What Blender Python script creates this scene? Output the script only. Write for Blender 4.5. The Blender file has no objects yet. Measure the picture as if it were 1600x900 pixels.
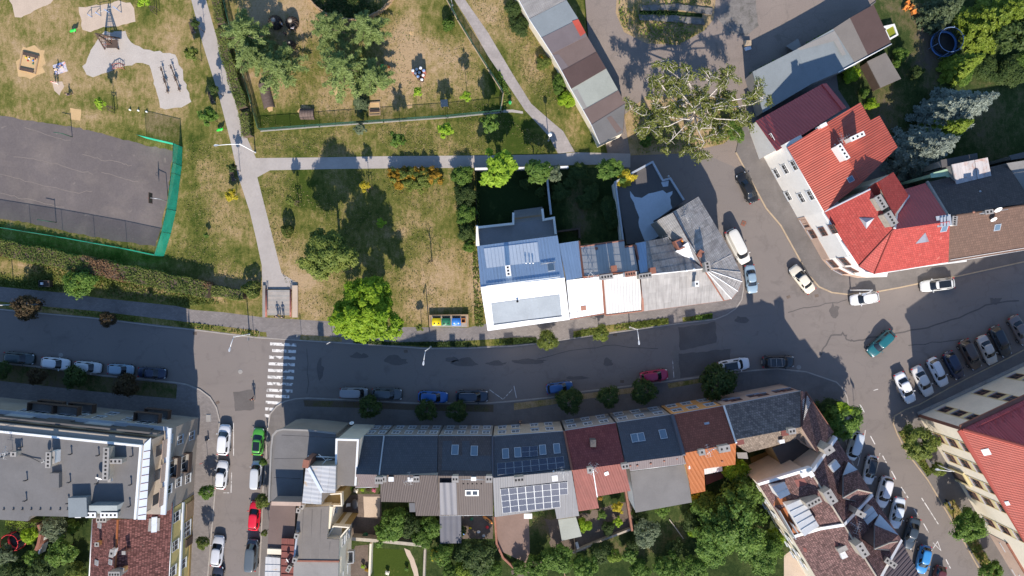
import bpy, bmesh, math, random
import numpy as np
from mathutils import Vector, Matrix, Quaternion
from mathutils.geometry import delaunay_2d_cdt
rnd = random.Random(7)
SC = bpy.context.scene
COL = SC.collection
# ---------------------------------------------------------------- camera, sky, sun, exposure
CH = 106.667                                   # drone height above the street, metres
cam_d = bpy.data.cameras.new('camera')
cam_d.sensor_width = 36; cam_d.lens = 24; cam_d.clip_start = 1; cam_d.clip_end = 6000
cam = bpy.data.objects.new('camera', cam_d); COL.objects.link(cam)
cam.location = (0, 0, CH); cam.rotation_euler = (0, 0, 0)
SC.camera = cam
SUN_EL = math.radians(34)
SUN_AZ = math.radians(4.6)                     # east of south
to_sun = Vector((math.sin(SUN_AZ)*math.cos(SUN_EL), -math.cos(SUN_AZ)*math.cos(SUN_EL), math.sin(SUN_EL)))
wd = bpy.data.worlds.new("World"); SC.world = wd; wd.use_nodes = True
wn = wd.node_tree.nodes; wn.clear()
sky = wn.new('ShaderNodeTexSky'); sky.sky_type = 'NISHITA'; sky.sun_disc = False
sky.sun_elevation = SUN_EL; sky.sun_rotation = math.pi - SUN_AZ
sky.air_density = 1.0; sky.dust_density = 0.3; sky.ozone_density = 5.0
bg = wn.new('ShaderNodeBackground'); bg.inputs[1].default_value = 0.128
wo = wn.new('ShaderNodeOutputWorld')
wd.node_tree.links.new(sky.outputs[0], bg.inputs[0]); wd.node_tree.links.new(bg.outputs[0], wo.inputs[0])
sun_d = bpy.data.lights.new('sun', 'SUN'); sun_d.energy = 4.4; sun_d.angle = math.radians(0.53); sun_d.color = (1.0, 0.90, 0.79)
sun = bpy.data.objects.new('sun', sun_d); COL.objects.link(sun)
sun.rotation_euler = (-to_sun).to_track_quat('-Z', 'Y').to_euler(); sun.location = (20, -60, 90)
SC.view_settings.view_transform = 'Standard'; SC.view_settings.look = 'None'
SC.view_settings.exposure = 0.75; SC.view_settings.gamma = 1
SC.view_settings.use_curve_mapping = False
SC.cycles.max_bounces = 6; SC.cycles.use_denoising = True

# ---------------------------------------------------------------- helpers
def W(px, py, z=0.0):
    """Point of the place at height z whose plan position was measured at (px, py) on a 10 px per metre map."""
    k = (CH - z)/CH*0.1
    return Vector(((px-800)*k, (450-py)*k, z))
class Plane:
    def __init__(s, a, b, c):
        s.o = a.copy(); s.n = (b-a).cross(c-a).normalized()
        if s.n.z < 0: s.n = -s.n
        u = (b-a).copy(); s.u = (u - s.n*u.dot(s.n)).normalized()
        s.v = s.n.cross(s.u)
    def at(s, px, py):
        o = Vector((0, 0, CH)); d = W(px, py, 0) - o
        return o + d*((s.o-o).dot(s.n)/d.dot(s.n))
    def z(s, x, y):
        return s.o.z - (s.n.x*(x-s.o.x)+s.n.y*(y-s.o.y))/s.n.z
def flat(z): return Plane(Vector((0,0,z)), Vector((1,0,z)), Vector((0,1,z)))
def slope(a, b, za, c, zc): return Plane(W(*a, za), W(*b, za), W(*c, zc))

WL = {}
class MB:
    def __init__(s): s.v = []; s.f = []; s.m = []; s.sm = []; s.uv = None
    def add(s, vs, fs, mi=0, smooth=False):
        o = len(s.v); s.v += [tuple(p) for p in vs]
        for f in fs: s.f.append(tuple(i+o for i in f)); s.m.append(mi); s.sm.append(smooth)
        return s
    def box(s, x0, x1, y0, y1, z0, z1, mi=0):
        vs = [(x, y, z) for z in (z0, z1) for y in (y0, y1) for x in (x0, x1)]
        return s.add(vs, [(0,2,3,1),(4,5,7,6),(0,1,5,4),(2,6,7,3),(0,4,6,2),(1,3,7,5)], mi)
    def obox(s, c, ax, ay, hx, hy, z0, z1, mi=0):
        """box standing at c (xy) with half sizes hx, hy along unit dirs ax, ay"""
        ax = Vector((ax[0], ax[1], 0)); ay = Vector((ay[0], ay[1], 0)); c = Vector((c[0], c[1], 0))
        vs = [c+ax*sx*hx+ay*sy*hy+Vector((0,0,z)) for z in (z0, z1) for sy in (-1,1) for sx in (-1,1)]
        return s.add(vs, [(0,2,3,1),(4,5,7,6),(0,1,5,4),(2,6,7,3),(0,4,6,2),(1,3,7,5)], mi)
    def prism(s, top, bot, mi=0, cap=True, capb=False):
        n = len(top); a = sum((top[i].x*top[(i+1)%n].y-top[(i+1)%n].x*top[i].y) for i in range(n))
        if a < 0: top = top[::-1]; bot = bot[::-1]
        fs = [(i, (i+1)%n, n+(i+1)%n, n+i) for i in range(n)]
        if cap: fs.append(tuple(range(n, 2*n)))
        if capb: fs.append(tuple(reversed(range(n))))
        return s.add(list(bot)+list(top), fs, mi)
    def tube(s, pts, rads, n=6, mi=0, caps=True, smooth=True):
        pts = [Vector(p) for p in pts]
        if not hasattr(rads, '__len__'): rads = [rads]*len(pts)
        vs = []; up = Vector((0, 0, 1))
        for i, p in enumerate(pts):
            d = (pts[min(i+1, len(pts)-1)]-pts[max(i-1, 0)])
            d = d.normalized() if d.length > 1e-9 else up
            a = d.cross(up if abs(d.z) < .95 else Vector((1, 0, 0))).normalized(); b = d.cross(a)
            for k in range(n):
                t = 2*math.pi*k/n; vs.append(p+(a*math.cos(t)+b*math.sin(t))*rads[i])
        fs = []
        for i in range(len(pts)-1):
            for k in range(n):
                fs.append((i*n+k, i*n+(k+1)%n, (i+1)*n+(k+1)%n, (i+1)*n+k))
        s.add(vs, fs, mi, smooth)
        if caps:
            o = len(s.v)-len(vs)
            s.f.append(tuple(o+k for k in range(n))[::-1]); s.m.append(mi); s.sm.append(False)
            s.f.append(tuple(o+(len(pts)-1)*n+k for k in range(n))); s.m.append(mi); s.sm.append(False)
        return s
    def lathe(s, prof, n=16, c=(0,0), mi=0, smooth=True):
        vs = []; fs = []
        for r, z in prof:
            for k in range(n):
                t = 2*math.pi*k/n; vs.append((c[0]+r*math.cos(t), c[1]+r*math.sin(t), z))
        for i in range(len(prof)-1):
            for k in range(n): fs.append((i*n+k, i*n+(k+1)%n, (i+1)*n+(k+1)%n, (i+1)*n+k))
        fs.append(tuple(range((len(prof)-1)*n, len(prof)*n)))
        return s.add(vs, fs, mi, smooth)
    def strip(s, pts, w0, w1, z0, z1, closed=False, mi=0):
        """box swept along a plan polyline, from w0 (right) to w1 (left) of it"""
        P = [Vector((p[0], p[1], 0)) for p in pts]; n = len(P); L = []
        for i in range(n):
            a = P[i-1] if (i > 0 or closed) else None; b = P[(i+1) % n] if (i < n-1 or closed) else None
            d1 = (P[i]-a).normalized() if a is not None else None; d2 = (b-P[i]).normalized() if b is not None else None
            if d1 is None: d1 = d2
            if d2 is None: d2 = d1
            t = (d1+d2); t = t.normalized() if t.length > 1e-6 else d1
            nn = Vector((-t.y, t.x, 0)); c = max(.35, nn.dot(Vector((-d1.y, d1.x, 0))))
            L.append((P[i]+nn*(w0/c), P[i]+nn*(w1/c)))
        vs = []
        for a, b in L:
            vs += [(a.x,a.y,z0),(b.x,b.y,z0),(b.x,b.y,z1),(a.x,a.y,z1)]
        fs = []; m = n if closed else n-1
        for i in range(m):
            o = i*4; q = ((i+1) % n)*4
            fs += [(o+3,q+3,q+2,o+2),(o,q,q+3,o+3),(o+1,o+2,q+2,q+1),(o,o+1,q+1,q)]
        if not closed: fs += [(0,3,2,1), ((n-1)*4, (n-1)*4+1, (n-1)*4+2, (n-1)*4+3)]
        return s.add(vs, fs, mi)
    def build(s, name, mat, parent=None, origin=None, kind=None, local=False, uv=None):
        """link as ONE mesh; vertices are in place coordinates unless local (then they are relative to origin)"""
        if origin is None:
            if local or not s.v: origin = Vector((0,0,0))
            else:
                a = np.array(s.v); mn = a.min(0); mx = a.max(0); origin = Vector(((mn[0]+mx[0])/2, (mn[1]+mx[1])/2, mn[2]))
        me = bpy.data.meshes.new(name)
        vs = s.v if local else [(p[0]-origin[0], p[1]-origin[1], p[2]-origin[2]) for p in s.v]
        me.from_pydata(vs, [], s.f)
        if uv is not None:
            ul = me.uv_layers.new(name='UVMap')
            for l in me.loops:
                p = Vector(s.v[l.vertex_index]) - uv.o; ul.data[l.index].uv = (p.dot(uv.u), p.dot(uv.v))
        for mm in (mat if isinstance(mat, (list, tuple)) else [mat]): me.materials.append(mm)
        for p, mi, sm in zip(me.polygons, s.m, s.sm): p.material_index = mi; p.use_smooth = sm
        me.update()
        return link(name, me, parent, origin, kind)
def link(name, me, parent=None, loc=(0,0,0), kind=None, rz=0.0):
    o = bpy.data.objects.new(name, me); COL.objects.link(o); loc = Vector(loc); WL[o] = loc
    if parent is not None:
        o.parent = parent; o.location = loc - WL[parent]
    else: o.location = loc
    if rz: o.rotation_euler = (0, 0, rz)
    if kind: o['kind'] = kind
    return o
def thing(name, label, cat, loc=(0,0,0), group=None, rz=0.0):
    o = bpy.data.objects.new(name, None); COL.objects.link(o); o.empty_display_size = .3
    o.location = loc; WL[o] = Vector(loc); o.rotation_euler = (0, 0, rz)
    return tag(o, label, cat, group)
def tag(o, label, cat, group=None):
    o['label'] = label; o['category'] = cat
    if group: o['group'] = group
    return o
def copy_tree(o, parent=None):
    c = o.copy(); COL.objects.link(c)
    if parent is not None: c.parent = parent
    for ch in o.children: copy_tree(ch, c)
    return c

# ---------------------------------------------------------------- materials
def sock(n, *names):
    for k in names:
        if k in n.inputs: return n.inputs[k]
def new_mat(name):
    m = bpy.data.materials.new(name); m.use_nodes = True; nt = m.node_tree
    b = nt.nodes['Principled BSDF']
    return m, nt, b
def N(nt, t, **kw):
    n = nt.nodes.new(t)
    for k, v in kw.items(): setattr(n, k, v)
    return n
def noise(nt, vec, scale, detail=4, rough=.55, dist=0.0):
    n = N(nt, 'ShaderNodeTexNoise'); n.inputs['Scale'].default_value = scale; n.inputs['Detail'].default_value = detail
    n.inputs['Roughness'].default_value = rough; n.inputs['Distortion'].default_value = dist
    nt.links.new(vec, n.inputs['Vector']); return n.outputs['Fac']
def mrange(nt, x, a, b, c, d):
    n = N(nt, 'ShaderNodeMapRange'); n.clamp = True
    for i, v in zip((1,2,3,4), (a,b,c,d)): n.inputs[i].default_value = v
    nt.links.new(x, n.inputs[0]); return n.outputs[0]
def math2(nt, op, a, b):
    n = N(nt, 'ShaderNodeMath', operation=op)
    for i, v in enumerate((a, b)):
        if isinstance(v, (int, float)): n.inputs[i].default_value = v
        else: nt.links.new(v, n.inputs[i])
    return n.outputs[0]
def mix(nt, fac, a, b, blend='MIX'):
    n = N(nt, 'ShaderNodeMix', data_type='RGBA', blend_type=blend)
    for i, v in ((0, fac), (6, a), (7, b)):
        if isinstance(v, (int, float)): n.inputs[i].default_value = v
        elif isinstance(v, (tuple, list)): n.inputs[i].default_value = (v[0], v[1], v[2], 1)
        else: nt.links.new(v, n.inputs[i])
    return n.outputs[2]
def scalecol(nt, col, f):
    n = N(nt, 'ShaderNodeVectorMath', operation='SCALE')
    if isinstance(col, (tuple, list)): n.inputs[0].default_value = col[:3]
    else: nt.links.new(col, n.inputs[0])
    nt.links.new(f, n.inputs['Scale']); return n.outputs[0]
def coords(nt, uv=False, world=False):
    if uv: return N(nt, 'ShaderNodeUVMap').outputs[0]
    if world: return N(nt, 'ShaderNodeNewGeometry').outputs['Position']
    tc = N(nt, 'ShaderNodeTexCoord'); oi = N(nt, 'ShaderNodeObjectInfo')
    sc = N(nt, 'ShaderNodeVectorMath', operation='ADD'); r = N(nt, 'ShaderNodeCombineXYZ')
    k = math2(nt, 'MULTIPLY', oi.outputs['Random'], 57.0)
    nt.links.new(k, r.inputs[0]); nt.links.new(k, r.inputs[1])
    nt.links.new(tc.outputs['Object'], sc.inputs[0]); nt.links.new(r.outputs[0], sc.inputs[1]); return sc.outputs[0]
def bump(nt, b, h, strength=.3, dist=.05):
    n = N(nt, 'ShaderNodeBump'); n.inputs['Strength'].default_value = strength; n.inputs['Distance'].default_value = dist
    nt.links.new(h, n.inputs['Height']); nt.links.new(n.outputs[0], b.inputs['Normal'])
def mat(name, col, rough=.85, v=.12, s=.6, fv=.10, fs=6.0, patch=None, metal=0.0, bmp=.15, spec=.3, objv=0.0, world=False, coat=0.0):
    """colour with broad and fine tone noise; patch = list of (colour, scale, lo, hi, amount)"""
    m, nt, b = new_mat(name); L = nt.links
    co = coords(nt, world=world)
    f = mrange(nt, noise(nt, co, s), .3, .7, 1-v, 1+v); n2 = noise(nt, co, fs, 5, .65)
    f = math2(nt, 'MULTIPLY', f, mrange(nt, n2, .3, .7, 1-fv, 1+fv))
    if objv:
        oi = N(nt, 'ShaderNodeObjectInfo'); f = math2(nt, 'MULTIPLY', f, mrange(nt, oi.outputs['Random'], 0, 1, 1-objv, 1+objv))
    c = tuple(col)
    for (pc, ps, lo, hi, am) in (patch or []):
        c = mix(nt, mrange(nt, noise(nt, co, ps, 6, .6, .6), lo, hi, 0, am), c, pc)
    L.new(scalecol(nt, c, f), b.inputs['Base Color'])
    b.inputs['Roughness'].default_value = rough; b.inputs['Metallic'].default_value = metal
    sock(b, 'Specular IOR Level', 'Specular').default_value = spec
    if coat: sock(b, 'Coat Weight', 'Clearcoat').default_value = coat
    if bmp: bump(nt, b, n2, bmp, .03)
    return m
def tile_mat(name, col, col2, tw=.28, th=.38, var=.3, rough=.75, bmp=.5, streak=.12, gap=.55, mort=.03, off=.5, blotch=None):
    """tiles or sheets laid in courses, in the roof's own metre coordinates"""
    m, nt, b = new_mat(name); L = nt.links; uv = coords(nt, uv=True)
    br = N(nt, 'ShaderNodeTexBrick'); br.offset = off; L.new(uv, br.inputs['Vector'])
    br.inputs['Color1'].default_value = (*[c*(1-var) for c in col], 1); br.inputs['Color2'].default_value = (*[c*(1+var) for c in col2], 1)
    br.inputs['Mortar'].default_value = (*[c*gap for c in col], 1); br.inputs['Scale'].default_value = 1
    br.inputs['Brick Width'].default_value = tw; br.inputs['Row Height'].default_value = th
    br.inputs['Mortar Size'].default_value = mort; br.inputs['Mortar Smooth'].default_value = .4; br.inputs['Bias'].default_value = 0
    f = mrange(nt, noise(nt, uv, .45), .3, .7, 1-streak, 1+streak)
    f = math2(nt, 'MULTIPLY', f, mrange(nt, noise(nt, uv, 5.0, 5, .7), .3, .7, 1-streak, 1+streak))
    c = br.outputs[0]
    for (pc, ps, lo, hi, am) in (blotch or []):
        c = mix(nt, mrange(nt, noise(nt, uv, ps, 5, .65, .4), lo, hi, 0, am), c, pc)
    L.new(scalecol(nt, c, f), b.inputs['Base Color']); b.inputs['Roughness'].default_value = rough
    sock(b, 'Specular IOR Level', 'Specular').default_value = .25
    sp = N(nt, 'ShaderNodeSeparateXYZ'); L.new(uv, sp.inputs[0])
    saw = math2(nt, 'FRACT', math2(nt, 'DIVIDE', sp.outputs[1], th), 0.0)
    h = math2(nt, 'ADD', math2(nt, 'MULTIPLY', saw, -.8), math2(nt, 'MULTIPLY', br.outputs['Fac'], -.5))
    bump(nt, b, h, bmp, .05)
    return m
def rib_mat(name, col, pitch=.18, rough=.6, v=.15, s=.5, dirt=None, bmp=.6, metal=0.0, stripe=.12, objv=.06, streak=.2):
    """corrugated or ribbed sheet: waves run up the slope"""
    m, nt, b = new_mat(name); L = nt.links; uv = coords(nt, uv=True)
    sp = N(nt, 'ShaderNodeSeparateXYZ'); L.new(uv, sp.inputs[0])
    wv = math2(nt, 'SINE', math2(nt, 'MULTIPLY', sp.outputs[0], 2*math.pi/pitch), 0.0)
    st = N(nt, 'ShaderNodeVectorMath', operation='MULTIPLY'); L.new(uv, st.inputs[0]); st.inputs[1].default_value = (3.0, .25, 1)
    f = mrange(nt, noise(nt, uv, s), .3, .7, 1-v, 1+v)
    f = math2(nt, 'MULTIPLY', f, mrange(nt, noise(nt, st.outputs[0], 1.2, 5, .7), .3, .7, 1-streak, 1+streak))
    f = math2(nt, 'MULTIPLY', f, mrange(nt, wv, -1, 1, 1-stripe, 1+stripe*.4))
    oi = N(nt, 'ShaderNodeObjectInfo'); f = math2(nt, 'MULTIPLY', f, mrange(nt, oi.outputs['Random'], 0, 1, 1-objv, 1+objv))
    c = tuple(col)
    for (pc, ps, lo, hi, am) in (dirt or []):
        c = mix(nt, mrange(nt, noise(nt, uv, ps, 6, .65, .5), lo, hi, 0, am), c, pc)
    L.new(scalecol(nt, c, f), b.inputs['Base Color']); b.inputs['Roughness'].default_value = rough; b.inputs['Metallic'].default_value = metal
    sock(b, 'Specular IOR Level', 'Specular').default_value = .35
    bump(nt, b, wv, bmp, .03)
    return m
def leaf_mat(name, a, bcol, trans=.42, rough=.6):
    m, nt, b = new_mat(name); L = nt.links
    at = N(nt, 'ShaderNodeAttribute'); at.attribute_name = 'tone'
    oi = N(nt, 'ShaderNodeObjectInfo')
    c = mix(nt, at.outputs['Fac'], a, bcol)
    c = scalecol(nt, c, mrange(nt, oi.outputs['Random'], 0, 1, .88, 1.12))
    L.new(c, b.inputs['Base Color']); b.inputs['Roughness'].default_value = rough
    sock(b, 'Specular IOR Level', 'Specular').default_value = .25
    tr = N(nt, 'ShaderNodeBsdfTranslucent'); L.new(c, tr.inputs[0])
    mx = N(nt, 'ShaderNodeMixShader'); mx.inputs[0].default_value = trans
    L.new(b.outputs[0], mx.inputs[1]); L.new(tr.outputs[0], mx.inputs[2])
    L.new(mx.outputs[0], nt.nodes['Material Output'].inputs[0])
    return m
def plain(name, col, rough=.6, metal=0.0, spec=.4, coat=0.0):
    m, nt, b = new_mat(name); b.inputs['Base Color'].default_value = (*col, 1); b.inputs['Roughness'].default_value = rough
    b.inputs['Metallic'].default_value = metal; sock(b, 'Specular IOR Level', 'Specular').default_value = spec
    if coat: sock(b, 'Coat Weight', 'Clearcoat').default_value = coat; sock(b, 'Coat Roughness').default_value = .08
    return m
def glass(name, col, rough=.08): return plain(name, col, rough, 0.0, .7)
# ---------------------------------------------------------------- the setting: ground, roads, pavements, paths
def lawn_mat(name, g1, g2, dry, soil):
    m, nt, b = new_mat(name); L = nt.links; co = coords(nt, world=True)
    at = N(nt, 'ShaderNodeAttribute'); at.attribute_name = 'dry'
    n1 = noise(nt, co, .16, 6, .62, .5); n2 = noise(nt, co, .9, 5, .65, .3); n3 = noise(nt, co, 6.0, 4, .7)
    st = N(nt, 'ShaderNodeVectorMath', operation='MULTIPLY'); L.new(co, st.inputs[0]); st.inputs[1].default_value = (1.0, .35, 1)
    n4 = noise(nt, st.outputs[0], 2.2, 4, .6)
    f = math2(nt, 'ADD', math2(nt, 'MULTIPLY', at.outputs['Fac'], 1.1), math2(nt, 'MULTIPLY', mrange(nt, n1, .25, .75, -1, 1), .30))
    f = math2(nt, 'ADD', f, math2(nt, 'MULTIPLY', mrange(nt, n2, .25, .75, -1, 1), .20))
    f = math2(nt, 'ADD', f, math2(nt, 'MULTIPLY', mrange(nt, n4, .25, .75, -1, 1), .16))
    f = math2(nt, 'ADD', f, math2(nt, 'MULTIPLY', mrange(nt, n3, .25, .75, -1, 1), .14))
    cr = N(nt, 'ShaderNodeValToRGB'); L.new(f, cr.inputs[0]); e = cr.color_ramp.elements
    e[0].position = .12; e[0].color = (*g1, 1); e[1].position = .45; e[1].color = (*g2, 1)
    x = e.new(.72); x.color = (*dry, 1); x = e.new(.97); x.color = (*soil, 1)
    L.new(scalecol(nt, cr.outputs[0], mrange(nt, n3, .25, .75, .82, 1.18)), b.inputs['Base Color'])
    b.inputs['Roughness'].default_value = 1; sock(b, 'Specular IOR Level', 'Specular').default_value = .05
    bump(nt, b, math2(nt, 'ADD', n3, n2), .5, .12)
    return m
def road_mat(name, col, dark, light, fine=.12):
    m, nt, b = new_mat(name); L = nt.links; co = coords(nt, world=True)
    n1 = noise(nt, co, .09, 5, .6, .8); n2 = noise(nt, co, .45, 6, .62, .7); n3 = noise(nt, co, 9.0, 3, .7)
    st = N(nt, 'ShaderNodeVectorMath', operation='MULTIPLY'); L.new(co, st.inputs[0]); st.inputs[1].default_value = (.09, .5, 1)
    n4 = noise(nt, st.outputs[0], .8, 4, .6, .3)
    c = mix(nt, mrange(nt, n1, .50, .72, 0, .35), col, light)
    c = mix(nt, mrange(nt, n2, .58, .70, 0, .42), c, dark)
    c = mix(nt, mrange(nt, n4, .55, .75, 0, .30), c, dark)
    # cracks: edges of large warped cells
    vo = N(nt, 'ShaderNodeTexVoronoi', feature='DISTANCE_TO_EDGE'); vo.inputs['Scale'].default_value = .11
    wv = N(nt, 'ShaderNodeVectorMath', operation='ADD'); nz = N(nt, 'ShaderNodeTexNoise'); nz.inputs['Scale'].default_value = .5
    L.new(co, nz.inputs['Vector']); sc = N(nt, 'ShaderNodeVectorMath', operation='SCALE'); sc.inputs['Scale'].default_value = 3.5
    L.new(nz.outputs['Color'], sc.inputs[0]); L.new(co, wv.inputs[0]); L.new(sc.outputs[0], wv.inputs[1]); L.new(wv.outputs[0], vo.inputs['Vector'])
    c = mix(nt, mrange(nt, vo.outputs['Distance'], .0, .014, .28, 0), c, dark)
    L.new(scalecol(nt, c, mrange(nt, n3, .25, .75, 1-fine, 1+fine)), b.inputs['Base Color'])
    b.inputs['Roughness'].default_value = .9; sock(b, 'Specular IOR Level', 'Specular').default_value = .25
    bump(nt, b, n3, .15, .02)
    return m
def paver_mat(name, col, w, h, var=.1, gap=.7):
    m, nt, b = new_mat(name); L = nt.links; co = coords(nt, world=True)
    br = N(nt, 'ShaderNodeTexBrick'); L.new(co, br.inputs['Vector']); br.inputs['Scale'].default_value = 1
    br.inputs['Color1'].default_value = (*[c*(1-var) for c in col], 1); br.inputs['Color2'].default_value = (*[c*(1+var) for c in col], 1)
    br.inputs['Mortar'].default_value = (*[c*gap for c in col], 1); br.inputs['Brick Width'].default_value = w; br.inputs['Row Height'].default_value = h
    br.inputs['Mortar Size'].default_value = .015
    f = mrange(nt, noise(nt, co, .35, 6, .65, .5), .3, .7, .84, 1.14); f = math2(nt, 'MULTIPLY', f, mrange(nt, noise(nt, co, 5., 4, .7), .3, .7, .92, 1.08))
    L.new(scalecol(nt, br.outputs[0], f), b.inputs['Base Color']); b.inputs['Roughness'].default_value = .9
    bump(nt, b, br.outputs['Fac'], -.2, .02)
    return m
M = {}
M['lawn'] = lawn_mat('dry_lawn', (.045,.068,.012), (.132,.130,.034), (.275,.205,.092), (.37,.265,.155))
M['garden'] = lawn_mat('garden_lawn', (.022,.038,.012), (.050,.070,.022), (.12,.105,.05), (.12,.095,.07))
M['road'] = road_mat('worn_asphalt', (.190,.166,.151), (.118,.105,.097), (.24,.207,.183))
M['yard'] = road_mat('gravel_yard', (.225,.185,.158), (.125,.110,.092), (.30,.25,.205), .25)
M['court'] = mat('court_asphalt', (.128,.109,.104), .9, .10, .12, .10, 4.0, [((.21,.175,.15), .22, .48, .80, .6), ((.095,.085,.085), .5, .58, .75, .4), ((.30,.255,.21), .55, .64, .76, .55)], bmp=.2, world=True)
M['pave'] = paver_mat('pavement_blocks', (.19,.170,.160), .42, .21)
M['pave2'] = paver_mat('pavement_asphalt', (.150,.135,.125), 1.2, .9, .05, .9)
M['path'] = mat('concrete_path', (.37,.335,.305), .9, .07, .3, .06, 3.0, [((.30,.27,.245), .5, .55, .75, .5)], bmp=.1, world=True)
M['path_slab'] = paver_mat('path_slabs', (.32,.285,.262), .5, .5, .06, .8)
M['kerb'] = mat('kerb_stone', (.33,.30,.27), .85, .12, 1.2, .10, 6, bmp=.1, world=True)
M['kerb_sand'] = mat('warm_kerb_stone', (.40,.31,.21), .85, .12, 1.2, .10, 6, bmp=.1, world=True)
M['sand'] = mat('play_sand', (.47,.375,.29), 1, .07, .5, .08, 6, bmp=.3, world=True)
M['sand_gold'] = mat('golden_sand', (.50,.34,.17), 1, .08, .8, .08, 6, bmp=.3, world=True)
M['sand_grey'] = mat('grey_sand', (.43,.385,.34), 1, .06, .5, .10, 6, bmp=.4, world=True)
M['soil'] = mat('bare_soil', (.135,.105,.085), 1, .2, .5, .2, 5, bmp=.4, world=True)
M['patio'] = mat('brown_patio', (.215,.150,.125), .9, .08, .4, .08, 4, bmp=.1, world=True)
M['white_paint'] = mat('road_paint', (.66,.64,.61), .8, .10, 1.0, .15, 5, [((.15,.135,.125), 1.3, .50, .62, .95)], bmp=0)
M['patch'] = mat('fresh_asphalt', (.118,.106,.100), .92, .12, .4, .10, 5, bmp=.2, world=True)
M['patch_pale'] = mat('pale_asphalt', (.185,.168,.150), .92, .12, .4, .10, 5, bmp=.2, world=True)
M['concrete'] = mat('grey_concrete', (.29,.275,.255), .9, .12, .6, .10, 5, [((.18,.17,.15), .8, .55, .75, .6)], bmp=.2)
M['patio2'] = mat('dusty_crack', (.20,.168,.145), .9, .1, 1, .1, 6, bmp=0, world=True); M['brickred'] = mat('red_brick_edge', (.30,.14,.10), .9, .15, 2, .15, 8, bmp=.2)

def pxs(l, z): return [W(x, y, z) for x, y in l]
def slab(name, l, z0, z1, m, parent=None, kind='structure', wob=0, seed=1):
    P = pxs(l, z1)
    if wob:
        r = random.Random(seed); Q = []
        for i in range(len(P)):
            a, b = P[i], P[(i+1) % len(P)]; n = max(1, int((b-a).length/.7))
            for k in range(n):
                p = a.lerp(b, k/n); Q.append(p+Vector((r.uniform(-wob, wob), r.uniform(-wob, wob), 0)))
        P = Q
    b = MB().prism(P, [Vector((p.x, p.y, z0)) for p in P])
    return b.build(name, m, parent, kind=kind)
def lawn(name, outline, z, m, blobs, base=.5, step=1.0, kind='structure'):
    P = [W(x, y, z) for x, y in outline]
    xs = [p.x for p in P]; ys = [p.y for p in P]
    v = [Vector((p.x, p.y)) for p in P]; n = len(v)
    r = random.Random(3); x = min(xs)
    while x < max(xs):
        y = min(ys)
        while y < max(ys):
            if abs(x) < 90 and abs(y) < 52: v.append(Vector((x+r.uniform(-.2,.2)*step, y+r.uniform(-.2,.2)*step)))
            y += step
        x += step
    vv, ee, ff, _, _, _ = delaunay_2d_cdt(v, [], [list(range(n))], 1, 1e-4)
    me = bpy.data.meshes.new(name); me.from_pydata([(p.x, p.y, z) for p in vv], [], [list(f) for f in ff])
    A = np.array([(p.x, p.y) for p in vv]); d = np.full(len(A), base)
    for bx, by, rx, ry, val in blobs:
        c = W(bx, by, z); q = ((A[:,0]-c.x)/(rx*.1))**2 + ((A[:,1]-c.y)/(ry*.1))**2
        d += val*np.exp(-q)
    at = me.attributes.new('dry', 'FLOAT', 'POINT'); at.data.foreach_set('value', d.astype(np.float32))
    me.materials.append(m); me.update()
    return link(name, me, None, (0,0,0), kind)

# bare land under everything, to the horizon
g = MB().add([(-2500,-2500,-.35),(2500,-2500,-.35),(2500,2500,-.35),(-2500,2500,-.35)], [(0,1,2,3)]).build('ground', M['lawn'], kind='structure')
road = slab('road', [(-900,430),(300,470),(700,480),(1000,440),(1040,330),(960,262),(1000,225),(1260,225),(1300,400),(1420,440),(2400,200),(2400,1600),(-900,1600)], -.3, 0, M['road'])
slab('yard_ground', [(880,-420),(1500,-420),(1420,60),(1250,240),(1230,262),(1150,262),(1100,240),(985,240),(960,262),(935,250)], -.3, .004, M['yard'])
# raised blocks
NP = [(-900,360),(-300,418),(0,448),(112,459),(150,465),(275,478),(300,484),(350,488),(400,494.5),(412,496),(463,499),(530,503),(625,511),(731,512),(762,505),(890,470),(1000,440),(1080,425),(1125,372)]
NK = [(-900,395),(-300,455),(0,483.5),(62,489.5),(145,497),(250,510),(300,515),(400,527.5),(440,530),(535,536),(612,541),(670,545),(735,544),(800,541),(838,537),(895,529),(960,520),(1050,507),(1117,499),(1135,492),(1150,482),(1159,468),(1162,450),(1160,432),(1150,410),(1142,397),(1131,375)]
slab('pavement', NP + NK[::-1], -.3, .12, M['pave'])
SWK = [(-900,520),(-300,545),(0,566),(60,573),(160,586.5),(225,592),(275,598),(292,601),(312,609),(328,621),(338,637),(343,657),(342,675),(338,730),(336,770),(332,815),(327,875),(322,930),(312,1150)]
slab('pavement', SWK + [(-900,1150)], -.3, .12, M['pave'])
MK = [(402,1150),(405,900),(408,842),(411,764),(415,727),(418,672),(422,647),(432,635),(445,627),(462,623),(480,622),(575,626),(650,630),(762,630),(800,627),(860,621),(910,612),(985,603),(1050,595),(1095,589),(1175,579),(1215,576),(1260,581),(1307,597),(1319,609),(1324,622),(1326,640),(1322,690),(1336,735),(1375,810),(1420,905),(1520,1150)]
slab('pavement', MK, -.3, .12, M['pave2'])
SEK = [(2400,130),(1800,440),(1650,520),(1575,560),(1510,592),(1460,619),(1437,632),(1415,640),(1398,650),(1396,662),(1402,678),(1417,707),(1450,750),(1472,787),(1500,835),(1522,875),(1537,900),(1680,1150),(2400,1150)]
slab('pavement', SEK, -.3, .12, M['pave2'])
NEK = [(1150,238),(1165,266),(1197,325),(1220,352),(1245,397),(1262,428),(1280,448),(1300,457),(1325,460),(1375,455),(1407,449),(1450,440),(1500,431),(1600,409),(1800,366),(2400,240)]
slab('pavement', NEK + [(2400,-420),(1450,-420),(1368,2),(1300,52),(1185,120),(1158,200)], -.3, .12, M['pave2'])
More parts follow.
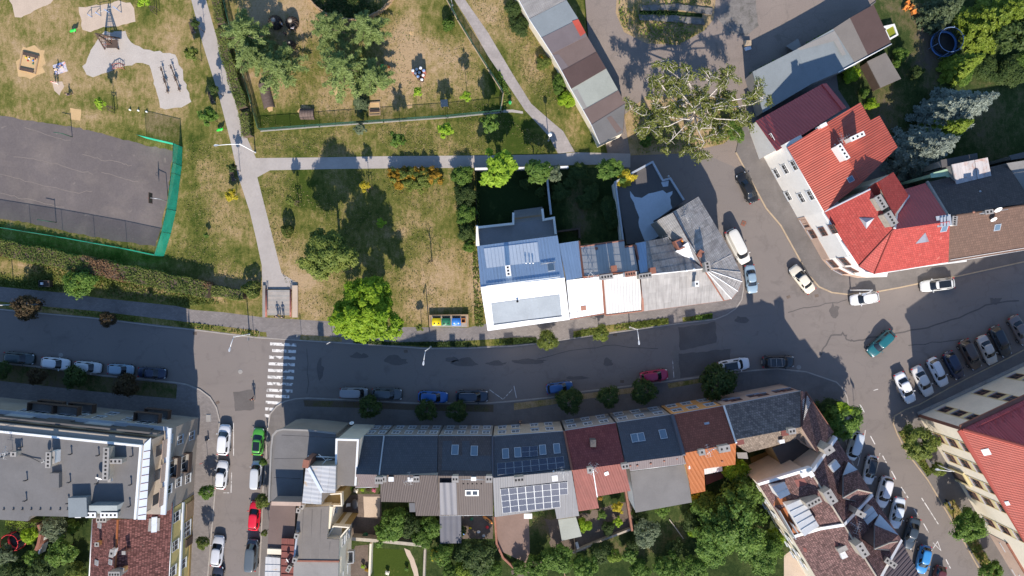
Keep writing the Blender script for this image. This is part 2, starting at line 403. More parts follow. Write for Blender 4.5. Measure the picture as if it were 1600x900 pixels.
# kerbs
def kerb(l, m='kerb', w=.16, z1=.135):
    b = MB().strip([W(x, y, .12) for x, y in l], -w/2, w/2, -.25, z1); return b.build('kerb', M[m], kind='structure')
kerb(NK[1:]); kerb(SWK[1:], w=.2); kerb(MK[1:-1], w=.2); kerb(SEK[1:-1], 'kerb_sand'); kerb(NEK, 'kerb_sand', .2)
# lawns
blobs = [(45,100,55,60,.34),(60,25,110,30,.22),(120,135,60,30,.2),(215,130,70,60,.16),(20,150,50,22,-.3),(150,158,40,25,-.22),(40,60,25,25,-.15),
 (235,20,25,30,-.25),(270,60,40,40,.12),(320,290,30,60,.22),(312,345,18,50,-.3),(300,250,12,60,-.2),(345,340,30,40,.1),(350,440,60,20,.3),(385,300,10,60,.2),
 (120,178,50,8,.25),(165,185,30,8,.3),(240,215,60,10,-.15),
 (650,70,45,80,.42),(632,110,30,40,.2),(440,10,90,45,.45),(420,125,40,35,.35),(520,160,40,40,.25),(600,150,30,60,.2),(430,185,40,14,-.45),(480,190,60,10,-.35),(408,150,12,40,-.35),
 (690,45,22,30,-.4),(660,25,12,40,-.35),(700,90,25,25,.25),(720,130,40,30,.15),(640,180,80,10,-.2),(730,178,50,10,-.25),
 (430,225,40,12,.1),(520,222,60,12,-.12),(640,226,70,12,-.05),(740,215,40,14,-.1),
 (455,400,26,40,.34),(440,300,20,40,.12),(465,440,40,14,.4),(475,290,25,60,-.3),(540,330,60,60,-.1),(680,312,40,22,.32),(668,345,18,10,.3),(660,330,50,60,-.15),(632,365,12,22,.38),(690,425,35,35,.3),
 (745,400,9,90,.5),(700,470,60,26,.3),(480,475,30,26,.42),(640,480,30,30,.1),(610,290,20,20,-.1),
 (760,30,30,40,.22),(740,10,20,20,.2),(800,70,25,30,.2),(830,110,20,20,.3),(850,170,25,40,-.1),(890,200,20,30,.1),(880,150,12,40,-.2),(775,120,16,40,-.5),(800,210,30,40,-.45),
 (50,415,60,14,.4),(300,460,90,9,.35),(100,400,300,10,-.3),(200,430,120,10,-.3),(20,450,60,14,-.4),(200,470,120,8,-.2),(830,320,90,55,-.6),(900,300,60,60,-.4),(910,350,30,30,.5)]
lawn('park_lawn', [(-900,-420),(880,-420),(905,-60),(925,120),(950,243),(985,243),(975,262),(1010,330),(1080,420),(1000,440),(890,470),(762,505)] + NP[0:14][::-1], .124, M['lawn'], blobs, .445, 1.1)
# planted strips beside the kerbs
def verge(l, blobs=(), base=.42, m='lawn'): return lawn('verge', l, .134, M[m], blobs, base, .8)
verge([(-200,460),(0,471),(62,478),(150,486),(300,504),(405,517),(404,526),(300,513.5),(145,495.5),(62,488),(0,482),(-200,464)], [(390,522,30,8,.35)], .40)
verge([(406,518.5),(416,519),(417,526.5),(405,525.5)], (), .5)
verge([(470,523),(535,527),(534,534),(468,531)], (), .6)
verge([(553,530),(620,535),(700,534),(770,530),(800,527.5),(838,527),(838,535),(800,539),(735,542),(670,543),(612,539),(552,536)], (), .38)
verge([(896,518),(950,508),(1044,497),(1045,506),(960,518),(896,527)], [(910,522,16,8,.2)], .45)
verge([(1066,496),(1112,490),(1113,497.5),(1067,503)], (), .4)
verge([(-200,556),(0,568.5),(60,575),(160,588.5),(275,600),(277,602),(275,623),(140,611),(0,595),(-200,580)], (), .62, 'garden')
verge([(474,625),(575,628.5),(650,632),(771,632.5),(771,644),(650,641),(553,637),(476,635)], (), .85, 'garden')
verge([(803,630),(860,623.5),(905,616),(985,606),(1010,603),(1012,611),(910,624),(858,633),(803,641)], (), .75)
verge([(1043,599),(1095,591.5),(1100,597),(1045,607)], (), .6)
verge([(1404,676),(1416,700),(1449,744),(1456,738),(1430,690),(1415,668)], (), .45)
verge([(1474,786),(1502,832),(1524,872),(1545,900),(1560,900),(1540,868),(1512,815),(1490,780)], (), .55)
# gardens
lawn('garden_ground', [(530,742),(1000,742),(1150,700),(1240,690),(1260,900),(1300,1100),(500,1100)], .128, M['garden'],
 [(560,790,30,30,.6),(612,875,22,22,.55),(740,790,26,20,.5),(860,820,30,30,.35),(930,800,30,30,.3),(1060,840,20,20,.4),(1175,760,25,25,.5),(960,860,60,15,.3)], .25, 1.2)
lawn('garden_ground', [(-300,800),(146,800),(146,1150),(-300,1150)], .128, M['garden'], [(130,835,10,30,-.2)], .2, 1.5)
lawn('garden_ground', [(1368,4),(1450,-420),(2400,-420),(2400,200),(1700,250),(1460,272),(1390,262),(1310,140),(1300,60)], .128, M['garden'],
 [(1370,30,30,30,.05),(1385,15,20,20,.3),(1440,40,30,60,.45),(1455,100,20,40,.5),(1350,105,16,40,.1),(1375,180,40,40,.5),(1560,190,50,50,.35)], .28, 1.5)
lawn('garden_ground', [(745,262),(970,262),(1000,380),(745,380)], .129, M['garden'], [(800,310,60,60,-.2),(905,340,18,50,.55),(900,280,30,20,.1)], .2, 1.0)
lawn('yard_weeds', [(965,-20),(1120,-20),(1115,30),(1100,48),(1060,70),(1010,68),(975,50),(962,20)], .010, M['lawn'], [(1040,40,50,30,.1),(1000,20,20,20,-.25),(1095,50,16,14,-.3)], .82, 1)
lawn('yard_weeds', [(985,243),(975,180),(1010,150),(1150,150),(1160,200),(1130,225),(1060,240)], .012, M['lawn'], [(1130,200,20,20,-.3),(1020,215,25,15,-.2)], .8, 1)
# paths
PA = [(296,-40),(299,0),(317,70),(342,150),(360,220),(372,275),(390,330),(400,372),(409,415),(410,452)]
PB = [(318,-40),(322,0),(338,57),(363,137),(373,180),(388,220),(400,247)]
slab('path', PA + [(465,452),(464,442),(440,427),(422,355),(402,277),(422,266),(520,264),(607,263),(750,262),(800,260),(935,257),(985,262),(985,240),(900,238),(870,241),(747,243),(607,244),(500,246),(400,247)] + PB[::-1][1:], .0, .134, M['path'])
slab('path', [(704,-30),(710,0),(737,42),(762,87),(800,142),(820,172),(857,212),(872,240),(898,237),(880,205),(862,190),(830,162),(800,114),(762,50),(727,0),(718,-30)], .0, .138, M['path_slab'])
slab('path', [(782,172),(800,171),(817,174),(817,177.5),(800,175.5),(783,176)], .0, .134, M['path'])
# sports court
slab('sports_court', [(-400,120),(0,181),(60,190),(125,200),(207,222),(271,236),(265,278),(259,320),(252,352),(242,385),(175,375),(95,360),(42,347),(0,342),(-400,310)], .0, .134, M['court'], wob=.12)
for l in ([(22,246),(60,250),(90,256),(130,268),(150,273)],[(0,273),(40,283),(90,294),(125,301),(150,298)],[(160,270),(190,277),(222,286)],[(0,300),(30,309),(62,316),(110,326)],[(130,240),(160,250),(190,255),(210,260)],[(40,200),(80,212),(118,222)]):
    r_ = random.Random(len(l)*7); Q = [W(*a).lerp(W(*b), k/5)+Vector((r_.uniform(-.1,.1), r_.uniform(-.16,.16), 0)) for a, b in zip(l, l[1:]) for k in range(5)]
    MB().strip(Q, -.045, .045, .10, .1375).build('crack', M['patio2'], kind='structure')
# sand areas of the playground
slab('sand_area', [(8,-30),(16,0),(24,28),(40,24),(60,13),(80,5),(100,-30)], .0, .136, M['sand'], wob=.15)
slab('sand_area', [(124,12),(150,8),(186,2),(205,4),(211,20),(213,33),(185,40),(160,43),(140,50),(128,47)], .0, .136, M['sand'], wob=.15)
slab('sand_area', [(130,105),(150,62),(165,50),(197,48),(205,66),(232,78),(272,85),(284,110),(299,160),(276,169),(250,170),(243,138),(232,102),(222,98),(190,104),(170,112),(144,122),(136,118)], .0, .1365, M['sand_grey'], wob=.2)
slab('sand_area', [(27,98),(35,74),(52,70),(70,80),(68,112),(50,122),(30,118)], .0, .1345, M['sand_gold'], wob=.3)
slab('sand_area', [(110,169),(127,171),(126,188),(111,186)], .0, .136, M['sand_gold'], wob=.08)
slab('sand_area', [(82,127),(97,127),(100,136),(92,149),(84,140)], .0, .1345, M['sand'], wob=.15)
for (x, y, r) in ((643,52,3),(640,165,4),(526,142,6),(476,174,9),(422,170,4),(585,162,0)):
    if r: slab('sand_spot', [(x+r*math.cos(t)*(1+.3*(k%2)), y+r*math.sin(t)*(1+.3*(k%2))) for k, t in enumerate([i*math.pi/5 for i in range(10)])], .05, .132, M['sand_gold'])
M['slabs'] = mat('weathered_slabs', (.175,.160,.145), .95, .15, .8, .2, 4, [((.09,.085,.07), .9, .5, .66, .7)], bmp=.3, world=True)
# yard concrete, repairs in the asphalt, markings
for i, l in enumerate([[(1000,8),(1060,6),(1115,13),(1113,22),(1060,15),(1001,16)], [(998,23),(1050,24),(1100,29),(1102,38),(1050,34),(999,31)], [(1143,0),(1180,-2),(1185,40),(1165,58),(1140,50),(1120,30)]]):
    slab('concrete_slab', l, -.2, .02+.25*(i < 2), M['slabs'], wob=.1)
slab('inspection_pit', [(999,16.5),(1050,17),(1098,21.5),(1097,27),(1050,23.5),(999,22)], -.2, .014, M['garden'])
for l, k in (([(1060,553),(1141,545),(1142,575),(1095,586),(1063,591)], 'patch'), ([(1060,512),(1118,503),(1120,535),(1062,548)], 'patch'), ([(1198,577),(1224,576),(1225,612),(1190,606)], 'patch'),
             ([(1157,527),(1167,521),(1178,532),(1170,538)], 'patch_pale'), ([(1050,549),(1060,548),(1062,590),(1054,592)], 'patch_pale'), ([(365,613),(395,608),(398,640),(368,642)], 'patch')):
    slab('road_patch', l, -.1, .006 if k == 'patch' else .010, M[k], wob=.1)
M['tar'] = mat('tar_seam', (.100,.090,.086), .8, .1, 1, .1, 5, bmp=.1, world=True)
for w, l in ((.22, [(1281,556),(1290,540),(1300,525),(1318,521),(1324,530),(1334,533),(1365,527),(1400,521),(1450,512),(1500,496),(1540,478),(1610,466)]), (.12, [(1232,487),(1262,480),(1300,474),(1330,468)]), (.14, [(1420,540),(1470,534),(1520,528)]), (.1, [(480,545),(482,590),(478,622)]), (.1, [(840,560),(905,545),(960,540),(1050,548)])):
    r_ = random.Random(len(l)); Q = [W(*a).lerp(W(*b), k/4)+Vector((r_.uniform(-.15,.15), r_.uniform(-.15,.15), 0)) for a, b in zip(l, l[1:]) for k in range(4)]
    MB().strip(Q, -w/2, w/2, .002, .0085).build('tar_seam', M['tar'], kind='structure')
for x, y, a, b in ((620,564,22,9),(726,566,24,9),(705,562,12,5),(830,565,32,5),(950,566,9,8),(1303,486,9,12),(560,556,16,5),(775,568,18,4),(1160,500,14,6),(1555,470,10,8),(500,575,6,22),(900,590,20,4)):
    r_ = random.Random(x); slab('road_stain', [(x+a*math.cos(t)*r_.uniform(.55,1.1), y+b*math.sin(t)*r_.uniform(.55,1.1)) for t in [i*.45 for i in range(14)]], -.1, .0045, M['patch'], wob=.12, seed=x)
crossing = thing('zebra_crossing', 'white striped zebra crossing worn into the asphalt at the side street mouth', 'crossing', W(440, 580))
for i in range(12):
    y0 = 535 + i*10.3 - (i > 7)*1.5; xl = 422 - i*.75; xr = 463.5 - i*.95
    if i == 1: xl += 4
    if i in (4,): xl += 0
    if i == 8: xr -= 4
    if i == 9: xr -= 10
    if i == 10: xr -= 8
    if i >= 11: xl += 0; xr = xl+12
    MB().prism(pxs([(xl,y0),(xr,y0+1.8),(xr,y0+6.4),(xl,y0+4.6)], .008), pxs([(xl,y0),(xr,y0+1.8),(xr,y0+6.4),(xl,y0+4.6)], .002)).build('stripe', M['white_paint'], crossing)
def mark(pts, w, m='white_paint', z=.009):
    MB().strip([W(x, y) for x, y in pts], -w/2, w/2, z-.006, z).build('road_marking', M[m], kind='structure')
for a, b in (((1360,681),(1367,694)),((1379,712),(1385,723)),((1393,736),(1400,749)),((1408,761),(1419,778)),((1428,795),(1435,806)),((1443,818),(1451,832)),((1440,778),(1468,822)),((1478,874),(1485,888)),((1502,916),(1512,934))): mark((a, b), .13)
for l in ([(1352,672),(1350,690),(1340,728)],[(1375,708),(1370,724)],[(1365,610),(1372,608)],[(1458,848),(1470,860),(1465,846),(1452,866)],[(1427,818),(1421,845)],[(1383,780),(1377,808)]): mark(l, .09)
for l in ([(765,609),(786,624),(801,608)],[(803,603),(807,622)],[(362,735),(361,770)],[(349,770),(358,770)],[(365,660),(365,712)],[(1050,549),(1053,590)]): mark(l, .09)
for x, y in ((240.5+135,580.5),(95,555),(1248,574)):
    c = W(x, y); MB().lathe([(.36,.0),(.36,.011),(0.3,.013)], 20, (c.x, c.y)).build('manhole_cover', M['concrete'], kind='structure')
for x, y, a in ((634,549,.1),(961,523,-.15),(340,629,.5),(1232,464,.4),(1276,462,.2),(304.5,521,0),(972,596,0),(1163,349,.3)):
    c = W(x, y); MB().obox(c, (math.cos(a),math.sin(a)), (-math.sin(a),math.cos(a)), .3, .22, -.05, .012).build('drain_grate', M['soil'], kind='structure')
# garden patios and beds
slab('patio', [(560,772),(596,772),(596,842),(545,838),(536,800),(540,775)], .0, .140, M['soil'])
slab('patio', [(568,776),(594,776),(593,808),(569,808)], .0, .146, M['sand'], wob=.03)
slab('patio', [(775,807),(826,800),(828,862),(822,880),(780,860),(776,830)], .0, .140, M['patio'])
slab('patio', [(555,853),(576,851),(575,900),(540,900)], .0, .140, M['soil'])
slab('lawn_patch', [(582,856),(628,859),(640,868),(646,885),(650,920),(586,920)], .0, .140, M['lawn'])
slab('path', [(632,857),(640,860),(650,880),(655,905),(648,905),(643,885),(636,868)], .0, .144, M['sand'], wob=.08)
slab('path', [(800,893),(850,866),(905,825),(945,820),(1000,800),(1003,805),(950,828),(910,833),(860,872),(820,900),(800,910)], .0, .150, M['soil'], wob=.2)
slab('patio', [(722,806),(771,806),(770,842),(722,842)], .0, .137, M['soil'])
slab('patio', [(1225,868),(1250,850),(1275,905),(1225,905)], .0, .137, M['sand'])
slab('garden_soil', [(852,812),(905,806),(935,795),(985,780),(988,825),(930,850),(905,862),(862,862)], .0, .139, M['soil'], wob=.3)
# ---------------------------------------------------------------- buildings: helpers
M['ochre_yard'] = mat('ochre_yard', (.20,.125,.035), .9, .1, .5, .1, 5); M['white_wall'] = mat('white_render', (.74,.72,.67), .9, .05, .5, .04, 4, [((.5,.47,.42), .5, .58, .8, .35)], bmp=.1)
M['beige_wall'] = mat('beige_render', (.33,.285,.235), .9, .08, .5, .06, 4, [((.28,.24,.2), .5, .55, .8, .45)], bmp=.1)
M['cream_wall'] = mat('cream_render', (.70,.63,.50), .9, .06, .5, .05, 4, [((.5,.44,.34), .5, .58, .8, .3)], bmp=.1)
M['yellow_wall'] = mat('yellow_render', (.56,.44,.17), .9, .06, .5, .05, 4, bmp=.1)
M['ochre_wall'] = mat('ochre_render', (.36,.25,.10), .9, .08, .5, .06, 4, bmp=.1)
M['orange_wall'] = mat('orange_render', (.62,.33,.12), .9, .06, .5, .05, 4, bmp=.1)
M['grey_wall'] = mat('grey_render', (.27,.255,.235), .9, .08, .5, .06, 4, bmp=.1)
M['pink_wall'] = mat('pinkish_render', (.45,.33,.26), .9, .08, .5, .06, 4, bmp=.1)
M['trim'] = plain('white_trim', (.72,.72,.70), .5)
M['zinc'] = mat('zinc_sheet', (.42,.45,.48), .45, .08, 1, .06, 5, metal=.2, bmp=.05, spec=.5)
M['copper'] = mat('brown_flashing', (.24,.10,.065), .6, .12, 1, .1, 5, bmp=.05)
M['glass'] = glass('window_glass', (.025,.03,.035))
M['glass_roof'] = glass('skylight_glass', (.10,.15,.20), .05)
M['dark'] = plain('dark_void', (.015,.014,.014), .9)
M['wood_dark'] = mat('dark_wood', (.085,.058,.045), .8, .15, 1, .12, 8)
M['wood'] = mat('pale_wood', (.34,.235,.14), .8, .15, 1, .12, 8)
M['steel'] = plain('galvanised_steel', (.42,.43,.44), .45, .5)
M['white_metal'] = plain('white_painted_metal', (.78,.78,.76), .4)
M['chimney_c'] = mat('rendered_chimney', (.40,.35,.28), .9, .12, 1.5, .12, 6, bmp=.2)
M['chimney_b'] = mat('brick_chimney', (.28,.135,.095), .9, .15, 2, .15, 8, bmp=.2)
# roofs
M['r_white'] = rib_mat('white_roof_sheet', (.62,.64,.66), .42, .42, .05, .4, [((.52,.50,.46), .5, .60, .78, .3)], .5, .0, .06, .02, .07)
M['r_offwhite'] = rib_mat('off_white_roof_sheet', (.35,.35,.345), .42, .42, .05, .4, [((.36,.34,.31), .6, .58, .74, .35)], .2, .0, .06, .03, .08)
M['r_blue'] = rib_mat('pale_blue_roof_sheet', (.27,.37,.50), .42, .40, .05, .4, None, .5, .1, .08, .02, .06)  # white sheet tinted blue; the shade of rear slopes is in the colour
M['r_smooth'] = mat('smooth_pale_panel', (.58,.62,.66), .35, .05, .6, .04, 5, bmp=.05, spec=.5)
M['r_corr'] = rib_mat('weathered_corrugated_sheet', (.34,.325,.31), .17, .8, .2, .5, [((.17,.155,.145), .7, .50, .70, .7), ((.50,.49,.47), .9, .58, .72, .5)], .9, .0, .30, .16, .30)
M['r_corr2'] = rib_mat('light_corrugated_sheet', (.34,.325,.31), .17, .7, .12, .5, [((.27,.25,.24), .7, .52, .72, .5)], .9, .0, .22, .10, .22)
M['r_tin'] = rib_mat('white_tin_sheet', (.46,.46,.455), .6, .5, .08, .5, [((.52,.36,.20), .55, .62, .68, .75)], .3, .1, .05, .05, .08)
M['r_rust'] = rib_mat('rust_spotted_tin', (.50,.46,.44), .6, .6, .08, .5, [((.42,.20,.12), .8, .52, .66, .8)], .3, .1, .08, .05, .1)
M['r_red_seam'] = rib_mat('orange_red_roof_sheet', (.37,.080,.052), .32, .5, .10, .4, [((.30,.095,.07), .7, .52, .72, .5)], .7, .0, .07, .05, .12)
M['r_red_seam2'] = rib_mat('red_roof_sheet', (.38,.090,.064), .25, .5, .10, .4, [((.30,.09,.07), .6, .52, .74, .5)], .9, .0, .14, .03, .08)
M['r_crimson'] = rib_mat('crimson_roof_sheet', (.46,.085,.085), .45, .5, .06, .4, None, .7, .0, .08, .03, .08)  # copy of the red roof colour with the shade of unlit faces tinted in
M['r_redtile'] = tile_mat('bright_red_tiles', (.34,.050,.040), (.37,.06,.048), .33, .36, .10, .6, .5, .07, .55, .025, blotch=[((.46,.17,.13), 1.4, .60, .70, .6), ((.25,.055,.045), .5, .52, .75, .45)])
M['r_brown'] = tile_mat('brown_roof_tiles', (.125,.078,.058), (.14,.086,.064), .33, .40, .07, .7, .5, .06, .7)
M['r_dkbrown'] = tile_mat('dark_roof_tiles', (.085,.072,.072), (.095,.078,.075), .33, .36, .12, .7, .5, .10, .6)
M['r_slate'] = tile_mat('grey_weathered_tiles', (.150,.135,.128), (.18,.155,.145), .34, .38, .25, .8, .6, .18, .5, blotch=[((.23,.22,.21), .35, .55, .75, .6)])
M['r_mottle'] = tile_mat('mottled_brown_red_tiles', (.130,.072,.066), (.172,.098,.088), .24, .33, .35, .8, .7, .18, .45, blotch=[((.36,.27,.22), 2.2, .60, .70, .45)])
M['r_redbrown'] = tile_mat('red_brown_tiles', (.22,.075,.052), (.24,.085,.058), .33, .36, .12, .75, .5, .10, .6)
M['r_maroon'] = tile_mat('maroon_tiles', (.20,.052,.050), (.22,.06,.055), .33, .38, .12, .75, .5, .12, .6)
M['r_oldred'] = tile_mat('speckled_old_red_tiles', (.115,.044,.038), (.165,.070,.060), .25, .36, .40, .85, .7, .15, .45, blotch=[((.30,.22,.19), 3.0, .62, .70, .6)])
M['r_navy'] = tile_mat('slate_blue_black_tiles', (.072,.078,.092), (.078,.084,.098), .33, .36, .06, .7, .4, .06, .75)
M['r_salmon'] = rib_mat('faded_salmon_sheet', (.185,.060,.048), .35, .7, .10, .6, [((.14,.05,.04), .8, .54, .72, .5)], .4, .0, .06, .04, .14)
M['r_orange'] = rib_mat('orange_painted_sheet', (.29,.092,.026), .50, .6, .06, .6, [((.22,.07,.03), .8, .56, .74, .35)], .4, .0, .06, .03, .10)
M['r_taupe'] = rib_mat('taupe_roof_sheet', (.066,.051,.048), .33, .6, .06, .6, None, .5, .0, .10, .03, .07)
M['r_lav'] = rib_mat('lavender_grey_sheet', (.125,.10,.102), .30, .6, .06, .6, None, .5, .0, .10, .03, .08)
M['r_ltgrey'] = rib_mat('light_grey_sheet', (.125,.128,.14), .33, .5, .05, .6, None, .5, .05, .08, .03, .06)
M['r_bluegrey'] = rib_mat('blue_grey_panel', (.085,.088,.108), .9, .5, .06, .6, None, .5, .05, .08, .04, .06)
def felt(name, col, **k): return mat(name, col, .9, .08, .35, .06, 5, [(tuple(c*.72 for c in col), .25, .54, .76, .5)], bmp=.15, **k)
M['f_grey'] = felt('grey_roofing_felt', (.150,.144,.140)); M['f_light'] = felt('pale_roofing_felt', (.25,.238,.22))
M['f_warm'] = felt('warm_roofing_felt', (.175,.158,.142)); M['f_dark'] = felt('dark_roofing_felt', (.105,.098,.095))
M['f_brown'] = felt('brown_roofing_felt', (.150,.110,.098)); M['f_dkbrown'] = felt('dark_brown_felt', (.085,.055,.050))
M['f_purple'] = felt('purple_brown_felt', (.150,.125,.128)); M['f_green'] = felt('green_grey_felt', (.300,.315,.275)); M['f_red'] = felt('red_felt', (.42,.075,.05))
M['f_teal'] = felt('blue_grey_felt', (.20,.225,.235)); M['f_terrace'] = felt('terrace_coating', (.22,.22,.23)); M['f_panel'] = felt('pale_grey_panel', (.27,.30,.325)); M['f_silver'] = felt('silver_coating', (.50,.55,.60))
M['f_sandy'] = tile_mat('sandy_mossy_tiles', (.16,.125,.098), (.19,.15,.117), .3, .36, .22, .9, .5, .2, .65, blotch=[((.2,.17,.13), .8, .55, .75, .5)])
M['solar'] = None
def solar_mat():
    m, nt, b = new_mat('solar_cells'); uv = coords(nt)
    br = N(nt, 'ShaderNodeTexBrick'); br.offset = 0; nt.links.new(uv, br.inputs['Vector'])
    br.inputs['Color1'].default_value = (.020,.026,.050,1); br.inputs['Color2'].default_value = (.026,.033,.060,1); br.inputs['Mortar'].default_value = (.10,.11,.14,1)
    br.inputs['Scale'].default_value = 1; br.inputs['Brick Width'].default_value = .2; br.inputs['Row Height'].default_value = .2; br.inputs['Mortar Size'].default_value = .008
    nt.links.new(br.outputs[0], b.inputs['Base Color']); b.inputs['Roughness'].default_value = .15
    return m
M['solar'] = solar_mat()

def inset(P, d):
    n = len(P); a = sum(P[i].x*P[(i+1)%n].y-P[(i+1)%n].x*P[i].y for i in range(n)); s = 1 if a > 0 else -1; out = []
    for i in range(n):
        p, q, r = P[i-1], P[i], P[(i+1) % n]
        d1 = Vector((q.x-p.x, q.y-p.y)); d2 = Vector((r.x-q.x, r.y-q.y)); d1.normalize(); d2.normalize()
        n1 = Vector((-d1.y, d1.x))*s; n2 = Vector((-d2.y, d2.x))*s; m = n1+n2
        if m.length < 1e-6: m = n1
        m.normalize(); c = max(.4, m.dot(n1)); out.append(Vector((q.x+m.x*d/c, q.y+m.y*d/c)))
    return out
def clip(poly, a, b, c):
    """part of the 2D polygon where a*x+b*y<=c"""
    out = []
    for i in range(len(poly)):
        p, q = poly[i], poly[(i+1) % len(poly)]; dp = a*p[0]+b*p[1]-c; dq = a*q[0]+b*q[1]-c
        if dp <= 0: out.append(p)
        if dp*dq < 0:
            t = dp/(dp-dq); out.append((p[0]+(q[0]-p[0])*t, p[1]+(q[1]-p[1])*t))
    return out
def roof_plane(par, poly, pl, rm, thick=.16, name='roof', label=None, proud=0):
    top = [pl.at(*p)+pl.n*proud for p in poly]
    o = MB().prism(top, [p-Vector((0,0,thick)) for p in top], capb=True).build(name, M[rm], par, uv=pl)
    if label: o['label'] = label
    return o
def wall_under(par, poly, pl, wm, zb=0, ins=.12, thick=.16, name='wall'):
    Q = inset([pl.at(*p) for p in poly], ins)
    top = [Vector((q.x, q.y, pl.z(q.x, q.y)-thick-.01)) for q in Q]
    return MB().prism(top, [Vector((q.x, q.y, zb)) for q in Q]).build(name, M[wm], par)
def roofed(par, poly, pl, rm, wm, zb=0, ins=.12, thick=.16, label=None, du=None, dv=None):
    if wm: wall_under(par, poly, pl, wm, zb, ins, thick)
    o = roof_plane(par, poly, pl, rm, thick, label=label)
    if du: sheets(o, poly, pl, rm, du, dv)
    return o
def sheets(par, poly, pl, rm, du, dv, seed=5, th=.025, tilt=.012):
    """lay overlapping sheets on a roof plane, each its own piece"""
    P = [pl.at(*p) for p in poly]; Q = [((p-pl.o).dot(pl.u), (p-pl.o).dot(pl.v)) for p in P]
    u0 = min(q[0] for q in Q); u1 = max(q[0] for q in Q); v0 = min(q[1] for q in Q); v1 = max(q[1] for q in Q)
    nu = max(1, round((u1-u0)/du)); nv = max(1, round((v1-v0)/dv)); r = random.Random(seed)
    for i in range(nu):
        for j in range(nv):
            a0 = u0+(u1-u0)*i/nu; a1 = u0+(u1-u0)*(i+1)/nu; b0 = v0+(v1-v0)*j/nv; b1 = v0+(v1-v0)*(j+1)/nv
            c = clip(clip(clip(clip(Q, 1, 0, a1-.008), -1, 0, -a0-.008), 0, 1, b1-.01), 0, -1, -b0)
            if len(c) < 3: continue
            ar = abs(sum(c[k][0]*c[(k+1)%len(c)][1]-c[(k+1)%len(c)][0]*c[k][1] for k in range(len(c))))/2
            if ar < .04: continue
            e = r.uniform(0, .012); lift = lambda u, v: th+e+tilt*2*(b1-v)/(b1-b0)
            top = [pl.o+pl.u*u+pl.v*v+pl.n*lift(u, v) for u, v in c]; bot = [pl.o+pl.u*u+pl.v*v+pl.n*.004 for u, v in c]
            MB().prism(top, bot).build('roof_sheet', M[rm], par, uv=pl)
def ribs(par, poly, pl, rm, du, w=.05, h=.06, name='seam', along='v', inset_=.02):
    """standing seams running up the slope, joined as one part"""
    P = [pl.at(*p) for p in poly]; Q = [((p-pl.o).dot(pl.u), (p-pl.o).dot(pl.v)) for p in P]
    k = 0 if along == 'v' else 1; lo = min(q[k] for q in Q); hi = max(q[k] for q in Q); b = MB(); n = max(1, round((hi-lo)/du))
    for i in range(1, n):
        x = lo+(hi-lo)*i/n
        c = clip(clip(Q, *((1,0,x+w/2) if k == 0 else (0,1,x+w/2))), *((-1,0,-(x-w/2)) if k == 0 else (0,-1,-(x-w/2))))
        if len(c) < 3: continue
        b.prism([pl.o+pl.u*u+pl.v*v+pl.n*h for u, v in c], [pl.o+pl.u*u+pl.v*v-pl.n*.01 for u, v in c])
    o = b.build(name, M[rm], par, uv=pl)
    return o
def cap_line(par, pts, m='zinc', w=.22, h=.08, name='ridge_cap'):
    b = MB(); b.tube([p+Vector((0,0,h*.2)) for p in pts], w/2, 6, smooth=False); return b.build(name, M[m], par)
def gutter(par, a, b, m='zinc', r=.075): return MB().tube([a-Vector((0,0,.12)), b-Vector((0,0,.12))], r, 8).build('gutter', M[m], par)
_wm = {}
def win_mesh(w, h, fm, gm, sill=True, cross=True, dark=False):
    k = (round(w,2), round(h,2), fm, gm, sill, cross)
    if k in _wm: return _wm[k]
    f = .07; b = MB()
    b.box(-w/2, w/2, -.02, .05, h-f, h); b.box(-w/2, w/2, -.02, .05, 0, f); b.box(-w/2, -w/2+f, -.02, .05, f, h-f); b.box(w/2-f, w/2, -.02, .05, f, h-f)
    if cross:
        b.box(-.03, .03, -.02, .045, f, h-f); b.box(-w/2+f, -.03, -.02, .043, h*.66-.025, h*.66+.025); b.box(.03, w/2-f, -.02, .043, h*.66-.025, h*.66+.025)
    def me(b, n, m):
        e = bpy.data.meshes.new(n); e.from_pydata(b.v, [], b.f); e.materials.append(M[m]); e.update(); return e
    g = MB().box(-w/2+f, w/2-f, -.02, .022, f, h-f)
    s = MB().box(-w/2-.08, w/2+.08, -.02, .17, -.06, -.002) if sill else None
    _wm[k] = (me(b, 'window', fm), me(g, 'pane', gm), me(s, 'sill', 'zinc' if sill is True else sill) if s else None); return _wm[k]
def window(par, p, ang, w, h, fm='trim', gm='glass', sill=True, cross=True, name='window'):
    """window standing on a wall at p (bottom centre); ang = direction the wall faces"""
    a, g, s = win_mesh(w, h, fm, gm, sill, cross)
    o = link(name, a, par, p, rz=ang-math.pi/2)
    c = bpy.data.objects.new('pane', g); COL.objects.link(c); c.parent = o
    if s: c = bpy.data.objects.new('sill', s); COL.objects.link(c); c.parent = o
    return o
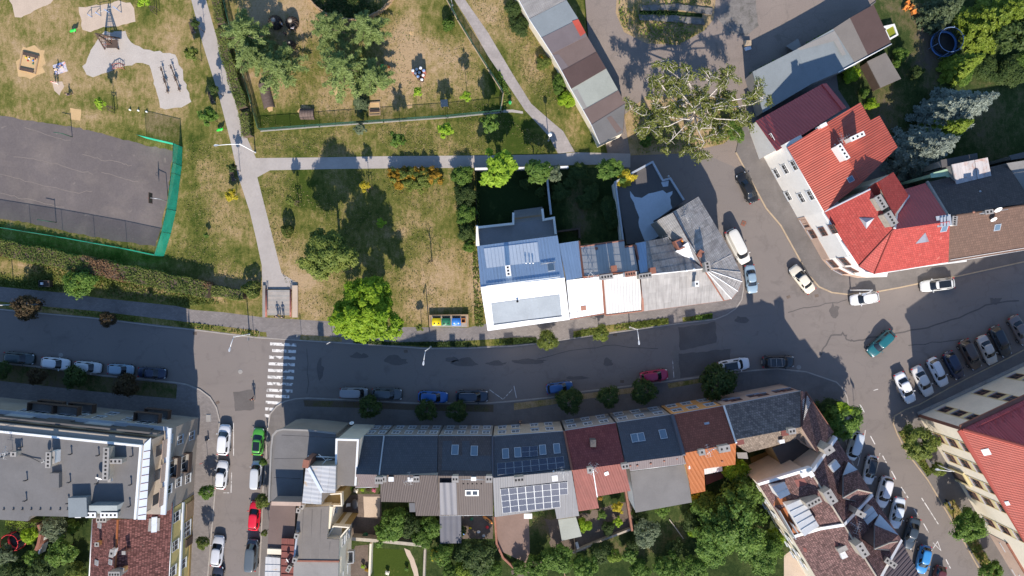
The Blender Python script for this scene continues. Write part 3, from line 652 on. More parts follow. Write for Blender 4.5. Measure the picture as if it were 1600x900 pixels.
class Wall:
    """vertical wall between two plan points; windows are placed on it by where they were measured"""
    def __init__(s, a, b, out):
        s.a = Vector((a[0], a[1], 0)); s.b = Vector((b[0], b[1], 0)); s.d = (s.b-s.a).normalized(); s.n = Vector((-s.d.y, s.d.x, 0))
        if s.n.dot(Vector((out[0], out[1], 0))) < 0: s.n = -s.n
        s.ang = math.atan2(s.n.y, s.n.x); s.len = (s.b-s.a).length
    def hit(s, px, py):
        o = Vector((0,0,CH)); d = W(px, py)-o; t = (s.a-o).dot(s.n)/d.dot(s.n); p = o+d*t
        return (p-s.a).dot(s.d), p.z
    def p(s, t, z, off=0): q = s.a+s.d*t+s.n*off; return Vector((q.x, q.y, z))
    def win(s, par, t, z, w, h, **k): return window(par, s.p(t, z, .005), s.ang, w, h, **k)
    def grid(s, par, ts, zs, w, h, **k):
        for t in ts:
            for z in zs: s.win(par, t, z, w, h, **k)
    def panel(s, par, t0, t1, z0, z1, d, m, name='band'):
        b = MB(); c = s.p((t0+t1)/2, 0, d/2); b.obox(c, s.d, s.n, (t1-t0)/2, d/2, z0, z1); return b.build(name, M[m], par)
def chimney(par, px, py, z0, z1, ang, lx, ly, m='chimney_c', n=2, cap='concrete'):
    p = W(px, py, z1); a = math.radians(ang); ax = (math.cos(a), math.sin(a)); ay = (-math.sin(a), math.cos(a))
    o = MB().obox(p, ax, ay, lx/2, ly/2, z0, z1-.08).build('chimney', M[m], par)
    MB().obox(p, ax, ay, lx/2+.06, ly/2+.06, z1-.08, z1).build('chimney_cap', M[cap], o)
    for i in range(n):
        t = (i-(n-1)/2)*lx/max(n, 1); q = p+Vector((ax[0]*t, ax[1]*t, 0)); s = min(.13, lx/n*.3)
        MB().obox(q, ax, ay, s, min(.14, ly*.3), z1-.01, z1+.02).build('flue', M['dark'], o)
    return o
def skylight(par, px, py, pl, w, h, gm='glass_roof', fm='zinc', th=.10):
    c = pl.at(px, py); ch = [c+pl.u*sx*w/2+pl.v*sy*h/2 for sx, sy in ((-1,-1),(1,-1),(1,1),(-1,1))]
    o = MB().prism([p+pl.n*th for p in ch], [p-pl.n*.05 for p in ch]).build('skylight', M[fm], par)
    f = .07; ci = [c+pl.u*sx*(w/2-f)+pl.v*sy*(h/2-f) for sx, sy in ((-1,-1),(1,-1),(1,1),(-1,1))]
    MB().prism([p+pl.n*(th+.012) for p in ci], [p+pl.n*.02 for p in ci]).build('pane', M[gm], o); return o
def solar(par, pl, c0, c1, r0, nu, nv, skip=()):
    """panels between measured corners c0 (first of top row), c1 (last of top row), r0 (first of bottom row)"""
    a, b, d = pl.at(*c0), pl.at(*c1), pl.at(*r0); du = (b-a)/nu; dv = (d-a)/nv
    for j in range(nv):
        for i in range(nu):
            if (i, j) in skip: continue
            q = [a+du*(i+x)+dv*(j+y) for x, y in ((.012,.012),(.988,.012),(.988,.988),(.012,.988))]
            o = MB().prism([p+pl.n*.13 for p in q], [p+pl.n*.07 for p in q]).build('solar_panel', M['zinc'], par)
            qi = [a+du*(i+x)+dv*(j+y) for x, y in ((.032,.032),(.968,.032),(.968,.968),(.032,.968))]
            MB().prism([p+pl.n*.136 for p in qi], [p+pl.n*.10 for p in qi]).build('cells', M['solar'], o)
def antenna(par, px, py, z0, h=2.2, ang=30, n=6, m='steel'):
    p = W(px, py, z0); b = MB(); b.tube([p, p+Vector((0,0,h))], .03, 6)
    for k, zz in ((0, h-.1), (1, h-.7)):
        a = math.radians(ang+k*70); d = Vector((math.cos(a), math.sin(a), 0)); e = Vector((-d.y, d.x, 0)); q = p+Vector((0,0,zz))
        b.tube([q-d*.9, q+d*.9], .025, 5)
        for i in range(n):
            t = -.85+1.7*i/(n-1); b.tube([q+d*t-e*(.45-.2*i/n), q+d*t+e*(.45-.2*i/n)], .014, 4)
    return b.build('antenna', M[m], par)
def dish(par, px, py, z, r=.4, az=-90, m='white_metal'):
    p = W(px, py, z); a = math.radians(az); d = Vector((math.cos(a)*.8, math.sin(a)*.8, .6)).normalized(); e1 = d.cross(Vector((0,0,1))).normalized(); e2 = d.cross(e1)
    vs = [p-d*.12]; n = 14; fs = []
    for k in range(n): vs.append(p+(e1*math.cos(2*math.pi*k/n)+e2*math.sin(2*math.pi*k/n))*r)
    for k in range(n): fs.append((0, 1+k, 1+(k+1) % n))
    b = MB().add(vs, fs, 0, True); b.tube([p-d*.12, p-d*.3, p-d*.3-Vector((0,0,.7))], .03, 5); b.tube([p-d*.1, p+d*.35], .02, 4); return b.build('satellite_dish', M[m], par)
def vent(par, px, py, z, h=.5, r=.07, m='steel', name='vent_pipe'):
    p = W(px, py, z+h); return MB().lathe([(r, z-.3), (r, z+h-.08), (r*1.7, z+h-.08), (r*1.5, z+h)], 8, (p.x, p.y)).build(name, M[m], par)
def bldg(name, label, px, py, group=None): return thing(name, label, 'house' if 'house' in name else name.split('_')[-1], W(px, py, 0), group)
# ---------------------------------------------------------------- north row of houses
RG = 'terraced houses north of the main street'
h = bldg('terraced_house', 'white house with blue rear roof, walled terrace and large pale panel on its front roof', 815, 440, RG)
ZE, ZR = 8.9, 11.6
pf = slope((762,517), (890,499.5), ZE, (751,449), ZR); pr = slope((871,368), (745.5,384.5), 9.35, (751,449), ZR)
FR = [(751,449),(882,434),(890,499.5),(762,517)]; RR = [(745.5,384.5),(871,368),(882,434),(751,449)]
roofed(h, FR, pf, 'r_white', 'white_wall'); roofed(h, RR, pr, 'r_blue', 'white_wall')  # same white roof on both sides; rear slope carries the shade-tinted colour
ribs(h, RR, pr, 'r_blue', .52, .04, .05)
roof_plane(h, [(756,388.5),(840,378.5),(843.5,409),(760.5,419)], pr, 'r_smooth', .02, 'roof_panel', proud=.05)
roof_plane(h, [(767.5,474),(874.5,460),(877.5,493),(771,506.5)], pf, 'f_panel', .02, 'roof_panel', proud=.05)
ribs(h, [(768.5,475),(873.5,461),(876.5,492),(772,505.5)], pf, 'f_panel', .62, .03, .075)
MB().tube([pf.at(771,507)+pf.n*.12, pf.at(878,493.5)+pf.n*.12], .07, 6).build('snow_guard', M['steel'], h)
MB().tube([pr.at(760,447.5)+pr.n*.15, pr.at(875,433)+pr.n*.15], .05, 6).build('ridge_rail', M['white_metal'], h)
chimney(h, 794, 423, 9.5, 13.2, 97, 1.35, .6, 'white_wall', 3, 'trim')
for x in (822,828,833): vent(h, x, 411, 10.2, .9, .07, 'white_metal')
skylight(h, 861, 418, pr, 1.0, 1.1)
MB().tube([pr.at(845,413)+pr.n*.12, pr.at(868,409.5)+pr.n*.12], .05, 5).build('snow_guard', M['steel'], h)
vent(h, 808.5, 471, 10, 1.0, .1, 'dark')
wS = Wall(W(762,517,ZE)*1, W(890,499.5,ZE)*1, (0,-1)); wS.a.z = wS.b.z = 0
wS.a += Vector((.1,.14,0)); wS.b += Vector((0,.14,0))
wS.grid(h, [1.6,4.4,7.2,10.2], [1.1,4.0,6.6], 1.1, 1.5)
cap_line(h, [pf.at(751,449), pf.at(882,434)], 'white_metal', .16)
# terrace behind it
tz = 3.3; TP = [(744,355),(800,349),(861,341),(865,339.5),(871,368),(745,385)]
MB().prism(pxs(TP, tz), [Vector((p.x,p.y,0)) for p in pxs(TP, tz)]).build('terrace', M['f_terrace'], h)
b = MB(); b.strip(pxs([(745.5,384),(746,356),(802,350),(802,333)], tz), -.16, .16, tz-.1, tz+.75); b.strip(pxs([(847,327),(849,344),(865,341),(868,366)], tz), -.16, .16, tz-.1, tz+.75); b.build('parapet', M['white_wall'], h)
for i in range(7):
    z = tz-.1-i*.38; y0 = 349.5-i*2.9
    A = pxs([(803,y0),(847.5,y0-6),(847.5,y0-9),(803,y0-3)], z); MB().prism(A, [p-Vector((0,0,z)) for p in A]).build('step', M['wood'] if i == 2 else M['grey_wall'], h)
h = bldg('terraced_house', 'narrow house with dazzling white front roof, blue rear roof and one brown roof hatch', 905, 440, RG)
pf = slope((891,498.7), (944,489.6), ZE, (885,438), ZR); pr = slope((904.5,376), (874,381), 9.6, (885,438), ZR)
F2 = [(885,438),(940,430.7),(944.5,489.6),(891,498.7)]; R2 = [(873,381),(904.5,376.3),(911,432.8),(885,438)]
roofed(h, F2, pf, 'r_white', 'white_wall', du=1.1, dv=6); roofed(h, R2, pr, 'r_blue', 'white_wall', du=1.05, dv=8)
roof_plane(h, [(911,433.4),(939,429.6),(940,431.5),(911.5,435.5)], pr, 'copper', .1)
b = MB(); b.tube([pr.at(905,377)+pr.n*.06, pr.at(911,433)+pr.n*.06], .12, 4, smooth=False); b.tube([pf.at(940.5,431)+pf.n*.05, pf.at(944.5,489.5)+pf.n*.05], .1, 4, smooth=False); b.tube([pf.at(891,498.5)+pf.n*.05, pf.at(944.5,489.4)+pf.n*.05], .1, 4, smooth=False); b.build('flashing', M['copper'], h)
roof_plane(h, [(907,478),(915.5,477),(916,484),(907.5,485)], pf, 'copper', .02, 'roof_hatch', proud=.12)
for x, y in ((891,489),(902,487),(911,484),(921,483),(931,482),(941,477)): vent(h, x, y, 9.2, .22, .06, 'dark')
wS = Wall(W(891,498.7,ZE)+Vector((.1,.14,0)), W(944,489.6,ZE)+Vector((-.1,.14,0)), (0,-1)); wS.grid(h, [1.3,3.4], [1.1,4.0,6.6], 1.0, 1.5)
antenna(h, 928, 432, 11.5, 2.4, 140, 7); antenna(h, 921, 425, 11.2, 1.6, 60, 6)
h = bldg('terraced_house', 'house with pale front roof between brown flashings, two chimneys shading its rear roof', 955, 440, RG)
pf = slope((946,492), (1004,485), ZE, (941.6,432.5), ZR); pr = slope((990,384), (906,386), 9.9, (912,432.6), ZR)
F3 = [(941.6,432.5),(998,423.5),(1004,485),(946,492)]; R3 = [(906,386),(975,376.5),(976,386),(990,383.5),(998,423.8),(912,432.8)]
roofed(h, F3, pf, 'r_offwhite', 'cream_wall', du=1.5, dv=1.25); roofed(h, R3, pr, 'r_offwhite', 'cream_wall', du=1.6, dv=1.1)
b = MB()
for a_, b_, p_ in (((941.6,432.5),(946,492),pf),((946,492),(1004,485),pf),((906,386),(912,432.6),pr),((906,385.5),(975,376),pr),((976,386),(990,383.5),pr),((912,432.6),(998,423.6),pr)):
    b.tube([p_.at(*a_)+p_.n*.06, p_.at(*b_)+p_.n*.06], .13, 4, smooth=False)
b.build('flashing', M['copper'], h)
MB().prism([p_.at(*q)+Vector((0,0,.25)) for p_, q in ((pr,(990,383)),(pr,(994,382.5)),(pr,(1002,424)),(pf,(1006,485.5)),(pf,(1002,486)),(pr,(997,424)))], [p_.at(*q)-Vector((0,0,2)) for p_, q in ((pr,(990,383)),(pr,(994,382.5)),(pr,(1002,424)),(pf,(1006,485.5)),(pf,(1002,486)),(pr,(997,424)))]).build('fire_wall', M['copper'], h)
chimney(h, 948, 432.5, 10, 13.6, 8, 1.6, .6, 'chimney_c', 4); chimney(h, 985, 428, 10, 13.6, 8, 1.35, .6, 'white_wall', 4, 'chimney_b')
chimney(h, 959.5, 419.5, 10, 12.2, 8, .7, .7, 'chimney_b', 0, 'copper'); vent(h, 932, 388, 9.3, .9, .14, 'copper')
wS = Wall(W(946,492,ZE)+Vector((.1,.14,0)), W(1004,485,ZE)+Vector((-.1,.14,0)), (0,-1)); wS.grid(h, [1.4,3.9], [1.1,4.0,6.6], 1.0, 1.5)
h = bldg('corner_house', 'corner house under weathered grey corrugated sheets fanning round its rounded street corner', 1075, 420, RG); h['category'] = 'house'
AP = (1099,419.5); ZA = 12.0
pf = slope((1006,486), (1131,469.5), 8.6, (1001,430.5), ZA); pr = slope((1043,371.5), (992,380), 9.6, (1001,430.5), ZA)
F4 = [(1001,430.5),AP,(1131,469.5),(1006,486)]; R4 = [(992,380),(1043,371.5),(1060,386),(1078,406),AP,(1001,430.5)]
roofed(h, F4, pf, 'r_corr2', 'grey_wall', du=1.12, dv=1.0); roofed(h, R4, pr, 'r_corr', 'grey_wall', du=1.12, dv=1.15)
roof_plane(h, [(993,381),(1009,378),(1012,425),(1000,427)], pr, 'r_blue', .02, 'roof_panel', proud=.09)
pe = slope((1144,397), (1091,307.5), 8.6, AP, ZA)
E5 = [(1091,307.5),(1144,397),(1112,415),AP,(1051,332)]
roofed(h, E5, pe, 'r_corr', 'grey_wall', du=1.12, dv=1.15)
pw = slope((1028,344), (1060,390), 9.6, AP, ZA)
W5 = [(1028,344),(1051,332),AP,(1058,388)]
roofed(h, W5, pw, 'r_corr2', 'grey_wall', du=1.2, dv=1.2)
fan = [(1144,397),(1157,425),(1159.5,440),(1153,455),(1143,467),(1131,469.5)]
for i in range(5):
    a_, b_ = fan[i], fan[i+1]; pl = Plane(W(*a_, 8.6), W(*b_, 8.6), W(*AP, ZA))
    roofed(h, [a_, b_, AP], pl, 'r_corr' if i < 3 else 'r_corr2', 'grey_wall', ins=.10)
    if i < 3: ribs(h, [a_, b_, AP], pl, 'r_corr', .9, .05, .035, 'sheet_lap', 'u')
    cap_line(h, [W(*a_, 8.62), W(*AP, ZA+.02)], 'copper' if i in (5,) else ('trim' if i in (2,3,4) else 'r_corr2'), .12, name='hip_cap')
cap_line(h, [W(1131,469.5,8.65), W(1100,421,ZA+.04)], 'copper', .2, name='hip_cap')
cap_line(h, [W(1001,430.5,ZA+.02), W(*AP, ZA+.02)], 'trim', .2); cap_line(h, [W(1051,332,ZA+.05), W(*AP, ZA+.05)], 'copper', .22)
ps = slope((1056,392.5), (1078,407), 11.2, (1085,391), 12.3)
roofed(h, [(1056,392.5),(1076,377),(1085,391),(1097,415),(1078,407)], ps, 'r_white', None, thick=.5)
ribs(h, [(1056,392.5),(1076,377),(1085,391),(1097,415),(1078,407)], ps, 'r_white', .5, .03, .04)
cap_line(h, [ps.at(1077,407.5), ps.at(1098,417)], 'copper', .25, name='valley_flashing')
b = MB().strip(pxs([(1054,378),(1071,371),(1078,382),(1060,390)], 11.6), -.1, .1, 10.4, 12.1, True); b.build('roof_terrace_wall', M['copper'], h)
MB().prism(pxs([(1054,378),(1071,371),(1078,382),(1060,390)], 11.2), pxs([(1054,378),(1071,371),(1078,382),(1060,390)], 10.6)).build('roof_terrace', M['r_smooth'], h)
chimney(h, 1008.5, 431, 10, 13.6, 8, 1.6, .6, 'chimney_c', 4); chimney(h, 1020, 423, 10, 12.8, 8, .75, .75, 'chimney_b', 0, 'copper'); chimney(h, 1106, 417, 11, 13.6, 100, 1.3, .65, 'chimney_c', 3)
chimney(h, 1095, 396, 10, 12.7, 60, .8, .6, 'chimney_b', 0, 'copper'); chimney(h, 1089, 443.5, 10, 12.6, 95, .7, .45, 'white_wall', 1, 'trim')
vent(h, 1073, 423, 12, .5, .1, 'white_metal'); vent(h, 1085, 421, 12, .6, .12, 'white_metal'); antenna(h, 1041, 371, 8.6, 1.8, 20); antenna(h, 1068, 340, 10.4, 1.6, 110)
wS = Wall(W(1006,486,8.6)+Vector((.1,.14,0)), W(1131,469.5,8.6)+Vector((-.1,.14,0)), (0,-1)); wS.grid(h, [1.5,4,6.5,9], [1.1,4.0,6.2], 1.0, 1.5)
for i in range(6): gutter(h, W(*([(1006,486)]+fan[::-1])[i], 8.6), W(*([(1006,486)]+fan[::-1])[i+1], 8.6), 'copper')
t = tag(MB().lathe([(.1,0),(.28,.12),(.36,.36),(.28,.6),(.1,.72)], 14, (0,0)).build('sun_ball', plain('orange_ball', (.75,.26,.03), .5), None, Vector((0,0,0)), local=True), 'bright orange ball lying on the little walled roof terrace', 'ball'); t.location = W(1067, 376, 11.2)
# flat garage behind the corner house
h = bldg('flat_roof_garage', 'flat-roofed garage with peeling black and silver roof coating and pale parapets', 1015, 320)
GP = [(960,284),(1019,252.5),(1036,281),(1047,277.5),(1069,314),(1031,341),(1046,371),(980,382),(972,340)]; gz = 3.6
roofed(h, GP, flat(gz), 'f_dark', 'grey_wall', ins=.05)
SP = [(985,299),(991,307),(1003,309),(1013,303),(1022,300),(1035,297),(1041,301),(1051,299),(1051,304),(1046,307),(1049,313),(1047,318),(1051,325),(1031,339),(1021,345),(1032,366),(1022,374),(1007,377),(1003,368),(998,355),(998,340),(994,325),(986,308)]
o = slab('roof_coating', SP, gz-.05, gz+.02, M['f_silver'], h, None, wob=.10)
b = MB(); b.strip(pxs([(974,381),(968,338),(961,285),(1019,253.5),(1035,282.5),(1046.5,279),(1068,313)], gz), -.14, .14, gz-.2, gz+.35); b.build('parapet', M['zinc'], h)
MB().prism(pxs([(1033,285),(1045,282),(1044,291),(1036,292)], gz+.04), pxs([(1033,285),(1045,282),(1044,291),(1036,292)], gz)).build('roof_coating', M['f_silver'], h)
for i, (a_, b_) in enumerate((((966,288),(974,340)), ((972,340),(980,380)))): pass
vent(h, 1045, 275, gz, .9, .09)
# long row of garages with a roof of its own colour each
h = bldg('garage_row', 'long row of lock-up garages, each flat roof a different brown, grey or green', 895, 115)
Ls = [(800,-20),(827,30),(846,59),(862,84),(877.5,111),(892,139),(911,172),(924,195),(937,225)]; Rs = [(868,-24),(885,0),(904,30),(917,56),(932,81),(947,107),(966,141),(977,162),(973,208)]
MT = ['r_corr2','f_teal','f_purple','f_brown','f_dkbrown','f_green','f_brown','f_grey']
LB = ['pale corrugated garage roof','dark blue-grey garage roof','purple-brown garage roof with a red patch','taupe garage roof','dark chocolate garage roof','pale green-grey garage roof','brown garage roof','patched grey end garage roof']
for i in range(8):
    q = [Ls[i], Rs[i], Rs[i+1], Ls[i+1]]; z = 3.1+.03*(i*37 % 5)
    pl = Plane(W(*Ls[i], z), W(*Ls[i+1], z), W(*Rs[i], z+.25))
    roofed(h, q, pl, MT[i], 'cream_wall', ins=.02 if 0 < i < 7 else .05, label=LB[i])
    if i == 0: ribs(h, q, pl, 'r_corr2', .32, .14, .05, 'corrugation', 'u')
    if i == 2: roof_plane(h, [(894,33),(903.5,30),(915,51),(907,57)], pl, 'f_red', .02, 'roof_patch', proud=.03)
    if i == 3: roof_plane(h, [(862,86),(873,85),(888,104),(878,110)], pl, 'f_purple', .02, 'roof_patch', proud=.025)
    if i == 5: roof_plane(h, [(896,142),(902,139),(917,168),(913,171)], pl, 'f_light', .02, 'roof_patch', proud=.02)
    if i == 7: roof_plane(h, [(948,184),(955,181),(972,203),(964,208)], pl, 'f_brown', .02, 'roof_patch', proud=.025)
    MB().tube([pl.at(*Ls[i])+pl.n*.03, pl.at(*Ls[i+1])+pl.n*.03], .06, 4, smooth=False).build('verge_trim', M['trim'], h)
for i in range(1, 8):
    a_, b_ = W(*Rs[i], 0)*.97, W(*Rs[i+1], 0)*.97
    wl = Wall(a_, b_, (1,.6)); wl.panel(h, .4, wl.len-.4, .05, 2.2, .2, 'wood_dark', 'garage_door')
# ---------------------------------------------------------------- north-east: shed, red houses
h = bldg('long_shed', 'long low shed with four flat roof sections from dark brown to blue-grey', 1280, 95)
A_ = [(1176,112),(1245,77),(1302,45),(1328,28),(1365,7)]; B_ = [(1192,176),(1268,131),(1338,101),(1357,88),(1393,68)]
for i, (m_, l_) in enumerate((('f_teal','dark blue-grey shed roof section'),('f_teal','pale blue-grey shed roof section'),('f_warm','taupe shed roof section'),('f_dkbrown','dark brown shed roof section'))):
    q = [A_[i], A_[i+1], B_[i+1], B_[i]]; pl = Plane(W(*A_[i], 3.6), W(*A_[i+1], 3.6), W(*B_[i], 3.2))
    roofed(h, q, pl, m_, 'grey_wall', ins=.06, label=l_)
roof_plane(h, [(1246,76),(1304,48),(1322,85),(1316,87),(1303,64),(1250,78)], flat(3.62), 'f_light', .02, 'roof_patch')
MB().tube(pxs([(1310,113),(1393,68.5)], 3.3), .08, 6).build('gutter', M['trim'], h)
MB().prism(pxs([(1228,72),(1247,60),(1252,72),(1240,80)], 2.2), pxs([(1228,72),(1247,60),(1252,72),(1240,80)], 0)).build('lean_to', M['f_light'], h)
h = bldg('garden_shed', 'small flat brown-roofed garden shed beside the long shed, a slatted frame at its side', 1380, 110)
roofed(h, [(1355,96),(1384,82),(1408,123),(1376,137)], flat(2.5), 'f_warm', 'wood_dark', ins=.08)
for i, l in enumerate([(1349,106,1356,120),(1355,116,1362,130),(1360,126,1366,139)]):
    MB().prism(pxs([(l[0],l[1]),(l[0]+7,l[1]-4),(l[2]+8,l[3]-4),(l[2],l[3])], .5), pxs([(l[0],l[1]),(l[0]+7,l[1]-4),(l[2]+8,l[3]-4),(l[2],l[3])], .1)).build('cold_frame', M['r_smooth'], h)
h = bldg('white_house', 'white L-shaped house with ribbed orange-red metal roof and a lower crimson wing', 1290, 210); h['category'] = 'house'
p1 = slope((1287,131), (1181,189), 4.0, (1214,236), 7.4)
roofed(h, [(1181,189),(1285,131),(1317,171),(1214,236)], p1, 'r_crimson', 'white_wall')
MB().prism([p1.at(1283,132)+Vector((0,0,.3)), p1.at(1290,131)+Vector((0,0,.3)), p1.at(1321,169)+Vector((0,0,.3)), p1.at(1315,172)+Vector((0,0,.3))], [p1.at(1283,132)-Vector((0,0,2)), p1.at(1290,131)-Vector((0,0,2)), p1.at(1321,169)-Vector((0,0,2)), p1.at(1315,172)-Vector((0,0,2))]).build('fire_wall', M['r_crimson'], h)
p2 = slope((1230,230), (1288,331), 9.0, (1292,192), 10.6); p3 = slope((1402,230), (1374,181), 9.2, (1346,286), 10.6)
A2 = [(1230,230),(1292,192),(1346,286),(1288,331)]; B2 = [(1292,192),(1344,160),(1360,188),(1374,181),(1402,230),(1346,286)]
roofed(h, A2, p2, 'r_red_seam', 'white_wall', du=.95, dv=30); roofed(h, B2, p3, 'r_red_seam', 'white_wall', du=.95, dv=30)
cap_line(h, [W(1292,192,10.62), W(1346,286,10.62)], 'r_red_seam', .25)
chimney(h, 1318, 237, 10, 12.2, -57, 2.3, .6, 'white_wall', 4, 'trim'); chimney(h, 1340, 213, 10, 12.2, 25, 2.0, .55, 'white_wall', 3, 'trim'); chimney(h, 1287, 195.5, 9.6, 11.2, 28, .9, .4, 'white_wall', 0, 'trim')
skylight(h, 1329, 280, p2, .8, .8)
wW = Wall(W(1168,201), W(1246,341), (-1,0)); wW.a += wW.n*-.0
for px, py in ((1214,271),(1232,306),(1227,264),(1252.5,309),(1241,258.5),(1267,305)):
    t_, z_ = wW.hit(px, py); wW.win(h, t_, z_-.75, 1.5, 1.5, gm='glass')
for px, py in ((1205,215),(1192,222)): t_, z_ = wW.hit(px, py); wW.win(h, t_, max(.8, z_-.7), 1.2, 1.4)
# front wall flush with the eaves
e1, e2 = W(1181,189,6.6), W(1246,341,0); wq = [Vector((W(1168,201).x, W(1168,201).y,0)), Vector((W(1246,341).x, W(1246,341).y,0))]
def wallslab(par, a, b, depth, z0, z1, m, n):
    A = Vector((a[0],a[1],0)); B = Vector((b[0],b[1],0)); d = (B-A).normalized(); nn = Vector((-d.y,d.x,0))
    if nn.dot(Vector((n[0],n[1],0))) > 0: nn = -nn
    q = [A, B, B+nn*depth, A+nn*depth]
    return MB().prism([p+Vector((0,0,z1)) for p in q], [p+Vector((0,0,z0)) for p in q]).build('wall', M[m], par)
dW = (wq[1]-wq[0]); wallslab(h, wq[0]+dW*.30, wq[1], 2.6, 0, 8.8, 'white_wall', (-1,0))
gutter(h, W(1230,230,9), W(1288,331,9), 'trim'); antenna(h, 1312, 219, 10.3, 1.4, 30); vent(h, 1305, 226, 10.4, .6)
h = bldg('corner_house', 'white corner house with bright red tiled roof, triangular roof vents and red turret', 1390, 350); h['category'] = 'house'
ZA = 13.2; AP = (1395,359)
pW = Plane(W(1288,331,8.6), W(1342,416,8.6), W(*AP, ZA)); pS = Plane(W(1366,428,8.6), W(1482,409.5,8.6), W(*AP, ZA)); pX = Plane(W(1342,416,8.6), W(1366,428,8.6), W(*AP, ZA))
roofed(h, [(1288,331),(1360,295),AP,(1342,416)], pW, 'r_redtile', 'cream_wall'); roofed(h, [AP,(1484,346),(1482,409.5),(1366,428)], pS, 'r_redtile', 'cream_wall'); roofed(h, [AP,(1366,428),(1342,416)], pX, 'r_redtile', 'cream_wall', ins=.15)
pN = Plane(W(1446,286,8.6), W(1417,290,8.6), W(*AP, ZA)); roofed(h, [(1400,300),(1446,286),(1479,336),(1484,346),AP,(1380,330)], pN, 'r_crimson', 'cream_wall')  # same tiled roof; north face gets red tinted for shade
pT = slope((1420,306), (1396,269), 10.4, (1372,284), 13.0); roofed(h, [(1372,284),(1396,269),(1420,306),(1396,338)], pT, 'r_redtile', 'cream_wall', label='red tiled turret roof')
pT2 = slope((1352,292), (1384,345), 11.0, (1372,284), 13.0); roofed(h, [(1360,293),(1372,284),(1396,338),(1390,352)], pT2, 'r_redtile', None, thick=.8)
for a_, b_ in ((W(1342,416,8.65),W(*AP,ZA)),(W(1366,428,8.65),W(*AP,ZA))): cap_line(h, [a_, b_], 'r_redtile', .2, name='hip_tiles')
cap_line(h, [W(1372,284,13), W(1396,338,13)], 'r_redtile', .22); cap_line(h, [pW.at(1289,330)+pW.n*.1, pW.at(1360,295)+pW.n*.1], 'zinc', .25, name='flashing')
cap_line(h, [pN.at(1397,357)+Vector((0,0,.1)), pN.at(1400,334)+Vector((0,0,.1)), pN.at(1419,306)+Vector((0,0,.1))], 'zinc', .4, name='valley_flashing')
for l in ([(1288,331),(1315,375),(1342,416)],[(1342,416),(1352,424),(1366,428)],[(1366,428),(1407,422),(1482,409.5)]):
    for i in range(len(l)-1): gutter(h, W(*l[i], 8.6), W(*l[i+1], 8.6), 'trim', .09)
chimney(h, 1377, 316, 10, 14.2, -58, 1.9, .95, 'chimney_c', 4); chimney(h, 1392.5, 341.5, 11, 14.4, -58, 1.9, 1.0, 'chimney_c', 4)
for (x, y, pl) in ((1356,345,pW),(1443,372,pS)):
    c = pl.at(x, y); u, v, n_ = pl.u, pl.v, pl.n
    f = [c-u*.95-v*.75+n_*.03, c+u*.95-v*.75+n_*.03, c+v*.95+n_*.03]; t_ = c-v*.75+Vector((0,0,1.0))
    MB().add(f+[t_], [(0,1,3),(1,2,3),(2,0,3)]).build('triangular_vent', M['zinc'], h)
ribs(h, [(1465,341),(1485,337),(1485,353),(1467,354)], flat(12.9), 'zinc', .5, .3, .2, 'chimney_hood'); chimney(h, 1475, 345, 11, 12.9, 8, 1.9, 1.4, 'chimney_c', 0, 'zinc')
chimney(h, 1492, 345, 10, 12.6, 85, 1.2, .6, 'white_wall', 4); skylight(h, 1475, 357, pS, .9, 1.0)
bp = [(1246,341),(1266,373),(1284,405),(1297,419),(1316,429),(1340,434)]
for i in range(5):
    wallslab(h, W(*bp[i]), W(*bp[i+1]), 2.2, 0, 8.35, 'white_wall', (-1,-.6)); wallslab(h, W(*bp[i])+Vector((-.05,-.03,0)), W(*bp[i+1])+Vector((-.05,-.03,0)), 1, 0, 2.6, 'pink_wall', (-1,-.6))
wB = Wall(W(1246,341), W(1284,405), (-1,-.5))
for px, py in ((1270,366),(1286,362),(1302,358),(1258,349)):
    t_, z_ = wB.hit(px, py); wB.win(h, t_, max(.6, z_-.9), 1.4, 1.8, fm='copper')
for wC, px, py in ((Wall(W(1284,405), W(1297,419), (-1,-1)), 1302, 412), (Wall(W(1284,405), W(1297,419), (-1,-1)), 1318, 406), (Wall(W(1297,419), W(1316,429), (-1,-1)), 1313, 424), (Wall(W(1297,419), W(1316,429), (-1,-1)), 1329, 420)):
    t_, z_ = wC.hit(px, py); z_ = max(.6, z_-.9); wC.a += wC.n*.07; wC.win(h, min(max(t_, .8), wC.len-.8), z_, 1.4, 1.9, fm='copper'); wC.panel(h, 0, wC.len, z_-.5, z_-.25, .06, 'pink_wall', 'string_course')
wallslab(h, W(1316,429), W(1455,412), 3, 0, 8.35, 'white_wall', (0,-1))
h = bldg('brown_house', 'house with plain brown tiled street slope, dark rear slope and satellite dishes on the ridge', 1560, 340); h['category'] = 'house'
pf = slope((1482,410), (1600,391), 8.6, (1485,337), 12.2); pr = slope((1572,255), (1449,285), 8.0, (1485,337), 12.2)
roofed(h, [(1484,338),(1600,321),(1690,308),(1690,376),(1600,391),(1482,410)], pf, 'r_brown', 'beige_wall')
roofed(h, [(1448,285),(1572,255),(1612,315),(1484,338)], pr, 'r_dkbrown', 'beige_wall')
cap_line(h, [W(1485,337.5,12.22), W(1600,321,12.22), W(1690,308,12.22)], 'r_brown', .25)
cap_line(h, [pr.at(1447,285)+Vector((0,0,.2)), pr.at(1478,336)+Vector((0,0,.2))], 'concrete', .5, .3, name='fire_wall')
gutter(h, W(1482,410,8.6), W(1690,376,8.6)); MB().tube([pf.at(1484,405.5)+pf.n*.12, pf.at(1690,372.5)+pf.n*.12], .04, 5).build('snow_guard', M['trim'], h)
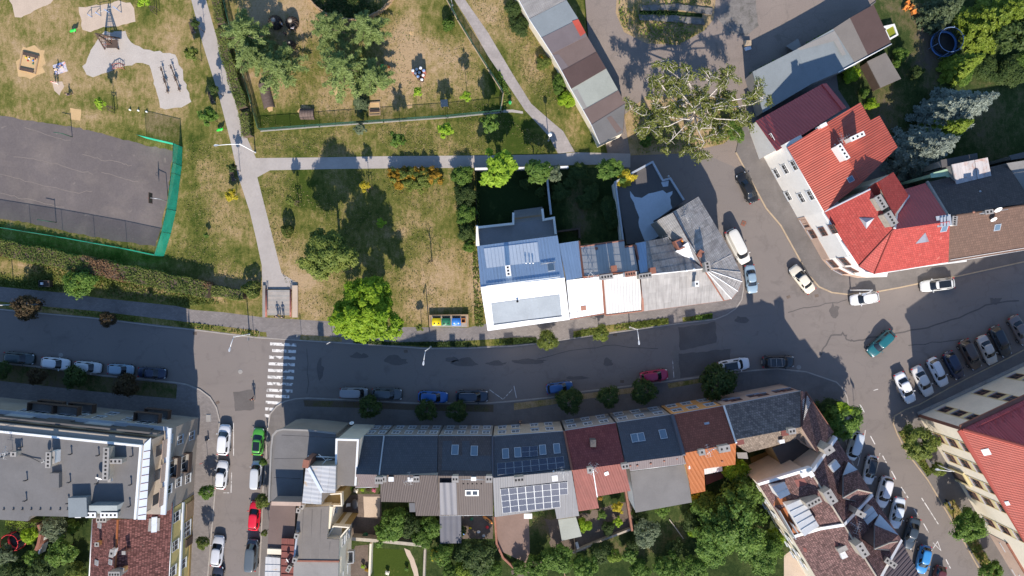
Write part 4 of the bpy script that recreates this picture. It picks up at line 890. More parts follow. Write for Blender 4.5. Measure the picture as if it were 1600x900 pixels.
skylight(h, 1558, 355, pf, .9, 1.0); chimney(h, 1546, 331, 11.6, 13, 8, 1.0, .5, 'chimney_c', 2); dish(h, 1560, 328, 13.0, .5, -80); dish(h, 1553, 343, 12.0, .42, -80); vent(h, 1532, 299, 10, .5, .1); vent(h, 1568, 313, 11, .4, .1); vent(h, 1522, 331, 12, .4, .12, 'chimney_b')
MB().tube(pxs([(1530,334),(1575,327)], 12.7), .05, 5).build('ridge_rail', M['steel'], h)
MB().prism(pxs([(1522,322),(1530,321),(1531,326),(1524,327)], 11.6), pxs([(1522,322),(1530,321),(1531,326),(1524,327)], 11)).build('skylight', M['glass'], h)
h = bldg('tin_shed', 'low shed with rusty pink-stained tin roof and a green painted gable behind the dark roof', 1515, 268)
p1 = slope((1495,291), (1549,277), 8.9, (1487,257), 9.4); roofed(h, [(1487,257),(1522,250),(1527,284),(1495,291)], p1, 'r_rust', 'grey_wall', du=1.2, dv=4); roofed(h, [(1523,250),(1543,246),(1549,277),(1528,284)], p1, 'r_rust', 'grey_wall', du=1.2, dv=4)
roofed(h, [(1470,250),(1527,239),(1528,249),(1472,262)], flat(8.2), 'f_dark', 'grey_wall')
M['green_paint'] = mat('pale_green_paint', (.36,.52,.36), .7, .1, 1, .08, 5)
roofed(h, [(1454,271),(1486,262),(1491,286),(1478,275),(1455,278)], flat(8.0), 'green_paint', 'green_paint')
h = bldg('grey_house', 'pale grey felt-roofed house at the right edge behind the brown tiled one', 1610, 280); h['category'] = 'house'
roofed(h, [(1573,255),(1700,235),(1700,302),(1613,316)], flat(8.8), 'f_light', 'grey_wall'); roofed(h, [(1577,243),(1640,228),(1640,240),(1580,250)], flat(6.5), 'f_grey', 'grey_wall')
# ---------------------------------------------------------------- south row
SG = 'terraced houses south of the main street'
ZE, ZR = 7.9, 11.7
def south(label, A, B, C, D, E, F, rmf, rmr, wm, ze=ZE, zr=ZR, zf=8.6, rear=None, wins=(2.2,), name='terraced_house', ext=None):
    """A,B front eave left,right; C,D ridge left,right; E,F rear eave left,right"""
    h = bldg(name, label, (A[0]+B[0])/2, (A[1]+E[1])/2, SG); h['category'] = 'house'
    pf = slope(B, A, ze, C, zr); pr = slope(E, F, zf, C, zr)
    roofed(h, [A, B, D, C], pf, rmf, wm, ins=.06); roofed(h, rear or [C, D, F, E], pr, rmr, wm, ins=.06)
    a, b = W(*A, ze), W(*B, ze); w = Wall(a, b, (0,1)); w.a += w.n*-.055; w.b += w.n*-.055
    gutter(h, a, b); gutter(h, W(*E, zf), W(*F, zf)) if not rear else None
    return h, pf, pr, w
# corner block at the side street
h = bldg('corner_house', 'grey flat-roofed corner house with rounded street corner and taller grey side block', 475, 720, SG); h['category'] = 'house'
FP = [(427,682),(431,675),(439,672),(447,671),(525,676),(524,790),(472,790),(424,783)]
roofed(h, [(424,757),(425,700),(427,680),(433,673),(443,671),(480,673),(525,678),(524,730),(474,728),(473,760)], flat(8.6), 'f_grey', 'beige_wall', ins=.06)
roofed(h, [(422,783),(424,757),(473,760),(472,784)], flat(8.58), 'f_grey', 'beige_wall', ins=.06)
MB().strip(pxs([(424,787),(470,788)], 11.2), -.25, .3, 3, 11.2).build('parapet', M['pink_wall'], h)
MB().prism(pxs([(543,665),(558,665),(558,735),(543,735)],0) and [Vector((p.x,p.y,8.4)) for p in pxs([(543,665),(558,665),(558,735),(543,735)],0)], pxs([(543,665),(558,665),(558,735),(543,735)],0)).build('wall', M['beige_wall'], h)  # hidden filler wall added to stop sun leaking through the gap
b = MB(); b.strip(pxs([(421,784),(424.5,700),(427,680),(433,673),(443,670.5),(480,672),(525,677)], 8.6), -.12, .12, 8.3, 8.85); b.build('parapet', M['grey_wall'], h)
for l in ([(440,680),(525,684)],[(428,717),(478,716)],[(428,746),(470,748)]): MB().tube(pxs(l, 8.60), .03, 4).build('felt_lap', M['f_dark'], h)
roofed(h, [(526,686),(562,687),(558,760),(524,758)], flat(10.9), 'f_warm', 'cream_wall', ins=.04)
b = MB(); b.strip(pxs([(524,758),(526,686),(560,687),(556,758)], 10.9), -.16, .10, 10.6, 11.1); b.build('parapet', M['trim'], h)
pT = slope((472,786), (478,727), 11.6, (524,728), 12.0); roofed(h, [(478,728),(525,728),(524,770),(503,770),(502,788),(472,786)], pT, 'r_tin', 'beige_wall', ins=.05, du=3.2, dv=1.1)
MB().strip(pxs([(482,731),(503,769)], 11.95), -.2, .2, 11.7, 12.0).build('roof_gully', M['r_smooth'], h)
chimney(h, 477.5, 725, 8, 12.6, 80, 1.0, .7, 'chimney_b', 0, 'copper')
MB().tube(pxs([(481,713),(523,715)], 8.9), .12, 6).build('roof_pipe', M['trim'], h)
p = W(514, 715, 9.2); b = MB(); b.tube([p, p+Vector((0,0,2.2))], .05, 5)
for dx, dy in ((-1.0,.9),(-1.1,-1.2),(.9,.2)): b.tube([p+Vector((0,0,1.6)), p+Vector((dx,dy,1.7))], .045, 4)
b.build('antenna', M['trim'], h); dish(h, 549.5, 661, 5.2, .35, 90)
wN = Wall(W(455,661), W(548,664), (0,1)); wN.panel(h, 1, 9, 3.9, 4.0, .06, 'trim', 'string_course')
q = pxs([(458,676),(459,666),(466,662),(524,664),(546,664.6),(546,676)], 0); MB().prism([Vector((p.x,p.y,8.3)) for p in q], [Vector((p.x,p.y,0)) for p in q]).build('wall', M['beige_wall'], h)
wN = Wall(W(447,661.5), W(546,664.6), (0,1))
for px, py in ((476,665.5),(468,671),(525,668.5),(517,674)): t_, z_ = wN.hit(px, py); wN.win(h, t_, max(1, z_-.7), 1.4, 1.5)
for px, py in ((560,671.5),(556,676.5),(551,681)): t_, z_ = wN.hit(px, py); wN.win(h, wN.len-1.2, max(.9, z_-.7), 1.6, 1.4)
MB().prism(pxs([(422,785),(462,787),(459,862),(418,858)], 3.4), pxs([(422,785),(462,787),(459,862),(418,858)], 0)).build('annexe', M['f_brown'], h)
MB().strip(pxs([(417,861),(440,862)], 3.9), -.5, .3, 3.2, 3.8).build('parapet', M['cream_wall'], h)
# tall rear wing
h = bldg('rear_wing', 'tall cream rear wing with ribbed grey roof stepping round a walled balcony', 500, 850); h['category'] = 'house'
z = 8.4
roofed(h, [(467,793),(514,791),(511,842),(530,843),(529,877),(459,875),(462,830)], flat(z), 'f_warm', 'cream_wall', ins=.05)
roofed(h, [(459,878),(529,878),(528,940),(457,940)], flat(z-.3), 'f_light', 'cream_wall', ins=.05)
for x in (474,488,502,516): MB().tube(pxs([(x, 796 if x < 510 else 846),(x-3, 873)], z), .022, 4).build('felt_lap', M['f_grey'], h)
MB().strip(pxs([(459,876.5),(530,877.5)], z+.1), -.12, .12, z-.3, z+.12).build('parapet', M['copper'], h)
MB().strip(pxs([(466,829),(460,874)], z), -.1, .1, z-.2, z+.35).build('parapet', M['zinc'], h)
wE = Wall(W(541,768), W(549,868), (1,.1)); q = [W(541,768),W(534,842),W(533,880),W(530,900)]
# balconies: solid parapets with a lower floor between them
for l, zt in (([(513,790),(503,789),(504,773),(533,771),(534,790)], 7.2), ([(511,842),(529,842.5),(545,824),(521,822)], 7.4)):
    MB().prism(pxs(l, zt-.9), [Vector((p.x,p.y,0)) for p in pxs(l, zt-.9)]).build('balcony', M['ochre_wall'], h)
    b = MB(); b.strip(pxs(l, zt), -.09, .09, zt-1.0, zt+.1, True); b.build('parapet', M['cream_wall'], h)
BX = [(514,791),(524,775),(536,762),(541,780),(534,797),(549,798),(551,815),(545,830),(534,846),(534,930),(529,940),(520,860)]
ww = [Vector((p.x,p.y,0)) for p in (W(535,765),W(541,790),W(541,800))]
wallslab(h, W(540,768), W(536,800), 2.5, 0, 7.6, 'cream_wall', (1,0)); wallslab(h, W(551,800), W(549,868), 2.0, 0, 6.6, 'cream_wall', (1,0)); wallslab(h, W(548,870), W(545,930), 2.5, 0, 7.2, 'cream_wall', (1,0))
w1 = Wall(W(540,768), W(536,800), (1,0)); w2 = Wall(W(551,800), W(549,868), (1,0)); w3 = Wall(W(548,870), W(545,930), (1,0))
for w_, pts in ((w1, ((531,786),(523,798))), (w2, ((546,817),(543,836),(536,846))), (w3, ((542,862),(533,878),(540,893)))):
    for px, py in pts: t_, z_ = w_.hit(px, py); w_.win(h, min(max(t_, .8), w_.len-.8), min(max(.8, z_-.7), 5.2), 1.2, 1.4)
MB().prism(pxs([(545,859),(554,858.5),(554,876),(545,877)], 3.2), pxs([(545,859),(554,858.5),(554,876),(545,877)], 2.9)).build('balcony', M['f_grey'], h)
b = MB(); b.strip(pxs([(545,859),(554,858.5),(554,876),(545,877)], 3.2), -.06, .06, 3.2, 4.1); b.build('railing', M['steel'], h)
for x, y in ((466,798),(471,792),(463,838),(460,876)): chimney(h, x, y, 8, 9.4, 80, .6, .5, 'chimney_c', 1)
MB().prism(pxs([(440,841),(460,842),(458,940),(438,940)], 4.4), pxs([(440,841),(460,842),(458,940),(438,940)], 0)).build('annexe', M['r_maroon'], h)
pq = flat(4.42); roof_plane(h, [(440,841),(460,842),(458,940),(438,940)], pq, 'r_salmon', .1, proud=.03)
for y in (852,862,873,885,897): MB().tube(pxs([(439.5,y),(459,y+1)], 4.5), .06, 4).build('seam', M['r_salmon'], h)
roofed(h, [(415,870),(438,872),(437,940),(412,940)], flat(4.0), 'r_tin', 'white_wall', ins=.05)
for y in (882,893): MB().tube(pxs([(414,y),(438,y+1)], 4.02), .05, 4).build('seam', M['zinc'], h)
chimney(h, 451, 889, 4.2, 5.4, 60, .9, .5, 'chimney_c', 2); dish(h, 449, 876, 5.3, .35, -150)
# terrace, west to east
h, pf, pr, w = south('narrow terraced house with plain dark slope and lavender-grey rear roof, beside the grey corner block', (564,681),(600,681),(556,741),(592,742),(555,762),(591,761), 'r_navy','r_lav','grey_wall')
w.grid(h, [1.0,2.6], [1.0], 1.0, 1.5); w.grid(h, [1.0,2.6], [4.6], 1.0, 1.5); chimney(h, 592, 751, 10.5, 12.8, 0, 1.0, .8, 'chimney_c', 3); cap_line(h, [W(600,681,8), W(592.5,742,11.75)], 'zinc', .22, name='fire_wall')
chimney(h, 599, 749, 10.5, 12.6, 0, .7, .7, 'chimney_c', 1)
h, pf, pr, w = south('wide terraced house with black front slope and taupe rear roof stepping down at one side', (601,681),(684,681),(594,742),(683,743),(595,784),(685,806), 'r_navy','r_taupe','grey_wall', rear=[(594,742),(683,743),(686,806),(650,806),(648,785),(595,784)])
w.grid(h, [1.2,3.1,5.0,6.8], [1.0,4.6], 1.1, 1.5)
for x in (611,641): chimney(h, x, 749, 11, 12.2, 0, .6, .5, 'white_wall', 0, 'trim')
chimney(h, 650.5, 749, 11, 12.8, 0, .75, .7, 'chimney_c', 2); ribs(h, [(594,742),(683,743),(686,806),(650,806),(648,785),(595,784)], pr, 'r_taupe', .6, .03, .035)
antenna(h, 642, 745, 11.6, 1.5, 30)
for x in (620,628,635,661,675): vent(h, x, 749, 11, .3, .08, 'dark')
MB().prism(pxs([(639,786),(648,786),(649,800),(640,800)], 3), pxs([(639,786),(648,786),(649,800),(640,800)], 0)).build('annexe', M['r_ltgrey'], h)
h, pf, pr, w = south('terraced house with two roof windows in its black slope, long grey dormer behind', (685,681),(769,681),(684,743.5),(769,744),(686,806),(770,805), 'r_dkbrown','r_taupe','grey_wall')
w.grid(h, [1.2,3.1,5.0,6.8], [1.0,4.6], 1.1, 1.5)
roof_plane(h, [(692,689),(706,689),(706,708),(722,713),(722,689),(734,689),(735,712),(768,712),(768,736),(690,735)], pf, 'r_navy', .02, 'roof_panel', proud=.03)
skylight(h, 711, 703, pf, 1.0, 1.5); skylight(h, 741, 704.5, pf, 1.0, 1.5)
dp = slope((687,804), (714,804), 9.3, (687,754), 11.9); roofed(h, [(687,754),(713,754),(714.5,804),(687.5,804)], dp, 'r_bluegrey', 'grey_wall', zb=5, du=.9, dv=30, label='ribbed blue-grey dormer roof')
MB().prism([pr.at(*q)+pr.n*.12 for q in ((727,765),(748,765),(748,774),(727,774))], [pr.at(*q)-pr.n*.05 for q in ((727,765),(748,765),(748,774),(727,774))]).build('window_frame', M['trim'], h)
for x0 in (728.5, 738.5): MB().prism([pr.at(*q)+pr.n*.13 for q in ((x0,766.5),(x0+7.5,766.5),(x0+7.5,772.5),(x0,772.5))], [pr.at(*q) for q in ((x0,766.5),(x0+7.5,766.5),(x0+7.5,772.5),(x0,772.5))]).build('pane', M['glass'], h)
for x, n_ in ((711,2),(764,2)): chimney(h, x, 749, 10.8, 12.8, 0, .8, .8, 'chimney_c', n_)
MB().tube(pxs([(717,749),(757,749.5)], 12), .06, 5).build('ridge_rail', M['steel'], h); chimney(h, 740, 748.5, 11, 12.2, 0, .6, .4, 'white_wall', 0, 'trim')
for x in (724,731,738,745,752): vent(h, x, 756, 10.8, .35, .07, 'dark')
pl = slope((687,849), (720,849), 2.6, (687,806), 3.2); roofed(h, [(687,806),(720,805.5),(721,848.5),(688,849)], pl, 'r_bluegrey', 'grey_wall', du=60, dv=.62, label='lean-to roof of blue-grey metal strips')
ribs(h, [(684,744),(770,744.5),(770,805),(686,806)], pr, 'r_taupe', .45, .03, .03)
h, pf, pr, w = south('terraced house covered in dark solar panels on both slopes of its roof', (770,682),(881,674),(770,747),(893,735.5),(773,808),(905,806), 'r_navy','r_ltgrey','chimney_c', rear=[(770,747),(893,735.5),(905,806),(870,811),(867,795),(773,808)])
w.grid(h, [1.3,3.3,6.2,8.4], [1.0,4.6], 1.2, 1.5)
solar(h, pf, (815,699), (840,697), (815,715), 2, 2); solar(h, pf, (776.5,724.5), (880.5,713.5), (777.5,743), 8, 2)
solar(h, pr, (781.5,763.5), (886.5,752), (785.5,801), 8, 4, {(7,2),(7,3)})
for x, y in ((809,707),(848,703),(870,701),(790,709)): skylight(h, x, y, pf, .95, 1.5)
ribs(h, [(770,747),(893,735.5),(905,806),(870,811),(867,795),(773,808)], pr, 'r_ltgrey', .5, .03, .03)
chimney(h, 811, 750, 10.8, 13, 6, 1.3, .7, 'chimney_c', 3); chimney(h, 867, 747.5, 10.8, 11.9, 6, .7, .7, 'white_wall', 0, 'trim'); vent(h, 824, 741, 11, .5, .1, 'white_metal'); vent(h, 865, 737, 11.2, .5, .1, 'white_metal'); antenna(h, 878, 735, 11.5, 1.6, 100)
cap_line(h, [W(881.5,674,8.05), W(894,735.5,11.85)], 'copper', .3, name='fire_wall'); cap_line(h, [W(769.5,682,8.0), W(769.8,746,11.8)], 'r_bluegrey', .3, name='fire_wall')
pl = slope((878,844), (909,838), 2.9, (872,812), 3.1); roofed(h, [(872,812),(900,808),(909,838),(878,845)], pl, 'f_green', 'white_wall', ins=.06, label='felt roof of the rear porch')
h, pf, pr, w = south('terraced house with maroon tiled front and faded salmon sheet roof behind', (883,673),(962,661),(894,735),(976,724),(904,799),(984,767), 'r_maroon','r_salmon','grey_wall', rear=[(894,735),(976,724),(985,767),(932,776),(936,794),(904,799)])
w.grid(h, [1.2,3.6,6.0], [1.0,4.6], 1.3, 1.5)
cap_line(h, [pr.at(926,731.5)+pr.n*.05, pr.at(933,776)+pr.n*.05], 'zinc', .16, name='flashing'); ribs(h, [(894,735),(976,724),(985,767),(932,776),(936,794),(904,799)], pr, 'r_salmon', 1.1, .03, .04)
chimney(h, 922, 735, 10.8, 12.6, 8, .7, .7, 'chimney_c', 1); antenna(h, 926, 728, 11.6, 1.8, 60); skylight(h, 947.5, 739.5, pr, .6, .6, 'trim', 'trim'); MB().obox(W(927,693,10.3), (1,0), (0,1), .4, .5, 8.8, 10.3).build('roof_hatch', M['f_dark'], h)
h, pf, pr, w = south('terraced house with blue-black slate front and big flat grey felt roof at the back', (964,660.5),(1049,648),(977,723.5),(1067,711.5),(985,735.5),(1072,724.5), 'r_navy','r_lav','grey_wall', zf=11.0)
w.grid(h, [1.2,3.8,6.6], [1.0,4.6], 1.4, 1.5)
skylight(h, 991.5, 684.5, pf, .95, 1.3); skylight(h, 1002, 683, pf, .95, 1.3); skylight(h, 1036, 678.5, pf, 1.0, 1.4)
gp = slope((993,801), (1081,785), 7.6, (984.5,737), 8.6); roofed(h, [(984.5,737),(1072,725.5),(1081,785),(993,801)], gp, 'f_grey', 'white_wall', ins=.06)
chimney(h, 977, 729, 11, 12.8, 8, .9, .6, 'chimney_c', 2); 
for x, y in ((985,728),(996,727.5),(1017,724.5),(1038,720.5),(1058,717)): vent(h, x, y, 11.1, .45, .1, 'chimney_b')
cap_line(h, [W(1050,648,8.05), W(1068.5,711,11.8)], 'r_bluegrey', .6, name='fire_wall'); cap_line(h, [gp.at(1071,714)+Vector((0,0,1.5)), gp.at(1073,728)+Vector((0,0,1.5))], 'trim', .3, name='fire_wall')
h, pf, pr, w = south('terraced house with red-brown tiles to the street and bright orange sheet roof behind', (1051,648),(1130,634.5),(1069,708),(1150,692.5),(1080,772),(1149,726), 'r_redbrown','r_orange','orange_wall', zf=7.4, rear=[(1069,708),(1150,692.5),(1149,726),(1100,732.5),(1102,767.5),(1080,772)])
w.grid(h, [1.3,3.6,6.2], [1.0,4.6], 1.5, 1.5)
ribs(h, [(1069,708),(1150,692.5),(1149,726),(1100,732.5),(1102,767.5),(1080,772)], pr, 'r_orange', .55, .03, .04)
chimney(h, 1097, 707, 10.6, 12.4, 10, .8, .7, 'chimney_c', 1); chimney(h, 1132, 701.5, 10.4, 12.6, 10, 1.5, .8, 'chimney_c', 2); antenna(h, 1104, 701, 11.3, 1.8, 40); MB().obox(W(1105,664,9.4), (.98,.2), (-.2,.98), .35, .35, 8.4, 9.4).build('roof_hatch', M['zinc'], h)
MB().tube([W(1110,703,12.2), W(1122,700,12.2)], .05, 5).build('ridge_rail', M['steel'], h)
for x, y in ((1080,713),(1087,711),(1129,721)): vent(h, x, y, 10.4, .3, .1, 'copper')
pl = slope((1101,741), (1129,735), 3.0, (1100,733), 3.1); roofed(h, [(1100,733),(1128,727.5),(1129,736),(1101,741.5)], flat(3.6), 'r_white', 'white_wall')
MB().prism(pxs([(1102,743),(1130,737),(1130,747),(1103,758)], 2.4), pxs([(1102,743),(1130,737),(1130,747),(1103,758)], 0)).build('annexe', M['r_redbrown'], h)
cap_line(h, [W(1131,634,8.05), W(1150.5,692,11.8)], 'trim', .3, name='fire_wall')
h, pf, pr, w = south('corner terraced house with large mossy grey tiled slope, mottled hip and sandy rear roof', (1132,634),(1252,611),(1150,687),(1252,667.5),(1168,707.5),(1208,697), 'r_slate','f_sandy','pink_wall', zf=9.6, rear=[(1150,687),(1252,667.5),(1276,708),(1247,685),(1208,697.5),(1170,707),(1160,702)])
for px, py in ((1140,625),(1178,618),(1218,611)): t_, z_ = w.hit(px, py); w.win(h, min(max(1, t_), w.len-1), max(.9, z_-.6), 1.8, 1.4, fm='copper')
w.grid(h, [2.5,6.5,10.2], [4.6], 1.7, 1.5, fm='copper')
ph = Plane(W(1259,613,7.9), W(1302,676,7.9), W(1252,667,11.7)); roofed(h, [(1252,611),(1259,613),(1302,676),(1277,707),(1252,667)], ph, 'r_mottle', 'pink_wall', ins=.08)
cap_line(h, [W(1252,611,7.95), W(1252.5,667,11.75)], 'r_mottle', .25, name='hip_tiles'); cap_line(h, [W(1260,614,7.95), W(1252.5,667,11.75)], 'r_mottle', .25, name='hip_tiles')
ribs(h, [(1254,625),(1262,618),(1266,630),(1254,660)], ph, 'trim', .3, .05, .06, 'snow_guard', 'u')
gutter(h, W(1260,612,7.9), W(1303,676,7.9), 'copper')
chimney(h, 1238, 674, 10.6, 12.6, 10, .9, .7, 'chimney_c', 2); chimney(h, 1228.5, 676, 10.5, 11.4, 10, 1.2, .7, 'chimney_b', 0, 'r_salmon'); chimney(h, 1157, 691, 10.3, 11.5, 10, .9, .6, 'chimney_b', 0, 'r_salmon'); chimney(h, 1222, 690, 10, 11, 10, .6, .4, 'white_wall', 0, 'trim')
pl = slope((1208,699), (1246,685), 6.4, (1221,726), 5.4); roofed(h, [(1207,700),(1248,684),(1276,708),(1221,727)], pl, 'f_dark', 'ochre_wall', label='dark felt roof over the yard annexe')
MB().prism(pxs([(1151,707),(1167,707),(1169,717),(1153,716)], 6.5), pxs([(1151,707),(1167,707),(1169,717),(1153,716)], 5.8)).build('roof_terrace', M['f_light'], h)
yd = slab('yard_paving', [(1172,715),(1208,702),(1222,728),(1272,712),(1285,730),(1190,752),(1178,740)], .05, .15, M['ochre_yard'])
MB().lathe([(1.35,.15),(1.35,.5),(1.25,.55),(1.2,.4)], 24, W(1250,720)[:2]).build('paddling_pool', M['concrete'], h)
# ---------------------------------------------------------------- tiled block along the south-east street
h = bldg('tiled_apartment_house', 'large house with mottled brown tiled roof, white party-wall lines and white sheet dormers', 1290, 770); h['category'] = 'house'
ZE2, ZR2 = 8.4, 12.6
pE = slope((1306,684), (1362,772), ZE2, (1271,746), ZR2); pE = Plane(W(1306,684,ZE2), W(1362,772,ZE2), W(1294,780,ZR2))
pW = Plane(W(1186,756,ZE2), W(1237,838,ZE2), W(1294,780,ZR2))
E1 = [(1306,684),(1362,772),(1317,818),(1270,742)]; W1 = [(1185,756),(1268,737),(1270,742),(1317,818),(1237,838)]
roofed(h, E1, pE, 'r_mottle', 'cream_wall'); roofed(h, W1, pW, 'r_mottle', 'cream_wall')
cap_line(h, [pE.at(1270,742)+Vector((0,0,.05)), pE.at(1317,818)+Vector((0,0,.05))], 'chimney_c', .25)
def party(par, pts, pls):
    for i in range(len(pts)-1):
        a_, b_ = pls[i].at(*pts[i]), pls[i].at(*pts[i+1]); d = (b_-a_); n_ = Vector((-d.y,d.x,0)).normalized()*.2
        MB().prism([p+Vector((0,0,.35)) for p in (a_-n_,b_-n_,b_+n_,a_+n_)], [p-Vector((0,0,.6)) for p in (a_-n_,b_-n_,b_+n_,a_+n_)]).build('party_wall', M['trim'], par)
party(h, [(1306,683),(1269,735)], [pE]); party(h, [(1267,731),(1184,756)], [pW])
def dormer(par, pl, foot, m, z0, z1, wm='white_wall', gable=True, label=None):
    """foot: front-left, front-right (lower edge), back-right, back-left measured on the dormer's own roof"""
    pd = slope(foot[0], foot[1], z0, foot[2], z1); roofed(par, foot, pd, m, wm, zb=z0-1.6, ins=.05, label=label); return pd
M['r_white2'] = mat('white_dormer_sheet', (.62,.62,.60), .5, .06, .6, .06, 4, [((.42,.41,.40), .6, .56, .74, .5)], bmp=.05)
for f_, z0, z1, n_ in (([(1206,761),(1226,753),(1235,772),(1219,780)], 10.6, 11.8, 2), ([(1229,790),(1254,779),(1280,822),(1257,838)], 11.0, 11.9, 5)):
    pd = dormer(h, pW, f_, 'r_white2', z0, z1); a_, b_, c_, d_ = [pd.at(*q) for q in f_]
    for k in range(1, n_): MB().tube([a_.lerp(d_, k/n_)+Vector((0,0,.03)), b_.lerp(c_, k/n_)+Vector((0,0,.03))], .05, 4).build('seam', M['zinc'], h)
MB().prism([pW.at(*q)+Vector((0,0,.12)) for q in ((1217,797),(1228,791),(1252,832),(1238,836))], [pW.at(*q)-Vector((0,0,.2)) for q in ((1217,797),(1228,791),(1252,832),(1238,836))]).build('roof_terrace', M['r_orange'], h)
b = MB(); b.strip([pW.at(1211,792), pW.at(1236,836)], -.06, .06, 8.6, 10.2); b.strip([pW.at(1231,813), pW.at(1240,828)], -.05, .05, 9.2, 10.6); b.build('railing', M['steel'], h)
MB().prism([pE.at(*q)+Vector((0,0,.5)) for q in ((1293,727),(1304,717),(1311,727),(1300,737))], [pE.at(*q)-Vector((0,0,.4)) for q in ((1293,727),(1304,717),(1311,727),(1300,737))]).build('roof_hatch', M['r_white2'], h)
# gabled dormer over the street
def gable_dormer(par, wl, ridge, eL, eR, z, m='r_mottle'):
    """ridge = (back, front); eL/eR = (back, front) eaves left and right"""
    pA = Plane(W(*eL[0], z), W(*eL[1], z), W(*ridge[0], z+2.2)); pB = Plane(W(*eR[0], z), W(*eR[1], z), W(*ridge[0], z+2.2))
    roofed(par, [eL[0], eL[1], ridge[1], ridge[0]], pA, m, 'white_wall', zb=6); roofed(par, [eR[0], eR[1], ridge[1], ridge[0]], pB, m, 'white_wall', zb=6)
    cap_line(par, [pA.at(*ridge[0]), pA.at(*ridge[1])], 'chimney_c', .2)
    b = MB(); b.tube([W(*eL[0], z), W(*eL[1], z)], .16, 4, smooth=False); b.build('gutter', M['trim'], par); MB().tube([W(*eR[0], z), W(*eR[1], z)], .16, 4, smooth=False).build('gutter', M['trim'], par)
def tower(par, NW, NN, NE, P, Wc, Sc, E, zn, zp, zs):
    pn = Plane(W(*NW, zn), W(*NE, zn), W(*P, zp)); roofed(par, [NW, NE, P, Wc], pn, 'r_mottle', 'f_dkbrown', zb=7, label='shaded north face of the street dormer')
    wz = pn.at(*Wc); pe = Plane(W(*NE, zn), W(*E, zs), W(*P, zp)); roofed(par, [NE, E, P], pe, 'r_mottle', 'f_dkbrown', zb=7)
    roofed(par, [Wc, P, E, Sc], Plane(wz, W(*P, zp), W(*Sc, zs)), 'r_mottle', 'f_dkbrown', zb=7); roofed(par, [NW, NN, NE], flat(zn), 'r_white2', 'f_dkbrown', zb=7)
    cap_line(par, [wz, W(*P, zp), W(*E, zs)], 'chimney_c', .2, name='ridge_tiles'); MB().tube([W(*NW, zn), wz, W(*Sc, zs)], .10, 6).build('gutter', M['r_ltgrey'], par)
tower(h, (1317,743), (1326,722), (1340,734), (1340,765), (1317,778), (1337,783), (1362,770), 10.4, 13.2, 10.4)
chimney(h, 1296, 703.5, 10, 13.6, 35, 1.2, .9, 'chimney_c', 1); chimney(h, 1298, 777, 11.5, 14.2, -58, 1.9, 1.1, 'chimney_c', 3); chimney(h, 1272, 785.5, 10.5, 13.2, 28, 2.0, .7, 'chimney_c', 4); chimney(h, 1268, 741, 12, 13.4, -58, .7, .5, 'white_wall', 0, 'trim'); chimney(h, 1257, 741.5, 11, 12.4, 20, .8, .6, 'white_wall', 0, 'trim')
MB().prism([pW.at(*q)+pW.n*.03 for q in ((1241,750),(1256,747),(1262,757),(1246,761))], [pW.at(*q)-pW.n*.05 for q in ((1241,750),(1256,747),(1262,757),(1246,761))]).build('roof_patch', M['r_salmon'], h)
MB().prism([pW.at(*q)+pW.n*.03 for q in ((1212,779),(1228,775),(1230,787),(1208,790))], [pW.at(*q)-pW.n*.05 for q in ((1212,779),(1228,775),(1230,787),(1208,790))]).build('roof_patch', M['r_orange'], h)
wb = Wall(W(1191,752), W(1236,822), (-1,0)); wb = Wall(pW.at(1186,757), pW.at(1237,837), (-1,-.3))
for t_ in (1.5,4,6.5): wb.win(h, t_, 4.6, 1.1, 1.4); wb.win(h, t_, 1.2, 1.1, 1.4)
h = bldg('tiled_apartment_house', 'large house with brown tiled roof and a small white chimney hatch, at the lower edge', 1300, 870); h['category'] = 'house'
pE2 = Plane(W(1362,772,ZE2), W(1415,842,ZE2), W(1340,856,ZR2)); pW2 = Plane(W(1237,838,ZE2), W(1275,905,ZE2), W(1340,856,ZR2))
roofed(h, [(1362,772),(1408,842),(1372,905),(1317,819)], pE2, 'r_mottle', 'cream_wall'); roofed(h, [(1237,838),(1317,819),(1400,951),(1310,960)], pW2, 'r_mottle', 'cream_wall')
cap_line(h, [pE2.at(1318,820)+Vector((0,0,.05)), pE2.at(1372,905)+Vector((0,0,.05))], 'chimney_c', .25)
party(h, [(1362,772),(1340,795),(1318,818)], [pE2,pE2]); party(h, [(1317,819),(1280,825),(1237,838)], [pW2,pW2])
pd = dormer(h, pE2, [(1349,826),(1341,808),(1363,791),(1372,805)], 'r_white2', 10.4, 10.9)
MB().tube([pd.at(1345,817)+pd.n*.04, pd.at(1367.5,798)+pd.n*.04], .05, 4).build('seam', M['zinc'], h)
tower(h, (1366,820), (1375,804), (1404,836), (1390,848), (1366,858), (1390,859), (1402,846), 10.5, 13.0, 10.6)
chimney(h, 1345, 803.5, 10.5, 13.4, -28, 1.3, .7, 'chimney_c', 1); chimney(h, 1348, 860, 12, 14.4, -58, 1.9, 1.0, 'chimney_c', 3)
MB().obox(W(1323,864,11.6), (.9,.4), (-.4,.9), .9, .6, 9.5, 11.6).build('roof_hatch', M['r_white2'], h); chimney(h, 1318, 858, 10.5, 11.9, 25, 1.5, .6, 'chimney_c', 0)
antenna(h, 1331, 818, 11.4, 1.8, 70)
for q in (((1255,855),(1260,857),(1261,863),(1256,862)), ((1305,846),(1310,848),(1309,855),(1304,852))): MB().prism([pW2.at(*p)+pW2.n*.03 for p in q], [pW2.at(*p)-pW2.n*.05 for p in q]).build('roof_patch', M['r_salmon'], h)
wb = Wall(pW2.at(1238,840), pW2.at(1275,905), (-1,-.3)); wb.grid(h, [1.5,4,6], [1.2,4.6], 1.1, 1.4)
h = bldg('ribbed_roof_house', 'house with pinkish ribbed sheet roof and a low chimney at the lower edge', 1400, 880); h['category'] = 'house'
